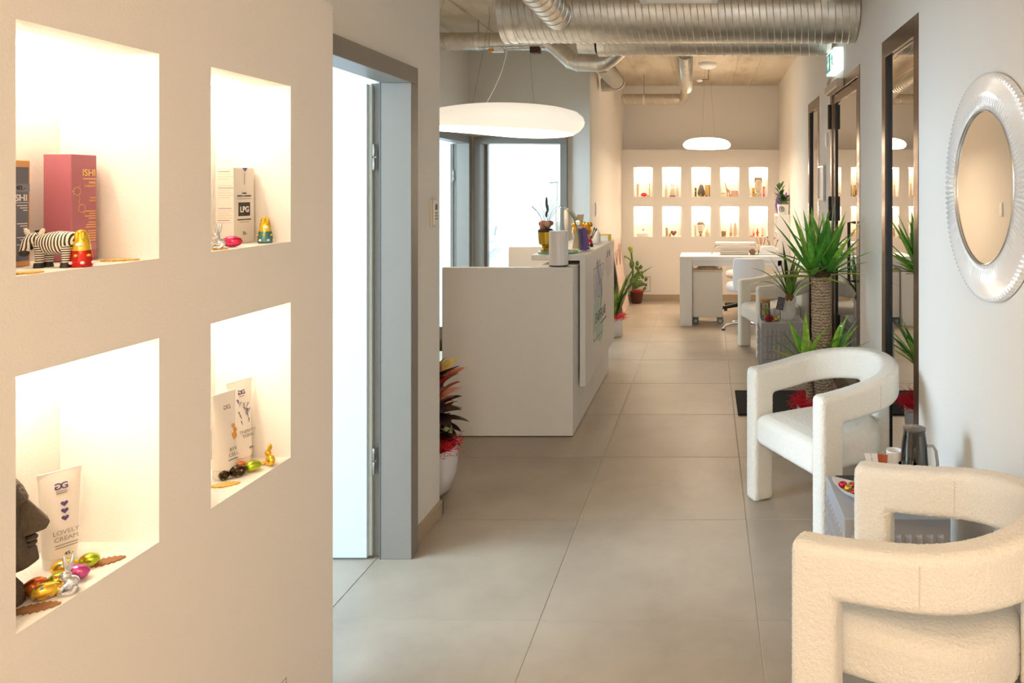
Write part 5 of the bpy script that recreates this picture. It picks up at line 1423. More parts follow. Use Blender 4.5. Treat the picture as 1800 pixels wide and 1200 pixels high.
tag(MB().ell((0, 0, 0.045), 0.034, 0.03, 0.048, 12, 8).build('white_stone', mat('stone_white', (216, 210, 200), 0.7, var=0.1, vscale=20), smooth=True, loc=(0.605, 6.43, TH - 0.001)), 'rounded white stone between jar and white vase', 'stone')

# ------------------------------------------------------------------ on the reception counter
CZ = 1.1435
dn = thing('dispenser', 'tall white cylindrical dispenser on the counter end', 'dispenser', (-0.968, 4.655, 1.0805))
MB().lathe([(0.0, 0.0), (0.060, 0.0), (0.060, 0.008)], 32).build('base_ring', mat('dark_base', (52, 44, 40), 0.4), dn, smooth=True, angle=40)
MB().lathe([(0.0, 0.0085), (0.0615, 0.0085), (0.0615, 0.222), (0.059, 0.228), (0.0, 0.228)], 40).build('cylinder', mat('dispenser_white', (238, 232, 230), 0.25), dn, smooth=True, angle=40)
gp = thing('glass_plate', 'round green-edged glass plate under the gold urn', 'plate', (-1.02, 4.90, CZ))
MB().lathe([(0.0, 0.0), (0.135, 0.0), (0.14, 0.004), (0.138, 0.012), (0.0, 0.008)], 40).build('plate', mat('green_glass', (140, 206, 186), 0.08, trans=0.55), gp, smooth=True, angle=30)
gu = thing('flower_urn', 'gold urn with dried flowers and grasses on the reception counter', 'vase', (-1.108, 4.905, CZ + 0.0125))
MB().lathe([(0.0, 0.0), (0.036, 0.0), (0.034, 0.008), (0.022, 0.02), (0.026, 0.036), (0.045, 0.05), (0.05, 0.09), (0.053, 0.13), (0.049, 0.13), (0.044, 0.06), (0.0, 0.055)], 28).build('urn', mat('urn_gold', (206, 166, 60), 0.25, metal=0.85), gu, smooth=True, angle=35)
MB().lathe([(0.0, 0.12), (0.05, 0.125), (0.054, 0.14), (0.04, 0.152), (0.0, 0.155)], 20).build('moss', mat('moss_dark', (84, 62, 48), 0.95, bump=1.0, bscale=90), gu, smooth=True)
rd = random.Random(12)
for k in range(12):
    a = k * 2.4; q = 0.012 + 0.032 * (k / 12)
    MB().ell((q * math.cos(a), q * math.sin(a), 0.165 + rd.uniform(0, 0.035)), 0.02, 0.02, 0.018, 10, 7).build('dried_flower', mat('rose_%d' % (k % 3), ((196, 134, 110), (206, 156, 130), (170, 108, 92))[k % 3], 0.9, bump=0.8, bscale=70), gu, smooth=True)
for k in range(14):
    a = rd.uniform(0, 2*PI); e = rd.uniform(0.9, 1.4); L = rd.uniform(0.12, 0.24)
    d = Vector((math.cos(e) * math.cos(a), math.cos(e) * math.sin(a), math.sin(e)))
    MB().tube([(0, 0, 0.15), d * L * 0.6 + Vector((0, 0, 0.15)), d * L + Vector((0.01 * math.cos(a), 0, 0.145))], 0.0011, 4).build('grass_stalk', mat('dry_stalk', (120, 112, 96), 0.9), gu)
for (x, z, h) in ((0.005, 0.33, 0.04), (0.004, 0.25, 0.022), (0.012, 0.29, 0.03)):
    MB().ell((x, 0.0, z), 0.0085, 0.0085, h, 8, 8).build('seed_head', mat('seed_grey', (92, 98, 88), 0.9), gu, smooth=True)
MB().tube([(0.0, 0.0, 0.16), (-0.05, 0, 0.26), (-0.095, 0, 0.305)], [0.001, 0.002, 0.004], 5).build('feather_stalk', MATS['seed_grey'], gu)
leaf(gu, mat('dry_leaf', (214, 190, 150), 0.8), (-0.045, -0.02, 0.14), PI, 0.2, 0.05, 0.014, 1.8, wmode='oval')
hc = tag(MB().tube([(0.006 * math.cos(a_ / 3), 0.004 * math.sin(a_), 0.01 * a_) for a_ in range(0, 2)] , 0.001, 4).build('card_pin', STEEL), None, None) if False else None
ah = thing('arched_glass', 'curved clear acrylic brochure holder with pictures on the counter', 'brochure holder', (-0.955, 5.02, CZ + 0.0128))
vs_, fs = [], []
prof = [(-0.10, 0.30), (-0.085, 0.30), (-0.045, 0.29), (-0.005, 0.265), (0.03, 0.22), (0.05, 0.16), (0.062, 0.09), (0.066, 0.0)]
ac = MB()
for i, (x, z) in enumerate(prof): vs_ += [(x, -0.05, z), (x, 0.10, z)]
for i in range(len(prof) - 1): fs.append((2*i, 2*i+1, 2*i+3, 2*i+2))
o = ac.add(vs_, fs).build('curved_sheet', CLEAR, ah, smooth=True, angle=180)
EDGE = mat('acrylic_edge', (176, 214, 204), 0.15, trans=0.3)
for nm, xx, hh in (('back_sheet', -0.098, 0.30), ('divider', -0.043, 0.287)):
    q_ = MB().add([(xx, -0.05, 0), (xx, 0.10, 0), (xx, 0.10, hh), (xx, -0.05, hh)], [(0, 1, 2, 3)]).build(nm, CLEAR, ah)
    MB().box(xx - 0.0015, xx + 0.0015, -0.051, -0.049, 0, hh).build('sheet_edge', EDGE, q_)
MB().tube([(x, -0.05, z) for x, z in prof], 0.0016, 6).build('sheet_edge', EDGE, o)
pic = MB(); vs_, fs = [], []
pr2 = [(x - 0.008, z - 0.004) for x, z in prof[3:]]
for (x, z) in pr2: vs_ += [(x, -0.04, max(z, 0.002)), (x, 0.09, max(z, 0.002))]
for i in range(len(pr2) - 1): fs.append((2*i, 2*i+1, 2*i+3, 2*i+2))
pic.add(vs_, fs).build('picture_sheet', mat('sheet_cream', (226, 212, 190), 0.5, var=0.22, vscale=14), ah, smooth=True)
tag(MB().obox((0, 0, 0.128), EX, (0, 1, 0), (0.15, 0, 1), 0.022, 0.012, 0.125).build('beige_box', mat('box_sand', (206, 184, 150), 0.6), loc=(-0.94, 5.20, CZ)), 'upright sand-coloured carton behind the acrylic holder', 'carton')
pu = tag(MB().prism([(-0.03, 0), (0.022, 0), (0.034, 0.05), (0.024, 0.1), (0.028, 0.135), (0.0, 0.165), (-0.028, 0.15), (-0.03, 0.11), (-0.04, 0.05)], (0, 0, 0), EX, EZ, 0.02).build('purple_stand', mat('purple_card', (120, 92, 160), 0.6), bevel=0.003, loc=(-0.884, 5.14, CZ)), 'purple cut-out stand beside the acrylic holder', 'stand')
tg = thing('gold_cup', 'gold lobed trophy bowl on the counter', 'trophy', (-0.985, 5.62, CZ))
MB().lathe([(0.0, 0.0), (0.05, 0.0), (0.045, 0.012), (0.02, 0.03), (0.03, 0.045), (0.062, 0.065), (0.078, 0.10), (0.072, 0.14), (0.06, 0.15), (0.0, 0.13)], 28).build('bowl', mat('trophy_gold', (232, 172, 50), 0.2, metal=0.8), tg, smooth=True, angle=40)
for a in (-2.2, -1.1, 0.0, 1.0, 2.1):
    MB().ell((0.062 * math.cos(a + 1.5), 0.062 * math.sin(a + 1.5), 0.155), 0.024, 0.024, 0.022, 12, 8).build('lobe', MATS['trophy_gold'], tg, smooth=True)
rb = thing('red_toy', 'glossy red domed toy with black base on the counter', 'toy', (-0.91, 5.42, CZ))
MB().lathe([(0.0, 0.022), (0.04, 0.022), (0.042, 0.03), (0.034, 0.055), (0.016, 0.066), (0.0, 0.067)], 20).build('dome', mat('toy_red', (206, 20, 34), 0.15, coat=0.5), rb, smooth=True, angle=40)
MB().lathe([(0.0, 0.0), (0.046, 0.0), (0.044, 0.0215)], 20).build('base', BLACK, rb, smooth=True, angle=40)
MB().ell((0.02, -0.036, 0.028), 0.008, 0.006, 0.006, 8, 6).build('light', WHITE_PAINT, rb, smooth=True)
bb_ = thing('nail_polish', 'dark square bottle with a copper cap on the counter edge', 'bottle', (-0.882, 5.22, CZ))
MB().box(-0.024, 0.024, -0.02, 0.02, 0.0, 0.036).build('bottle', mat('bottle_plum', (70, 58, 78), 0.2), bb_, bevel=0.004)
MB().box(-0.024, 0.024, -0.021, -0.02, 0.012, 0.022).build('band', mat('band_silver', (190, 190, 206), 0.4), bb_)
MB().lathe([(0.014, 0.0365), (0.014, 0.05), (0.01, 0.056), (0.0, 0.057)], 12).build('cap', mat('cap_copper', (206, 110, 70), 0.35, metal=0.5), bb_, smooth=True)
brush_cup('pen_cup', 'small teal cup of dark pens on the counter', (-0.955, 5.76, CZ), 5, 0.026, 0.06, mat('cup_teal', (140, 176, 178), 0.4), [BR[3], BR[3], mat('pen_violet', (86, 64, 84), 0.5)], 0.5, 0.11)
bt = thing('spray_bottle', 'slim white bottle next to the cup of pens', 'bottle', (-0.895, 5.83, CZ))
MB().lathe([(0.0, 0.0), (0.024, 0.0), (0.024, 0.07), (0.012, 0.09), (0.009, 0.105), (0.0, 0.107)], 16).build('bottle_body', WHITE_PAINT, bt, smooth=True, angle=40)
MB().tube([(0, 0, 0.105), (-0.012, 0, 0.118), (-0.02, 0, 0.115)], 0.005, 8).build('spout', WHITE_PAINT, bt, smooth=True)
ch2 = thing('card_holder', 'white card holder with yellow cards at the far end of the counter', 'card holder', (-0.862, 6.03, CZ))
MB().box(-0.05, 0.03, -0.03, 0.03, 0.0, 0.045).build('holder', WHITE_PAINT, ch2, bevel=0.003)
MB().box(-0.046, 0.026, -0.01, 0.01, 0.0455, 0.058).build('cards', mat('card_yellow', (232, 206, 80), 0.6), ch2)
MB().box(0.0305, 0.046, -0.025, 0.025, 0.0, 0.055).build('card_stack', mat('card_olive', (206, 180, 40), 0.6), ch2)
# ------------------------------------------------------------------ goods in the near niches
def card_box(name, label, x0, x1, y0, y1, z0, h, m_, grp=None):
    t = thing(name, label, 'box', ((x0 + x1) / 2, (y0 + y1) / 2, z0), 0, grp)
    MB().box(-(x1-x0)/2, (x1-x0)/2, -(y1-y0)/2, (y1-y0)/2, 0, h).build('carton', m_, t, bevel=0.0012, bseg=1)
    return t
GOLDINK = mat('ink_gold', (226, 190, 110), 0.4); GREYINK = mat('ink_grey', (168, 157, 146), 0.6); DARKINK = mat('ink_dark', (60, 52, 44), 0.6)
WHITEINK = mat('ink_white', (236, 228, 224), 0.6); VIOLETINK = mat('ink_violet', (92, 72, 124), 0.6)
ZU, ZL = NU[0] + 0.0005, NL[0] + 0.0005
# purple carton
pbx = card_box('product_box', 'tall plum-coloured carton with gold lettering behind the zebra figurine', -1.302, -1.246, 1.404, 1.462, ZU, 0.212, mat('carton_plum', (168, 98, 112), 0.42))
XF = 0.0284
text('lettering', 'ISHI', 0.0185, (XF, 0.0255, 0.170), EY, EZ, GOLDINK, pbx, 'RIGHT', bold=0.0003)
MB().box(XF - 0.0006, XF + 0.0002, -0.004, 0.027, 0.163, 0.165).build('rule', GOLDINK, pbx)
for s_, z, sz in (('WINE', 0.154, 0.0065), ('THERAPY', 0.147, 0.0065), ('DREN', 0.124, 0.005), ('CREAM', 0.1185, 0.005)):
    text('lettering', s_, sz, (XF, 0.026, z), EY, EZ, GOLDINK, pbx, 'RIGHT')
for k in range(12):
    l_ = 0.014 + 0.012 * random.Random(k).random(); z = 0.098 - 0.0048 * k - (0.003 if k > 3 else 0) - (0.003 if k > 6 else 0)
    MB().box(XF - 0.0006, XF + 0.0001, 0.026 - l_, 0.026, z, z + 0.0018).build('text_line', GOLDINK, pbx)
def hexa(cy, cz, r): 
    return [(XF, cy + r * math.cos(PI/6 + PI/3*i), cz + r * math.sin(PI/6 + PI/3*i)) for i in range(7)]
for cy, cz in ((-0.017, 0.139), (-0.006, 0.105)):
    MB().tube(hexa(cy, cz, 0.0085), 0.0006, 4, caps=False).build('molecule_line', GOLDINK, pbx)
MB().tube([(XF, -0.0128, 0.131), (XF, -0.0105, 0.125), (XF, -0.0135, 0.119), (XF, -0.0105, 0.1135)], 0.0006, 4).build('molecule_line', GOLDINK, pbx)
for p_, q_ in (((-0.0245, 0.139), (-0.031 + 0.003, 0.139)), ((-0.0125, 0.1465), (-0.009, 0.152)), ((-0.002, 0.0975), (0.0015, 0.092))):
    MB().tube([(XF, *p_), (XF, *q_)], 0.0006, 4).build('molecule_line', GOLDINK, pbx)
MB().box(XF - 0.0006, XF + 0.0003, -0.01, 0.028, 0.022, 0.035).build('price_sticker', mat('sticker_pink', (176, 122, 132), 0.4), pbx)
text('price', '.-', 0.010, (XF + 0.0004, 0.008, 0.025), EY, EZ, DARKINK, pbx)
# slate carton
sbx = card_box('product_box', 'slate-blue carton with orange border at the open edge of the zebra niche', -1.315, -1.271, 1.281, 1.345, ZU, 0.197, mat('carton_orange', (214, 158, 96), 0.5))
XS = 0.0222
MB().box(XS - 0.0006, XS + 0.0002, -0.0285, 0.0285, 0.010, 0.184).build('slate_face', mat('carton_slate', (104, 104, 116), 0.5), sbx)
MB().box(-0.018, 0.018, -0.0324, -0.0318, 0.010, 0.184).build('slate_face', MATS['carton_slate'], sbx)
MB().box(XS + 0.0001, XS + 0.0005, -0.028, 0.030, 0.138, 0.153).build('price_sticker', mat('sticker_grey', (126, 126, 136), 0.3), sbx)
text('price', '40.-', 0.0125, (XS + 0.0008, 0.022, 0.1415), EY, EZ, DARKINK, sbx, 'RIGHT')
text('lettering', 'ISHI', 0.017, (XS + 0.0005, 0.0255, 0.1215), EY, EZ, WHITEINK, sbx, 'RIGHT', bold=0.0003)
MB().box(XS, XS + 0.0005, -0.02, 0.0275, 0.1175, 0.1185).build('rule', WHITEINK, sbx)
for k in range(10):
    z = 0.112 - 0.0045 * k - (0.02 if k > 2 else 0) - (0.012 if k > 5 else 0)
    MB().box(XS, XS + 0.0005, 0.0255 - 0.02 + 0.006 * (k % 3), 0.0255, z, z + 0.0016).build('text_line', WHITEINK, sbx)
# zebra figurine
m_, nt, p = nodes_of('zebra_stripes')
tc = nt.nodes.new('ShaderNodeTexCoord'); w = nt.nodes.new('ShaderNodeTexWave'); w.inputs['Scale'].default_value = 62; w.inputs['Distortion'].default_value = 3.0; w.inputs['Detail'].default_value = 1.0; w.inputs['Detail Scale'].default_value = 0.6
w.bands_direction = 'X'
nt.links.new(tc.outputs['Object'], w.inputs['Vector'])
r = nt.nodes.new('ShaderNodeValToRGB'); r.color_ramp.interpolation = 'CONSTANT'; r.color_ramp.elements[0].color = rgba((40, 34, 28)); r.color_ramp.elements[1].color = rgba((238, 228, 210)); r.color_ramp.elements[1].position = 0.46
nt.links.new(w.outputs['Fac'], r.inputs['Fac']); nt.links.new(r.outputs[0], p.inputs['Base Color']); p.inputs['Roughness'].default_value = 0.4
ZEB = m_
m_, nt, p = nodes_of('zebra_leg_stripes')
tc = nt.nodes.new('ShaderNodeTexCoord'); w = nt.nodes.new('ShaderNodeTexWave'); w.inputs['Scale'].default_value = 75; w.inputs['Distortion'].default_value = 1.0; w.bands_direction = 'Z'
nt.links.new(tc.outputs['Object'], w.inputs['Vector'])
r = nt.nodes.new('ShaderNodeValToRGB'); r.color_ramp.interpolation = 'CONSTANT'; r.color_ramp.elements[0].color = rgba((40, 34, 28)); r.color_ramp.elements[1].color = rgba((238, 228, 210)); r.color_ramp.elements[1].position = 0.5
nt.links.new(w.outputs['Fac'], r.inputs['Fac']); nt.links.new(r.outputs[0], p.inputs['Base Color']); p.inputs['Roughness'].default_value = 0.4
ZLEG = m_
zb_ = thing('zebra_figurine', 'small striped zebra figurine before the plum carton', 'figurine', (-1.203, 1.318, ZU), 0.12)
bm_ = MB(); 
skel = [((0.038, 0, 0.043), 0.012), ((0.030, 0, 0.046), 0.019), ((0.012, 0, 0.045), 0.0215), ((-0.008, 0, 0.044), 0.020), ((-0.020, 0, 0.047), 0.016), ((-0.027, 0, 0.053), 0.0115)]
bm_.tube([a for a, b_ in skel], [b_ for a, b_ in skel], 18)
bm_.build('body', ZEB, zb_, smooth=True, angle=180)
hm = MB().tube([(-0.022, -0.002, 0.054), (-0.029, -0.005, 0.051), (-0.034, -0.010, 0.043), (-0.035, -0.016, 0.034), (-0.034, -0.019, 0.029)], [0.012, 0.0135, 0.0115, 0.0085, 0.0078], 14)
ho_ = hm.build('head', ZEB, zb_, smooth=True, angle=180)
MB().ell((-0.0335, -0.0205, 0.0275), 0.0082, 0.0068, 0.0062, 10, 8).build('muzzle', mat('zebra_black', (40, 34, 30), 0.5), ho_, smooth=True)
for sx in (-1, 1):
    MB().ell((-0.026 + sx * 0.012 - 0.004, -0.002, 0.064), 0.0048, 0.0026, 0.0085, 10, 8, Matrix.Rotation(sx * 0.45, 3, 'Y')).build('ear', mat('zebra_cream', (236, 224, 204), 0.5), ho_, smooth=True)
    MB().ell((-0.033 + sx * 0.008, -0.015, 0.045), 0.0018, 0.0016, 0.002, 8, 6).build('eye', MATS['zebra_black'], ho_, smooth=True)
MB().tube([(-0.014, 0, 0.062), (-0.021, 0, 0.067), (-0.028, -0.004, 0.066)], [0.002, 0.0035, 0.002], 8).build('mane', MATS['zebra_black'], ho_, smooth=True)
for (x, y) in ((-0.016, -0.010), (-0.014, 0.010), (0.028, -0.010), (0.030, 0.010)):
    MB().tube([(x, y, 0.040), (x, y, 0.020), (x - 0.001, y, 0.007)], [0.0085, 0.0065, 0.006], 12).build('leg', ZLEG, zb_, smooth=True)
    MB().lathe([(0.0, 0.0), (0.0078, 0.0), (0.0066, 0.0085), (0.0, 0.009)], 12, (x - 0.0015, y, 0)).build('hoof', MATS['zebra_black'], zb_, smooth=True)
MB().tube([(0.045, 0, 0.05), (0.05, 0, 0.04), (0.05, 0, 0.026)], [0.002, 0.002, 0.003], 8).build('tail', MATS['zebra_black'], zb_, smooth=True)

# foil rabbits
def foil_rabbit(label, loc, rz, h, top_m, body_m, patches, grp='foil rabbits in the near niches'):
    t = thing('foil_rabbit', label, 'chocolate rabbit', loc, rz, grp)
    s_ = h / 0.068
    MB().lathe([(0.0, 0.0), (0.016*s_, 0.0), (0.0175*s_, 0.006*s_), (0.017*s_, 0.018*s_), (0.0150*s_, 0.030*s_), (0.013*s_, 0.034*s_)], 20, sx=1.0, sy=0.8).build('body', body_m, t, smooth=True, angle=60)
    MB().lathe([(0.0145*s_, 0.030*s_), (0.0135*s_, 0.042*s_), (0.0115*s_, 0.052*s_), (0.010*s_, 0.060*s_), (0.006*s_, 0.0665*s_), (0.0, 0.068*s_)], 20, sx=1.0, sy=0.85).build('head', top_m, t, smooth=True, angle=60)
    for sx in (-1, 1):
        MB().ell((sx * 0.0042*s_, -0.0088*s_, 0.056*s_), 0.0032*s_, 0.0022*s_, 0.0095*s_, 10, 8).build('ear', top_m, t, smooth=True)
    MB().ell((0.0, -0.0115*s_, 0.041*s_), 0.006*s_, 0.004*s_, 0.004*s_, 10, 8).build('muzzle', mat('foil_face_white', (236, 232, 226), 0.35), t, smooth=True)
    rd = random.Random(int(h * 1e5))
    for k in range(6):
        a = -PI / 2 + (k - 2.5) * 0.55
        z = (0.008 if k % 2 else 0.021) * s_
        r = 0.0172 * s_
        MB().ell((r * math.cos(a), 0.8 * r * math.sin(a), z), 0.0036*s_, 0.0036*s_, 0.0032*s_, 8, 6).build('patch', patches[k % len(patches)], t, smooth=True)
    return t
W_P = mat('foil_face_white', (236, 232, 226), 0.35)
foil_rabbit('gold and red foil rabbit beside the zebra figurine', (-1.158, 1.325, ZU), 0.5, 0.0685, F_GOLD, foil('foil_scarlet', (198, 44, 36)), [F_GOLD, W_P])
foil_rabbit('gold and teal foil rabbit beside the tall white carton', (-1.176, 1.905, ZU), 0.7, 0.070, F_GOLD, foil('foil_teal', (84, 130, 128)), [F_GOLD, W_P])
def silver_rabbit(label, loc, rz, h):
    t = thing('silver_rabbit', label, 'figurine', loc, rz, 'silver rabbits in the near niches')
    s_ = h / 0.065
    MB().ell((0, 0, 0.014*s_), 0.013*s_, 0.011*s_, 0.014*s_, 14, 10).build('body', F_SILVER, t, smooth=True)
    MB().ell((-0.007*s_, -0.003*s_, 0.031*s_), 0.0088*s_, 0.008*s_, 0.0088*s_, 14, 10).build('head', F_SILVER, t, smooth=True)
    for q, (dx, tilt_) in enumerate(((-0.008, -0.12), (0.0, 0.18))):
        MB().ell(((dx + 0.001)*s_, 0.0, 0.050*s_), 0.0034*s_, 0.0026*s_, 0.0145*s_, 10, 8, Matrix.Rotation(tilt_, 3, 'Y')).build('ear', F_SILVER, t, smooth=True)
    for sy in (-1, 1):
        MB().tube([(-0.004*s_, sy*0.008*s_, 0.02*s_), (-0.013*s_, sy*0.008*s_, 0.012*s_), (-0.015*s_, sy*0.007*s_, 0.002*s_)], [0.004*s_, 0.0035*s_, 0.004*s_], 8).build('front_leg', F_SILVER, t, smooth=True)
        MB().tube([(0.006*s_, sy*0.011*s_, 0.012*s_), (0.0*s_, sy*0.013*s_, 0.004*s_), (-0.012*s_, sy*0.012*s_, 0.0035*s_)], [0.006*s_, 0.005*s_, 0.003*s_], 8).build('hind_leg', F_SILVER, t, smooth=True)
    return t
silver_rabbit('shiny silver rabbit beside the pink foil egg', (-1.166, 1.712, ZU), 0.6, 0.064)
silver_rabbit('shiny silver rabbit before the stone head and tube', (-1.158, 1.303, ZL), 0.8, 0.068)
egg('pink and violet foil egg beside the tall white carton', (-1.172, 1.768, ZU), 0.35, F_PINK, None, 0.044, 0.014)
# flat wooden leaf cut-outs
def cut_leaf(label, loc, rz, m_, L=0.07, W=0.036):
    n = 15; pts = []
    for k in range(n + 1):
        t_ = k / n; w_ = W / 2 * math.sin(PI * (0.05 + 0.93 * t_)) ** 0.7 * (1.0 if k % 2 else 0.66)
        pts.append((-L/2 + L * t_, w_))
    poly = pts + [(x, -y) for x, y in reversed(pts)]
    o = MB().prism(poly, (0, 0, 0), EX, EY, 0.0025).build('leaf_cutout', m_, loc=loc)
    o.rotation_euler = (0, 0, rz)
    return tag(o, label, 'leaf cut-out', 'leaf cut-outs in the near niches')
LG = mat('leaf_ochre', (226, 178, 90), 0.6); LBR = mat('leaf_walnut', (150, 104, 66), 0.7)
cut_leaf('ochre leaf cut-out beside the plum carton', (-1.178, 1.437, ZU), 0.55, LG, 0.062)
cut_leaf('ochre leaf cut-out at the open edge of the zebra niche', (-1.16, 1.222, ZU), 1.2, LG, 0.045)
cut_leaf('ochre leaf cut-out under the silver rabbit and pink egg', (-1.172, 1.70, ZU), 0.3, LG, 0.06)
cut_leaf('brown leaf cut-out lying before the three clustered eggs', (-1.172, 1.250, ZL), 0.45, LBR, 0.068)
cut_leaf('brown leaf cut-out lying alone beside the cream tube with hearts', (-1.183, 1.405, ZL), 0.65, LBR, 0.066)
cut_leaf('ochre leaf cut-out lying at the foot of the orange-printed tube', (-1.192, 1.772, ZL), 0.4, LG, 0.062)
cut_leaf('ochre leaf cut-out lying behind the golden rabbit', (-1.195, 1.905, ZL), 0.5, LG, 0.055)
# white carton
wbx = card_box('product_box', 'tall white carton with a black square logo', -1.275, -1.230, 1.860, 1.9445, ZU, 0.200, mat('carton_white', (234, 226, 216), 0.5))
XW = 0.0229
MB().prism([(-0.011, 0.1995), (0.011, 0.1995), (0.0, 0.190)][::-1], (XW, 0.002, 0), EY, EZ, 0.0004).build('violet_tab', mat('tab_violet', (90, 84, 170), 0.5), wbx)
MB().box(XW - 0.0004, XW + 0.0003, -0.0235, 0.0235, 0.072, 0.108).build('logo_square', mat('logo_black', (46, 44, 40), 0.5), wbx)
text('logo_lettering', 'LPG', 0.021, (XW + 0.0005, 0.0, 0.0825), EY, EZ, WHITEINK, wbx, 'CENTER', bold=0.0006)
text('lettering', 'CREME', 0.0062, (XW, 0.0, 0.130), EY, EZ, DARKINK, wbx, 'CENTER')
text('lettering', 'FERMETE GALBANTE', 0.0062, (XW, 0.0, 0.123), EY, EZ, DARKINK, wbx, 'CENTER')
MB().box(XW - 0.0003, XW + 0.0002, -0.03, 0.03, 0.117, 0.1185).build('text_line', GREYINK, wbx)
MB().box(XW - 0.0003, XW + 0.0002, -0.028, 0.028, 0.061, 0.064).build('text_line', DARKINK, wbx)
MB().box(XW - 0.0003, XW + 0.0002, -0.02, 0.02, 0.0555, 0.0572).build('text_line', GREYINK, wbx)
text('price', '72.-', 0.012, (XW, 0.003, 0.022), EY, EZ, DARKINK, wbx, 'CENTER')
MB().box(XW - 0.0003, XW + 0.0002, 0.0, 0.0016, 0.155, 0.185).build('vertical_print', GREYINK, wbx)
for k in range(17):
    z = 0.188 - 0.0062 * k - (0.012 if k > 3 else 0) - (0.022 if k > 9 else 0)
    MB().box(-0.018, -0.018 + 0.03 + 0.005 * (k % 3), -0.0426, -0.0422, z, z + 0.0012).build('text_line', mat('ink_pale', (216, 186, 164), 0.6) if k % 5 else VIOLETINK, wbx)
# cream tubes (crimped end up)
def tube_obj(label, foot, ang, h, w, body_m, cap_m, capclear=False, lean=0.0):
    """foot: centre at the base; ang: direction (in plan) of the flat front"""
    t = thing('cream_tube', label, 'tube', foot, ang, 'cream tubes in the near niches')
    t.rotation_euler = (0, lean, ang)
    ch_ = 0.022
    r0 = w * 0.40
    vs_, fs = [], []; n = 10; seg = 28
    for j in range(n + 1):
        f = j / n; z = ch_ + (h - ch_) * f
        hx = r0 + (w / 2 - r0) * f; hy = r0 * (1 - f) ** 0.8 + 0.0012
        for i in range(seg):
            a = 2 * PI * i / seg; vs_.append((hy * math.cos(a), hx * math.sin(a), z))
    for j in range(n):
        for i in range(seg):
            i2 = (i+1) % seg; fs.append((j*seg+i, j*seg+i2, (j+1)*seg+i2, (j+1)*seg+i))
    fs.append(tuple(range(seg-1, -1, -1))); fs.append(tuple(n*seg+i for i in range(seg)))
    MB().add(vs_, fs).build('tube_body', body_m, t, smooth=True, angle=50)
    MB().box(-0.0014, 0.0014, -w/2 - 0.0005, w/2 + 0.0005, h - 0.008, h + 0.002).build('crimp', body_m, t)
    MB().lathe([(0.0, 0.0), (r0 * 0.94, 0.0), (r0 * 0.97, ch_ - 0.001), (0.0, ch_ - 0.0005)], 28).build('cap', cap_m, t, smooth=True, angle=40)
    def front(u, z):     # point on the front of the tube
        f = (z - ch_) / (h - ch_); hx = r0 + (w/2 - r0) * f; hy = r0 * (1 - f) ** 0.8 + 0.0012
        return (hy * math.sqrt(max(0, 1 - (u / hx) ** 2)) + 0.0006, u, z)
    return t, front
TUBE = mat('tube_pearl', (240, 232, 222), 0.38); CAPW = mat('cap_white', (240, 236, 230), 0.35)
def print_on(t, front, s_, u, z, size, m_, align='CENTER', bold=0):
    p0 = Vector(front(0.0, z)); p1 = Vector(front(0.0, z + size))
    ay = (p1 - p0).normalized()
    p0 = Vector((p0.x + 0.0006, u, z))
    return text('lettering', s_, size, p0, EY, ay, m_, t, align, bold=bold)
t1, f1 = tube_obj('pearl white cream tube printed with three violet hearts', (-1.262, 1.396, ZL), -0.55, 0.182, 0.066, TUBE, CAPW)
def logo_gg(t, f, z, m_, s_=0.017):
    print_on(t, f, 'G', 0.0045, z, s_, m_, 'CENTER', 0.0003)
    o = print_on(t, f, 'G', 0.0, z, s_, m_, 'CENTER', 0.0003)
    me = o.data
    c = Vector((0, -0.0045, 0))
    for v in me.vertices: v.co.y = -v.co.y - 0.0045
    me.flip_normals()
logo_gg(t1, f1, 0.150, VIOLETINK)
def fine_line(t, f, u, z, l_, m_=GREYINK):
    p0 = Vector(f(u, z))
    return MB().obox((p0.x, u, z), EY, EZ, EX, l_ / 2, 0.0008, 0.0005).build('text_line', m_, t)
for k in range(2): fine_line(t1, f1, 0.0, 0.146 - 0.004 * k, 0.016)
for k in range(3):
    c = f1(0.003, 0.122 - 0.0135 * k)
    pts = []
    for i in range(20):
        a = 2 * PI * i / 20
        pts.append((0.00036 * 16 * math.sin(a) ** 3, 0.00036 * (13 * math.cos(a) - 5 * math.cos(2*a) - 2 * math.cos(3*a) - math.cos(4*a))))
    MB().prism(pts, c, EY, (-0.15, 0, 1), 0.0006).build('heart_print', VIOLETINK, t1)
print_on(t1, f1, 'LOVELY', 0.003, 0.066, 0.0115, GREYINK); print_on(t1, f1, 'CREAM', 0.003, 0.054, 0.0115, GREYINK)
for k in range(2): fine_line(t1, f1, 0.003, 0.047 - 0.005 * k, 0.034)
print_on(t1, f1, '45.-', 0.006, 0.026, 0.009, DARKINK)
ACR = mat('pale_acrylic', (232, 222, 208), 0.15, coat=0.4)
t2, f2 = tube_obj('cream tube with orange fruit print on a clear cap', (-1.232, 1.826, ZL), -0.25, 0.212, 0.064, TUBE, ACR)
logo_gg(t2, f2, 0.172, GREYINK, 0.015)
for k in range(3):
    MB().ell(f2(0.013 + 0.004 * (k % 2), 0.100 + 0.013 * k), 0.0008, 0.0095 - 0.002 * k, 0.010 - 0.002 * k, 12, 8).build('fruit_print', mat('print_orange', (226, 160, 76), 0.6), t2)
print_on(t2, f2, 'BYE', 0.006, 0.066, 0.0125, GREYINK); print_on(t2, f2, 'CELL', 0.006, 0.053, 0.0125, GREYINK)
fine_line(t2, f2, 0.004, 0.045, 0.026, DARKINK)
t3, f3 = tube_obj('cream tube with grey flower print near the golden rabbit', (-1.250, 1.912, ZL), -0.32, 0.220, 0.072, TUBE, ACR)
logo_gg(t3, f3, 0.185, VIOLETINK, 0.016)
fine_line(t3, f3, 0.0, 0.180, 0.014)
rd = random.Random(77)
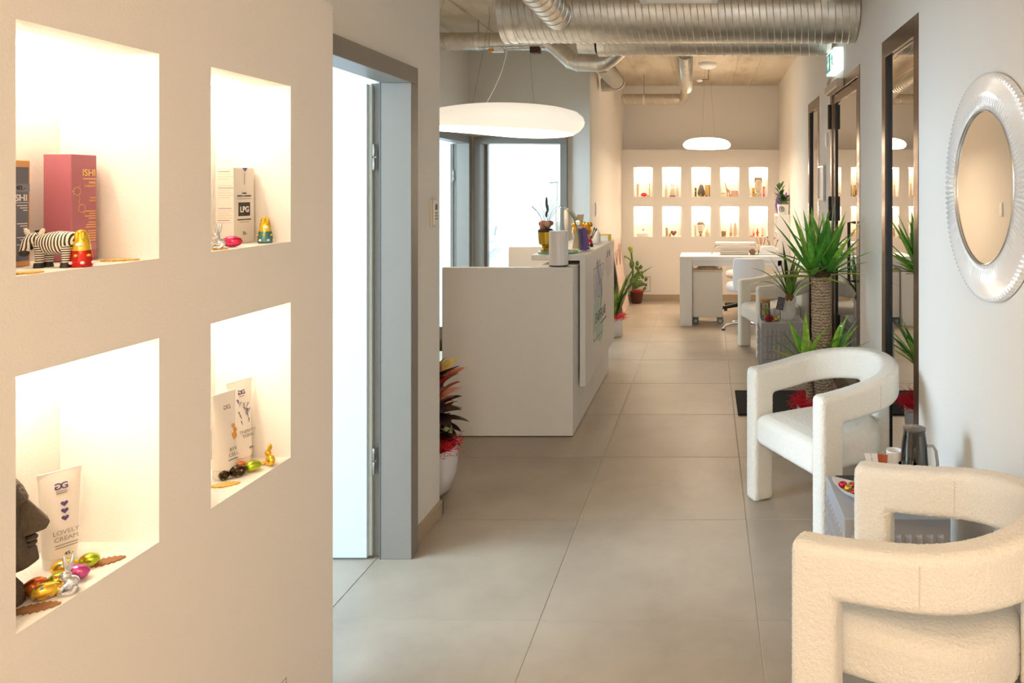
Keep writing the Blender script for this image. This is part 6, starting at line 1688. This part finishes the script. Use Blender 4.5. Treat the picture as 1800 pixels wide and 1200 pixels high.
for k in range(16):
    u = rd.uniform(-0.012, 0.02); z = rd.uniform(0.10, 0.165)
    p_ = Vector(f3(u, z))
    MB().tube([p_, p_ + Vector((0.0, rd.uniform(-0.006, 0.006), 0.012))], [0.0004, 0.0018], 4).build('flower_print', mat('print_indigo', (120, 116, 140), 0.6), t3)
print_on(t3, f3, 'THERMO', 0.006, 0.084, 0.0115, GREYINK); print_on(t3, f3, 'TONIC', 0.008, 0.072, 0.0115, GREYINK)
print_on(t3, f3, '60.-', 0.014, 0.040, 0.0095, DARKINK)
sl = card_box('product_box', 'slim white carton with pale blue print at the edge of the tube niche', -1.235, -1.205, 1.668, 1.700, ZL, 0.17, mat('carton_ivory', (236, 230, 222), 0.5))
MB().box(0.0148, 0.0153, -0.012, 0.012, 0.012, 0.045).build('blue_print', mat('print_blue', (176, 196, 210), 0.6), sl)
# stone head
STN = mat('basalt', (96, 84, 70), 0.9, bump=0.7, bscale=140, var=0.14, vscale=40)
mo = thing('stone_head', 'dark stone head statue with long nose in the lower niche', 'statue', (-1.252, 1.258, ZL), 0.85)
mo.rotation_euler = (0, 0, 0.85)
def loft(rows, seg=20, power=2.6):
    """rows: (z, cx, hx, hy)"""
    vs_, fs = [], []
    for z, cx, hx, hy in rows:
        for i in range(seg):
            a = 2 * PI * i / seg; c, s_ = math.cos(a), math.sin(a)
            vs_.append((cx + hx * math.copysign(abs(c) ** (2/power), c), hy * math.copysign(abs(s_) ** (2/power), s_), z))
    for j in range(len(rows) - 1):
        for i in range(seg):
            i2 = (i+1) % seg; fs.append((j*seg+i, j*seg+i2, (j+1)*seg+i2, (j+1)*seg+i))
    fs.append(tuple(range(seg-1, -1, -1))); fs.append(tuple((len(rows)-1)*seg+i for i in range(seg)))
    return MB().add(vs_, fs)
loft([(0.0, -0.005, 0.045, 0.042), (0.02, -0.005, 0.044, 0.04), (0.045, -0.01, 0.034, 0.032), (0.055, -0.008, 0.036, 0.034)]).build('neck_base', STN, mo, smooth=True, angle=50)
loft([(0.058, 0.012, 0.034, 0.03), (0.066, 0.012, 0.046, 0.036), (0.085, 0.010, 0.045, 0.038), (0.092, 0.004, 0.040, 0.038), (0.14, -0.004, 0.036, 0.037), (0.172, -0.004, 0.036, 0.037), (0.180, 0.0, 0.044, 0.041), (0.20, -0.004, 0.041, 0.040), (0.222, -0.010, 0.034, 0.036), (0.228, -0.012, 0.028, 0.03)]).build('head', STN, mo, smooth=True, angle=50)
MB().add([(0.030, -0.011, 0.178), (0.030, 0.011, 0.178), (0.03, -0.02, 0.112), (0.03, 0.02, 0.112), (0.072, -0.014, 0.128), (0.072, 0.014, 0.128), (0.066, -0.015, 0.116), (0.066, 0.015, 0.116), (0.04, -0.008, 0.178), (0.04, 0.008, 0.178)],
         [(8, 9, 5, 4), (4, 5, 7, 6), (6, 7, 3, 2), (0, 8, 4, 6, 2), (1, 3, 7, 5, 9), (0, 1, 9, 8), (0, 2, 3, 1)]).build('nose', STN, mo, bevel=0.003)
MB().ell((0.043, 0, 0.104), 0.014, 0.02, 0.005, 12, 8).build('lip', STN, mo, smooth=True)
MB().ell((0.043, 0, 0.095), 0.013, 0.019, 0.005, 12, 8).build('lip', STN, mo, smooth=True)
for sy in (-1, 1):
    MB().box(-0.014, 0.004, sy * 0.036 - 0.005, sy * 0.036 + 0.005, 0.09, 0.17).build('ear', STN, mo, bevel=0.004)
GE = 'foil eggs in the near niches'
egg('copper-red foil egg clustered before the stone head', (-1.212, 1.292, ZL), 1.3, F_COPPER, GE, 0.038, 0.0155)
egg('gold foil egg with blue flowers clustered before the stone head', (-1.182, 1.280, ZL), 0.75, F_GOLDB, GE, 0.046, 0.0145)
egg('green foil egg clustered before the stone head', (-1.193, 1.318, ZL), 0.9, F_GREEN, GE, 0.036, 0.0135)
egg('gold foil egg with blue flowers at the foot of the heart tube', (-1.222, 1.362, ZL), 0.6, F_GOLDB, GE, 0.044, 0.0145)
egg('green foil egg at the foot of the heart tube', (-1.197, 1.388, ZL), 0.2, F_GREEN, GE, 0.036, 0.0135)
egg('violet-pink foil egg behind the lower silver rabbit', (-1.182, 1.342, ZL), 0.3, F_PURPLE, GE, 0.044, 0.0145)
egg('copper-red foil egg at the feet of the two tubes', (-1.210, 1.856, ZL), 0.3, F_COPPER, GE, 0.036, 0.013)
egg('dark foil egg with yellow flowers before the two tubes', (-1.196, 1.824, ZL), 0.4, F_DARK, GE, 0.038, 0.0145)
egg('small dark foil egg touching the orange-printed tube', (-1.216, 1.802, ZL), 1.4, F_DARK, GE, 0.024, 0.012)
egg('green foil egg between the dark egg and the golden rabbit', (-1.178, 1.856, ZL), 0.6, F_GREEN, GE, 0.04, 0.0145)
gb = thing('gold_rabbit', 'small sitting rabbit in gold foil in the tube niche', 'chocolate rabbit', (-1.160, 1.898, ZL), -0.6)
MB().ell((0.004, 0, 0.0145), 0.0155, 0.0105, 0.0145, 16, 10).build('body', F_GOLD, gb, smooth=True)
MB().ell((-0.009, 0, 0.031), 0.010, 0.0075, 0.0088, 14, 10).build('head', F_GOLD, gb, smooth=True)
MB().ell((0.0, 0.0, 0.046), 0.005, 0.0055, 0.0125, 12, 8, Matrix.Rotation(0.35, 3, 'Y')).build('ears', F_GOLD, gb, smooth=True)
MB().ell((-0.010, 0, 0.005), 0.009, 0.009, 0.005, 12, 8).build('paws', F_GOLD, gb, smooth=True)

# ------------------------------------------------------------------ goods in the far niches
YG_ = YB + 0.055           # standing line
def fx(px_): return (px_ - VX) / F * YG_
def fz(py_): return H - (py_ - VY) / F * YG_
ZFU, ZFL = BU[0] + 0.0005, BL[0] + 0.0005
GF = 'bottles and tubes in the far niches'
def bottle(name, label, pxc, h, r, z0, m_, cap=None, capm=None, dy=0.0, sy=1.0, grp=GF, cat='bottle', taper=0.45):
    t = thing(name, label, cat, (fx(pxc), YG_ + dy, z0), 0, grp)
    MB().lathe([(0.0, 0.0), (r, 0.0), (r, h * 0.62), (r * taper, h * 0.78), (r * taper, h * 0.80), (0, h * 0.80)], 16, sy=sy).build('bottle_body', m_, t, smooth=True, angle=40)
    MB().lathe([(0.0, h * 0.801), (r * taper * 1.1, h * 0.801), (r * taper * 0.9, h), (0.0, h)], 14).build('cap', capm or m_, t, smooth=True, angle=40)
    return t
def ftube(label, pxc, h, w, z0, m_, capm, dy=0.0):
    t = thing('cream_tube', label, 'tube', (fx(pxc), YG_ + dy, z0), 0, GF)
    vs_, fs = [], []; seg = 16
    for j in range(6):
        f = j / 5; z = 0.02 + (h - 0.02) * f; hx = w/2 * (0.8 + 0.2 * f); hy = w * 0.4 * (1 - f) + 0.002
        for i in range(seg): vs_.append((hx * math.cos(2*PI*i/seg), hy * math.sin(2*PI*i/seg), z))
    for j in range(5):
        for i in range(seg): fs.append((j*seg+i, j*seg+(i+1) % seg, (j+1)*seg+(i+1) % seg, (j+1)*seg+i))
    fs += [tuple(range(seg-1, -1, -1)), tuple(5*seg+i for i in range(seg))]
    MB().add(vs_, fs).build('tube_body', m_, t, smooth=True, angle=40)
    MB().lathe([(0.0, 0.0), (w * 0.38, 0.0), (w * 0.39, 0.0195), (0.0, 0.0198)], 16).build('cap', capm, t, smooth=True, angle=40)
    return t
PALE = mat('goods_pale', (230, 210, 188), 0.45); PALE2 = mat('goods_cream', (236, 224, 206), 0.45); TAUPE = mat('goods_taupe', (150, 126, 108), 0.5)
GOLDP = mat('goods_gold', (206, 168, 88), 0.35, metal=0.4); PINKP = mat('goods_pink', (226, 150, 150), 0.5); CORAL = mat('goods_coral', (222, 110, 80), 0.5); DGR = mat('goods_dark', (92, 80, 70), 0.5)
# niche 1 upper: tube, red lips, slim gold spray
ftube('pale cream tube left of the red lips ornament', 1121, 0.18, 0.038, ZFU, PALE, PALE2)
lp = thing('lips_ornament', 'glossy red lips ornament in a far niche', 'ornament', (fx(1132), YG_, ZFU), 0)
LIP = mat('lip_red', (226, 54, 70), 0.25, coat=0.4)
MB().prism([(-0.05, 0.03), (-0.025, 0.048), (-0.008, 0.056), (0.0, 0.05), (0.008, 0.056), (0.025, 0.048), (0.05, 0.03), (0.02, 0.034), (0.0, 0.031), (-0.02, 0.034)], (0, 0.015, 0), EX, EZ, 0.03).build('upper_lip', LIP, lp, bevel=0.006, bseg=3)
MB().prism([(-0.05, 0.029), (-0.02, 0.0325), (0.0, 0.0295), (0.02, 0.0325), (0.05, 0.029), (0.032, 0.008), (0.012, 0.0), (-0.012, 0.0), (-0.032, 0.008)][::-1], (0, 0.015, 0), EX, EZ, 0.03).build('lower_lip', LIP, lp, bevel=0.006, bseg=3)
bottle('spray_bottle', 'slim cream spray bottle with gold cap right of the red lips ornament', 1142, 0.19, 0.012, ZFU, PALE, capm=GOLDP)
tag(MB().ell((0, 0, 0.009), 0.02, 0.012, 0.009, 10, 8).build('gold_nugget', GOLDP, smooth=True, loc=(fx(1140) - 0.005, YG_ - 0.035, ZFU)), 'gold foil lump beside the red lips ornament', 'sweet')
# niche 2 upper: two bottles and rabbit-eared bottle
bottle('shampoo_bottle', 'pale rounded bottle left of the eared bottle', 1171.5, 0.165, 0.021, ZFU, PALE2, capm=PALE)
rb2 = thing('rabbit_bottle', 'pear-shaped cream bottle with two thin ears in a far niche', 'bottle', (fx(1182.5), YG_, ZFU))
MB().lathe([(0.0, 0.0), (0.036, 0.0), (0.038, 0.03), (0.034, 0.07), (0.026, 0.12), (0.014, 0.14), (0.0, 0.142)], 20).build('bottle_body', PALE2, rb2, smooth=True, angle=60)
for sx in (-1, 1):
    MB().tube([(sx * 0.008, 0, 0.135), (sx * 0.014, 0, 0.165), (sx * 0.022, 0, 0.19)], [0.005, 0.004, 0.0015], 8).build('ear', mat('ear_brown', (140, 104, 80), 0.6), rb2, smooth=True)
MB().box(-0.045, 0.045, -0.05, -0.041, 0.0, 0.014).build('red_label', mat('label_red', (206, 66, 50), 0.5), rb2)
MB().box(-0.012, 0.02, -0.0515, -0.0501, 0.002, 0.012).build('label_mark', DGR, rb2)
bottle('shampoo_bottle', 'pale rounded bottle right of the eared bottle', 1190.5, 0.165, 0.019, ZFU, PALE2, capm=PALE)
# niche 3 upper: lipstick, pear, gold tube
ls = thing('lipstick_tube', 'dark slim tube with gold ring beside the grey pear', 'cosmetic', (fx(1222.7), YG_, ZFU), 0, GF)
MB().lathe([(0.0, 0.0), (0.013, 0.0), (0.013, 0.075), (0.0, 0.0755)], 14).build('tube_body', mat('lipstick_grey', (96, 84, 76), 0.35), ls, smooth=True, angle=40)
MB().lathe([(0.0135, 0.076), (0.0135, 0.084), (0.0, 0.0842)], 14).build('ring', GOLDP, ls, smooth=True, angle=40)
MB().lathe([(0.013, 0.0845), (0.013, 0.125), (0.0, 0.126)], 14).build('cap', MATS['lipstick_grey'], ls, smooth=True, angle=40)
pe = thing('pear_ornament', 'large dark grey hammered pear ornament with long stalk', 'ornament', (fx(1232.7), YG_ + 0.03, ZFU))
MB().lathe([(0.0, 0.0), (0.03, 0.002), (0.052, 0.03), (0.054, 0.055), (0.046, 0.09), (0.034, 0.13), (0.028, 0.155), (0.02, 0.174), (0.0, 0.18)], 28).build('pear', mat('pear_metal', (120, 110, 100), 0.35, metal=0.6, bump=0.8, bscale=90), pe, smooth=True, angle=60)
MB().tube([(0, 0, 0.175), (0.003, 0, 0.23), (0.0, 0, 0.285)], [0.004, 0.003, 0.0035], 8).build('stalk', mat('stalk_brown', (120, 92, 70), 0.6), pe, smooth=True)
tag(MB().tube([(0, 0, 0), (0, 0, 0.012), (0, 0, 0.03), (0.003, 0, 0.045)], [0.014, 0.016, 0.010, 0.001], 10).build('gold_sweet', F_GOLD, smooth=True, loc=(fx(1232), YG_ - 0.045, ZFU)), 'gold wrapped sweet before the grey pear ornament', 'sweet')
ftube('gold cream tube standing against the right side of the grey pear', 1242, 0.165, 0.046, ZFU, GOLDP, mat('goods_gold_deep', (160, 122, 56), 0.35, metal=0.4))
tag(MB().box(-0.012, 0.012, -0.02, 0.02, 0, 0.165).build('gold_box', MATS['goods_gold_deep'], bevel=0.001, loc=(fx(1246.8), YG_ + 0.06, ZFU)), 'narrow bronze carton behind the gold tube', 'box')
# niche 4 upper: cream jar, giraffe, pink box
jr2 = thing('cream_jar', 'low cream jar with golden lid left of the giraffe', 'jar', (fx(1271.5), YG_, ZFU))
MB().lathe([(0.0, 0.0), (0.026, 0.0), (0.027, 0.035), (0.0, 0.0355)], 20).build('jar_body', PALE2, jr2, smooth=True, angle=40)
MB().lathe([(0.028, 0.036), (0.028, 0.054), (0.0, 0.055)], 20).build('lid', mat('lid_gold', (222, 196, 120), 0.4), jr2, smooth=True, angle=40)
gi = thing('giraffe_figurine', 'wooden giraffe figurine in a far niche', 'figurine', (fx(1278.5), YG_, ZFU))
GIR = mat('giraffe_wood', (190, 140, 84), 0.6, var=0.35, vscale=110)
MB().tube([(-0.036, 0, 0.185), (-0.028, 0, 0.19), (-0.026, 0, 0.18), (-0.018, 0, 0.14), (-0.004, 0, 0.098), (0.012, 0, 0.086), (0.03, 0, 0.076)], [0.004, 0.0075, 0.0065, 0.0065, 0.013, 0.0165, 0.010], 12).build('body', GIR, gi, smooth=True, angle=180)
for (x, y) in ((-0.005, -0.008), (-0.001, 0.008), (0.024, -0.008), (0.027, 0.008)):
    MB().tube([(x, y, 0.085), (x + 0.001, y, 0.04), (x, y, 0.0)], [0.008, 0.0045, 0.0045], 8).build('leg', GIR, gi, smooth=True)
for sy in (-1, 1):
    MB().tube([(-0.027, sy * 0.003, 0.192), (-0.026, sy * 0.004, 0.205)], 0.0018, 6).build('horn', GIR, gi)
MB().tube([(0.038, 0, 0.075), (0.044, 0, 0.05)], 0.002, 6).build('tail', GIR, gi)
tag(MB().tube([(0, 0, 0), (0, 0, 0.010), (0, 0, 0.026), (0.003, 0, 0.038)], [0.013, 0.015, 0.009, 0.001], 10).build('gold_sweet', F_GOLD, smooth=True, loc=(fx(1284.5), YG_ - 0.035, ZFU)), 'gold wrapped sweet between giraffe and pink carton', 'sweet')
bx = thing('pink_carton', 'wide pale pink carton beside the giraffe figurine', 'box', (fx(1291), YG_ + 0.02, ZFU))
MB().box(-0.046, 0.046, -0.03, 0.03, 0, 0.086).build('carton', mat('carton_blush', (232, 190, 178), 0.5), bx, bevel=0.001)
MB().box(0.032, 0.046, -0.0305, -0.0301, 0.01, 0.08).build('pink_stripe', PINKP, bx)
# niche 5 upper: carton, face vase, pink tube
gy = thing('gold_carton', 'tall golden carton left of the painted face vase', 'box', (fx(1324.5), YG_, ZFU), 0, GF)
MB().box(-0.0185, 0.0185, -0.015, 0.015, 0, 0.125).build('carton', mat('carton_gold', (224, 184, 96), 0.5), gy, bevel=0.001)
MB().ell((0, -0.0152, 0.06), 0.008, 0.0006, 0.009, 10, 6).build('emblem', DGR, gy)
fv = thing('face_vase', 'cream vase painted as a face with red lips and grey hair', 'vase', (fx(1333), YG_ + 0.03, ZFU))
loft([(0.0, 0, 0.046, 0.03), (0.05, 0, 0.046, 0.032), (0.062, 0, 0.028, 0.026), (0.072, 0, 0.030, 0.028), (0.09, 0, 0.040, 0.032), (0.14, 0, 0.048, 0.036), (0.20, 0, 0.048, 0.036), (0.24, 0, 0.045, 0.034)]).build('vase_body', mat('vase_cream', (240, 226, 200), 0.4), fv, smooth=True, angle=50)
HAIR = mat('hair_grey', (150, 140, 128), 0.7)
MB().box(-0.052, 0.052, -0.008, 0.036, 0.19, 0.275).build('hair_back', HAIR, fv, bevel=0.006)
for sx in (-1, 1):
    MB().add([(sx * 0.002, -0.037, 0.272), (sx * 0.052, -0.024, 0.272), (sx * 0.053, -0.02, 0.19), (sx * 0.045, -0.034, 0.21), (sx * 0.025, -0.038, 0.25)], [(0, 1, 2, 3, 4)]).build('hair_side', HAIR, fv)
    MB().tube([(sx * 0.009, -0.039, 0.216), (sx * 0.018, -0.0385, 0.212), (sx * 0.029, -0.036, 0.217)], 0.0014, 5).build('closed_eye', DGR, fv)
    MB().ell((sx * 0.028, -0.034, 0.185), 0.009, 0.002, 0.006, 8, 6).build('cheek', mat('cheek_peach', (240, 200, 176), 0.6), fv)
MB().tube([(0.004, -0.039, 0.21), (0.003, -0.0415, 0.19), (-0.002, -0.0405, 0.187)], 0.0014, 5).build('nose_line', DGR, fv)
MB().ell((0, -0.0385, 0.163), 0.0075, 0.0025, 0.005, 10, 6).build('lips', LIP, fv)
MB().lathe([(0.0295, 0.066), (0.031, 0.072), (0.0295, 0.078)], 20, sy=0.95).build('collar', mat('collar_tan', (190, 166, 130), 0.5), fv, smooth=True)
pt = thing('pink_tube', 'tall pink carton right of the painted face vase', 'box', (fx(1342.7), YG_, ZFU), 0, GF)
MB().box(-0.0125, 0.0125, -0.012, 0.012, 0, 0.142).build('carton', mat('carton_rose', (226, 120, 134), 0.5), pt, bevel=0.001)
for k in range(6): MB().box(-0.008, 0.008, -0.0125, -0.0121, 0.04 + 0.013 * k, 0.047 + 0.013 * k).build('print_mark', PALE2, pt)
# niche 1 lower: speckled mound with gold bow
sp2 = thing('speckled_ornament', 'white speckled mound ornament topped with a gold drop', 'ornament', (fx(1130.5), YG_ + 0.01, ZFL))
m_, nt, p = nodes_of('gold_speckle')
tc = nt.nodes.new('ShaderNodeTexCoord'); v = nt.nodes.new('ShaderNodeTexVoronoi'); v.inputs['Scale'].default_value = 75
nt.links.new(tc.outputs['Object'], v.inputs['Vector'])
r = nt.nodes.new('ShaderNodeValToRGB'); r.color_ramp.interpolation = 'CONSTANT'; r.color_ramp.elements[0].color = rgba((196, 160, 80)); r.color_ramp.elements[1].color = rgba((250, 246, 240)); r.color_ramp.elements[1].position = 0.22
nt.links.new(v.outputs['Distance'], r.inputs['Fac']); nt.links.new(r.outputs[0], p.inputs['Base Color'])
MB().lathe([(0.0, 0.0), (0.085, 0.0), (0.09, 0.02), (0.075, 0.055), (0.04, 0.075), (0.0, 0.08)], 28, sy=0.55).build('mound', m_, sp2, smooth=True, angle=60)
MB().tube([(0, 0, 0.078), (0, 0, 0.088), (0, 0, 0.105), (0.002, 0, 0.122)], [0.012, 0.019, 0.012, 0.001], 12).build('gold_drop', F_GOLD, sp2, smooth=True)
# niche 2 lower
bottle('taupe_tube', 'taupe slim tube left of the patterned heart', 1172, 0.125, 0.016, ZFL, mat('goods_rose_taupe', (196, 166, 150), 0.5), taper=0.9)
hp = thing('heart_ornament', 'zebra-patterned heart ornament with red patch', 'ornament', (fx(1184), YG_, ZFL))
pts = []
for i in range(28):
    a = 2 * PI * i / 28
    pts.append((0.0027 * 16 * math.sin(a) ** 3, 0.0028 * (13 * math.cos(a) - 5 * math.cos(2*a) - 2 * math.cos(3*a) - math.cos(4*a)) + 0.0475))
HZ = mat('heart_pattern', (120, 92, 76), 0.4, var=0.75, vscale=60, detail=0.0)
MB().prism(pts[::-1], (0, 0.012, 0), EX, EZ, -0.024).build('heart', HZ, hp, bevel=0.005)
MB().ell((0.02, -0.0135, 0.066), 0.018, 0.003, 0.009, 10, 6).build('red_patch', LIP, hp, smooth=True)
for k, (dx, col) in enumerate(((-0.062, F_GOLD), (-0.05, F_COPPER))):
    tag(MB().tube([(0, 0, 0), (0, 0, 0.012), (0, 0, 0.035), (-0.004, 0, 0.055)], [0.01, 0.013, 0.01, 0.002], 10).build('gold_sweet', col, smooth=True, loc=(fx(1184) + dx, YG_ - 0.03 + 0.03 * k, ZFL)), ('gold' if k == 0 else 'copper') + ' wrapped sweet left of the patterned heart', 'sweet')
bottle('white_bottle', 'faint white bottle right of the patterned heart', 1193, 0.15, 0.012, ZFL, mat('goods_white', (244, 238, 232), 0.4))
# niche 3 lower: tube, head shaped jar, square candle
ftube('pale rose cream tube left of the head-shaped jar', 1222.5, 0.165, 0.034, ZFL, PALE, PALE2)
hj = thing('head_jar', 'white head-shaped jar with grey fringe and bronze neck band', 'jar', (fx(1231.5), YG_ + 0.015, ZFL))
loft([(0.0, 0, 0.042, 0.034), (0.02, 0, 0.036, 0.03), (0.055, 0, 0.026, 0.024), (0.07, 0, 0.026, 0.024), (0.085, 0, 0.04, 0.034), (0.13, 0, 0.046, 0.038), (0.17, 0, 0.044, 0.036), (0.198, 0, 0.034, 0.028)]).build('head', mat('jar_ivory', (244, 234, 216), 0.35), hj, smooth=True, angle=50)
loft([(0.17, 0, 0.0465, 0.0385), (0.19, 0, 0.042, 0.036), (0.206, 0, 0.03, 0.026)]).build('fringe', mat('fringe_grey', (164, 146, 126), 0.6), hj, smooth=True)
MB().lathe([(0.0275, 0.056), (0.029, 0.062), (0.0275, 0.069)], 20).build('neck_band', mat('band_bronze', (110, 86, 66), 0.4, metal=0.6), hj, smooth=True)
MB().tube([(0.036, -0.02, 0.192), (0.052, -0.02, 0.17), (0.056, -0.02, 0.13)], [0.006, 0.007, 0.003], 8).build('hair_lock', MATS['fringe_grey'], hj, smooth=True)
MB().tube([(-0.044, -0.018, 0.185), (-0.05, -0.018, 0.155)], [0.005, 0.003], 8).build('hair_lock', MATS['fringe_grey'], hj, smooth=True)
MB().box(-0.012, 0.012, -0.0365, -0.034, 0.004, 0.046).build('front_panel', mat('panel_bronze', (150, 122, 100), 0.5), hj)
for sx in (-1, 1): MB().ell((sx * 0.016, -0.0385, 0.135), 0.005, 0.001, 0.0025, 8, 6).build('eye', DGR, hj)
MB().ell((0, -0.0385, 0.105), 0.006, 0.0012, 0.0025, 8, 6).build('lips', CORAL, hj)
cn = thing('square_candle', 'pale square candle with a golden drop on top', 'candle', (fx(1243), YG_, ZFL))
MB().box(-0.031, 0.031, -0.025, 0.025, 0, 0.062).build('wax_block', mat('wax_rose', (232, 206, 190), 0.6), cn, bevel=0.003)
MB().tube([(0, 0, 0.0622), (0, 0, 0.072), (0, 0, 0.09), (0.002, 0, 0.11)], [0.011, 0.016, 0.011, 0.001], 12).build('gold_drop', F_GOLD, cn, smooth=True)
# niche 4 lower: flower cube, two tall bottles
fcb = thing('flower_cube', 'small cube covered in coloured flowers in a far niche', 'ornament', (fx(1272), YG_, ZFL))
MB().box(-0.03, 0.03, -0.028, 0.028, 0.0, 0.075).build('cube', mat('cube_base', (150, 130, 90), 0.6), fcb, bevel=0.004)
rd = random.Random(9)
for i in range(4):
    for j in range(5):
        MB().ell((-0.024 + 0.016 * i + rd.uniform(-.003, .003), -0.03, 0.008 + 0.0155 * j), 0.0085, 0.005, 0.0075, 8, 6).build('flower', mat('petal_%d' % ((i * 3 + j * 5) % 4), ((220, 130, 110), (120, 140, 70), (226, 196, 120), (140, 100, 80))[(i * 3 + j * 5) % 4], 0.7), fcb, smooth=True)
b1 = bottle('serum_bottle', 'slim bottle with golden base beside the flower cube', 1284.7, 0.19, 0.017, ZFL, PALE, taper=0.6)
MB().lathe([(0.0172, 0.002), (0.0176, 0.055), (0.0172, 0.056)], 16).build('gold_sleeve', GOLDP, b1, smooth=True)
bottle('serum_bottle', 'wider pale bottle right of the golden-based bottle', 1292, 0.19, 0.0225, ZFL, PALE, taper=0.6)
# niche 5 lower
o1 = bottle('spray_bottle', 'small orange and clear spray bottle in a far niche', 1325, 0.12, 0.013, ZFL, PALE, capm=PALE2)
MB().lathe([(0.0133, 0.004), (0.0136, 0.05), (0.0133, 0.051)], 14).build('red_label', CORAL, o1, smooth=True)
tag(MB().ell((0, 0, 0.007), 0.04, 0.014, 0.007, 14, 6).build('orange_dish', CORAL, smooth=True, loc=(fx(1321.5), YG_ - 0.035, ZFL)), 'flat coral dish before the orange spray bottle', 'dish')
og = thing('orange_figurine', 'standing orange figurine between spray bottle and tube', 'figurine', (fx(1331.5), YG_, ZFL))
OR = mat('figure_orange', (232, 104, 48), 0.4)
MB().lathe([(0.0, 0.0), (0.024, 0.0), (0.02, 0.006), (0.0, 0.007)], 16).build('base', OR, og, smooth=True)
MB().lathe([(0.012, 0.0072), (0.014, 0.03), (0.019, 0.05), (0.014, 0.07), (0.007, 0.082), (0.011, 0.092), (0.008, 0.104), (0.0, 0.118)], 14).build('figure', OR, og, smooth=True, angle=70)
for sx in (-1, 1): MB().tube([(sx * 0.013, 0, 0.07), (sx * 0.019, -0.006, 0.05), (sx * 0.01, -0.014, 0.045)], 0.004, 6).build('arm', OR, og, smooth=True)
t9 = ftube('small white tube with golden foot right of the orange figurine', 1340, 0.125, 0.034, ZFL, PALE2, GOLDP)
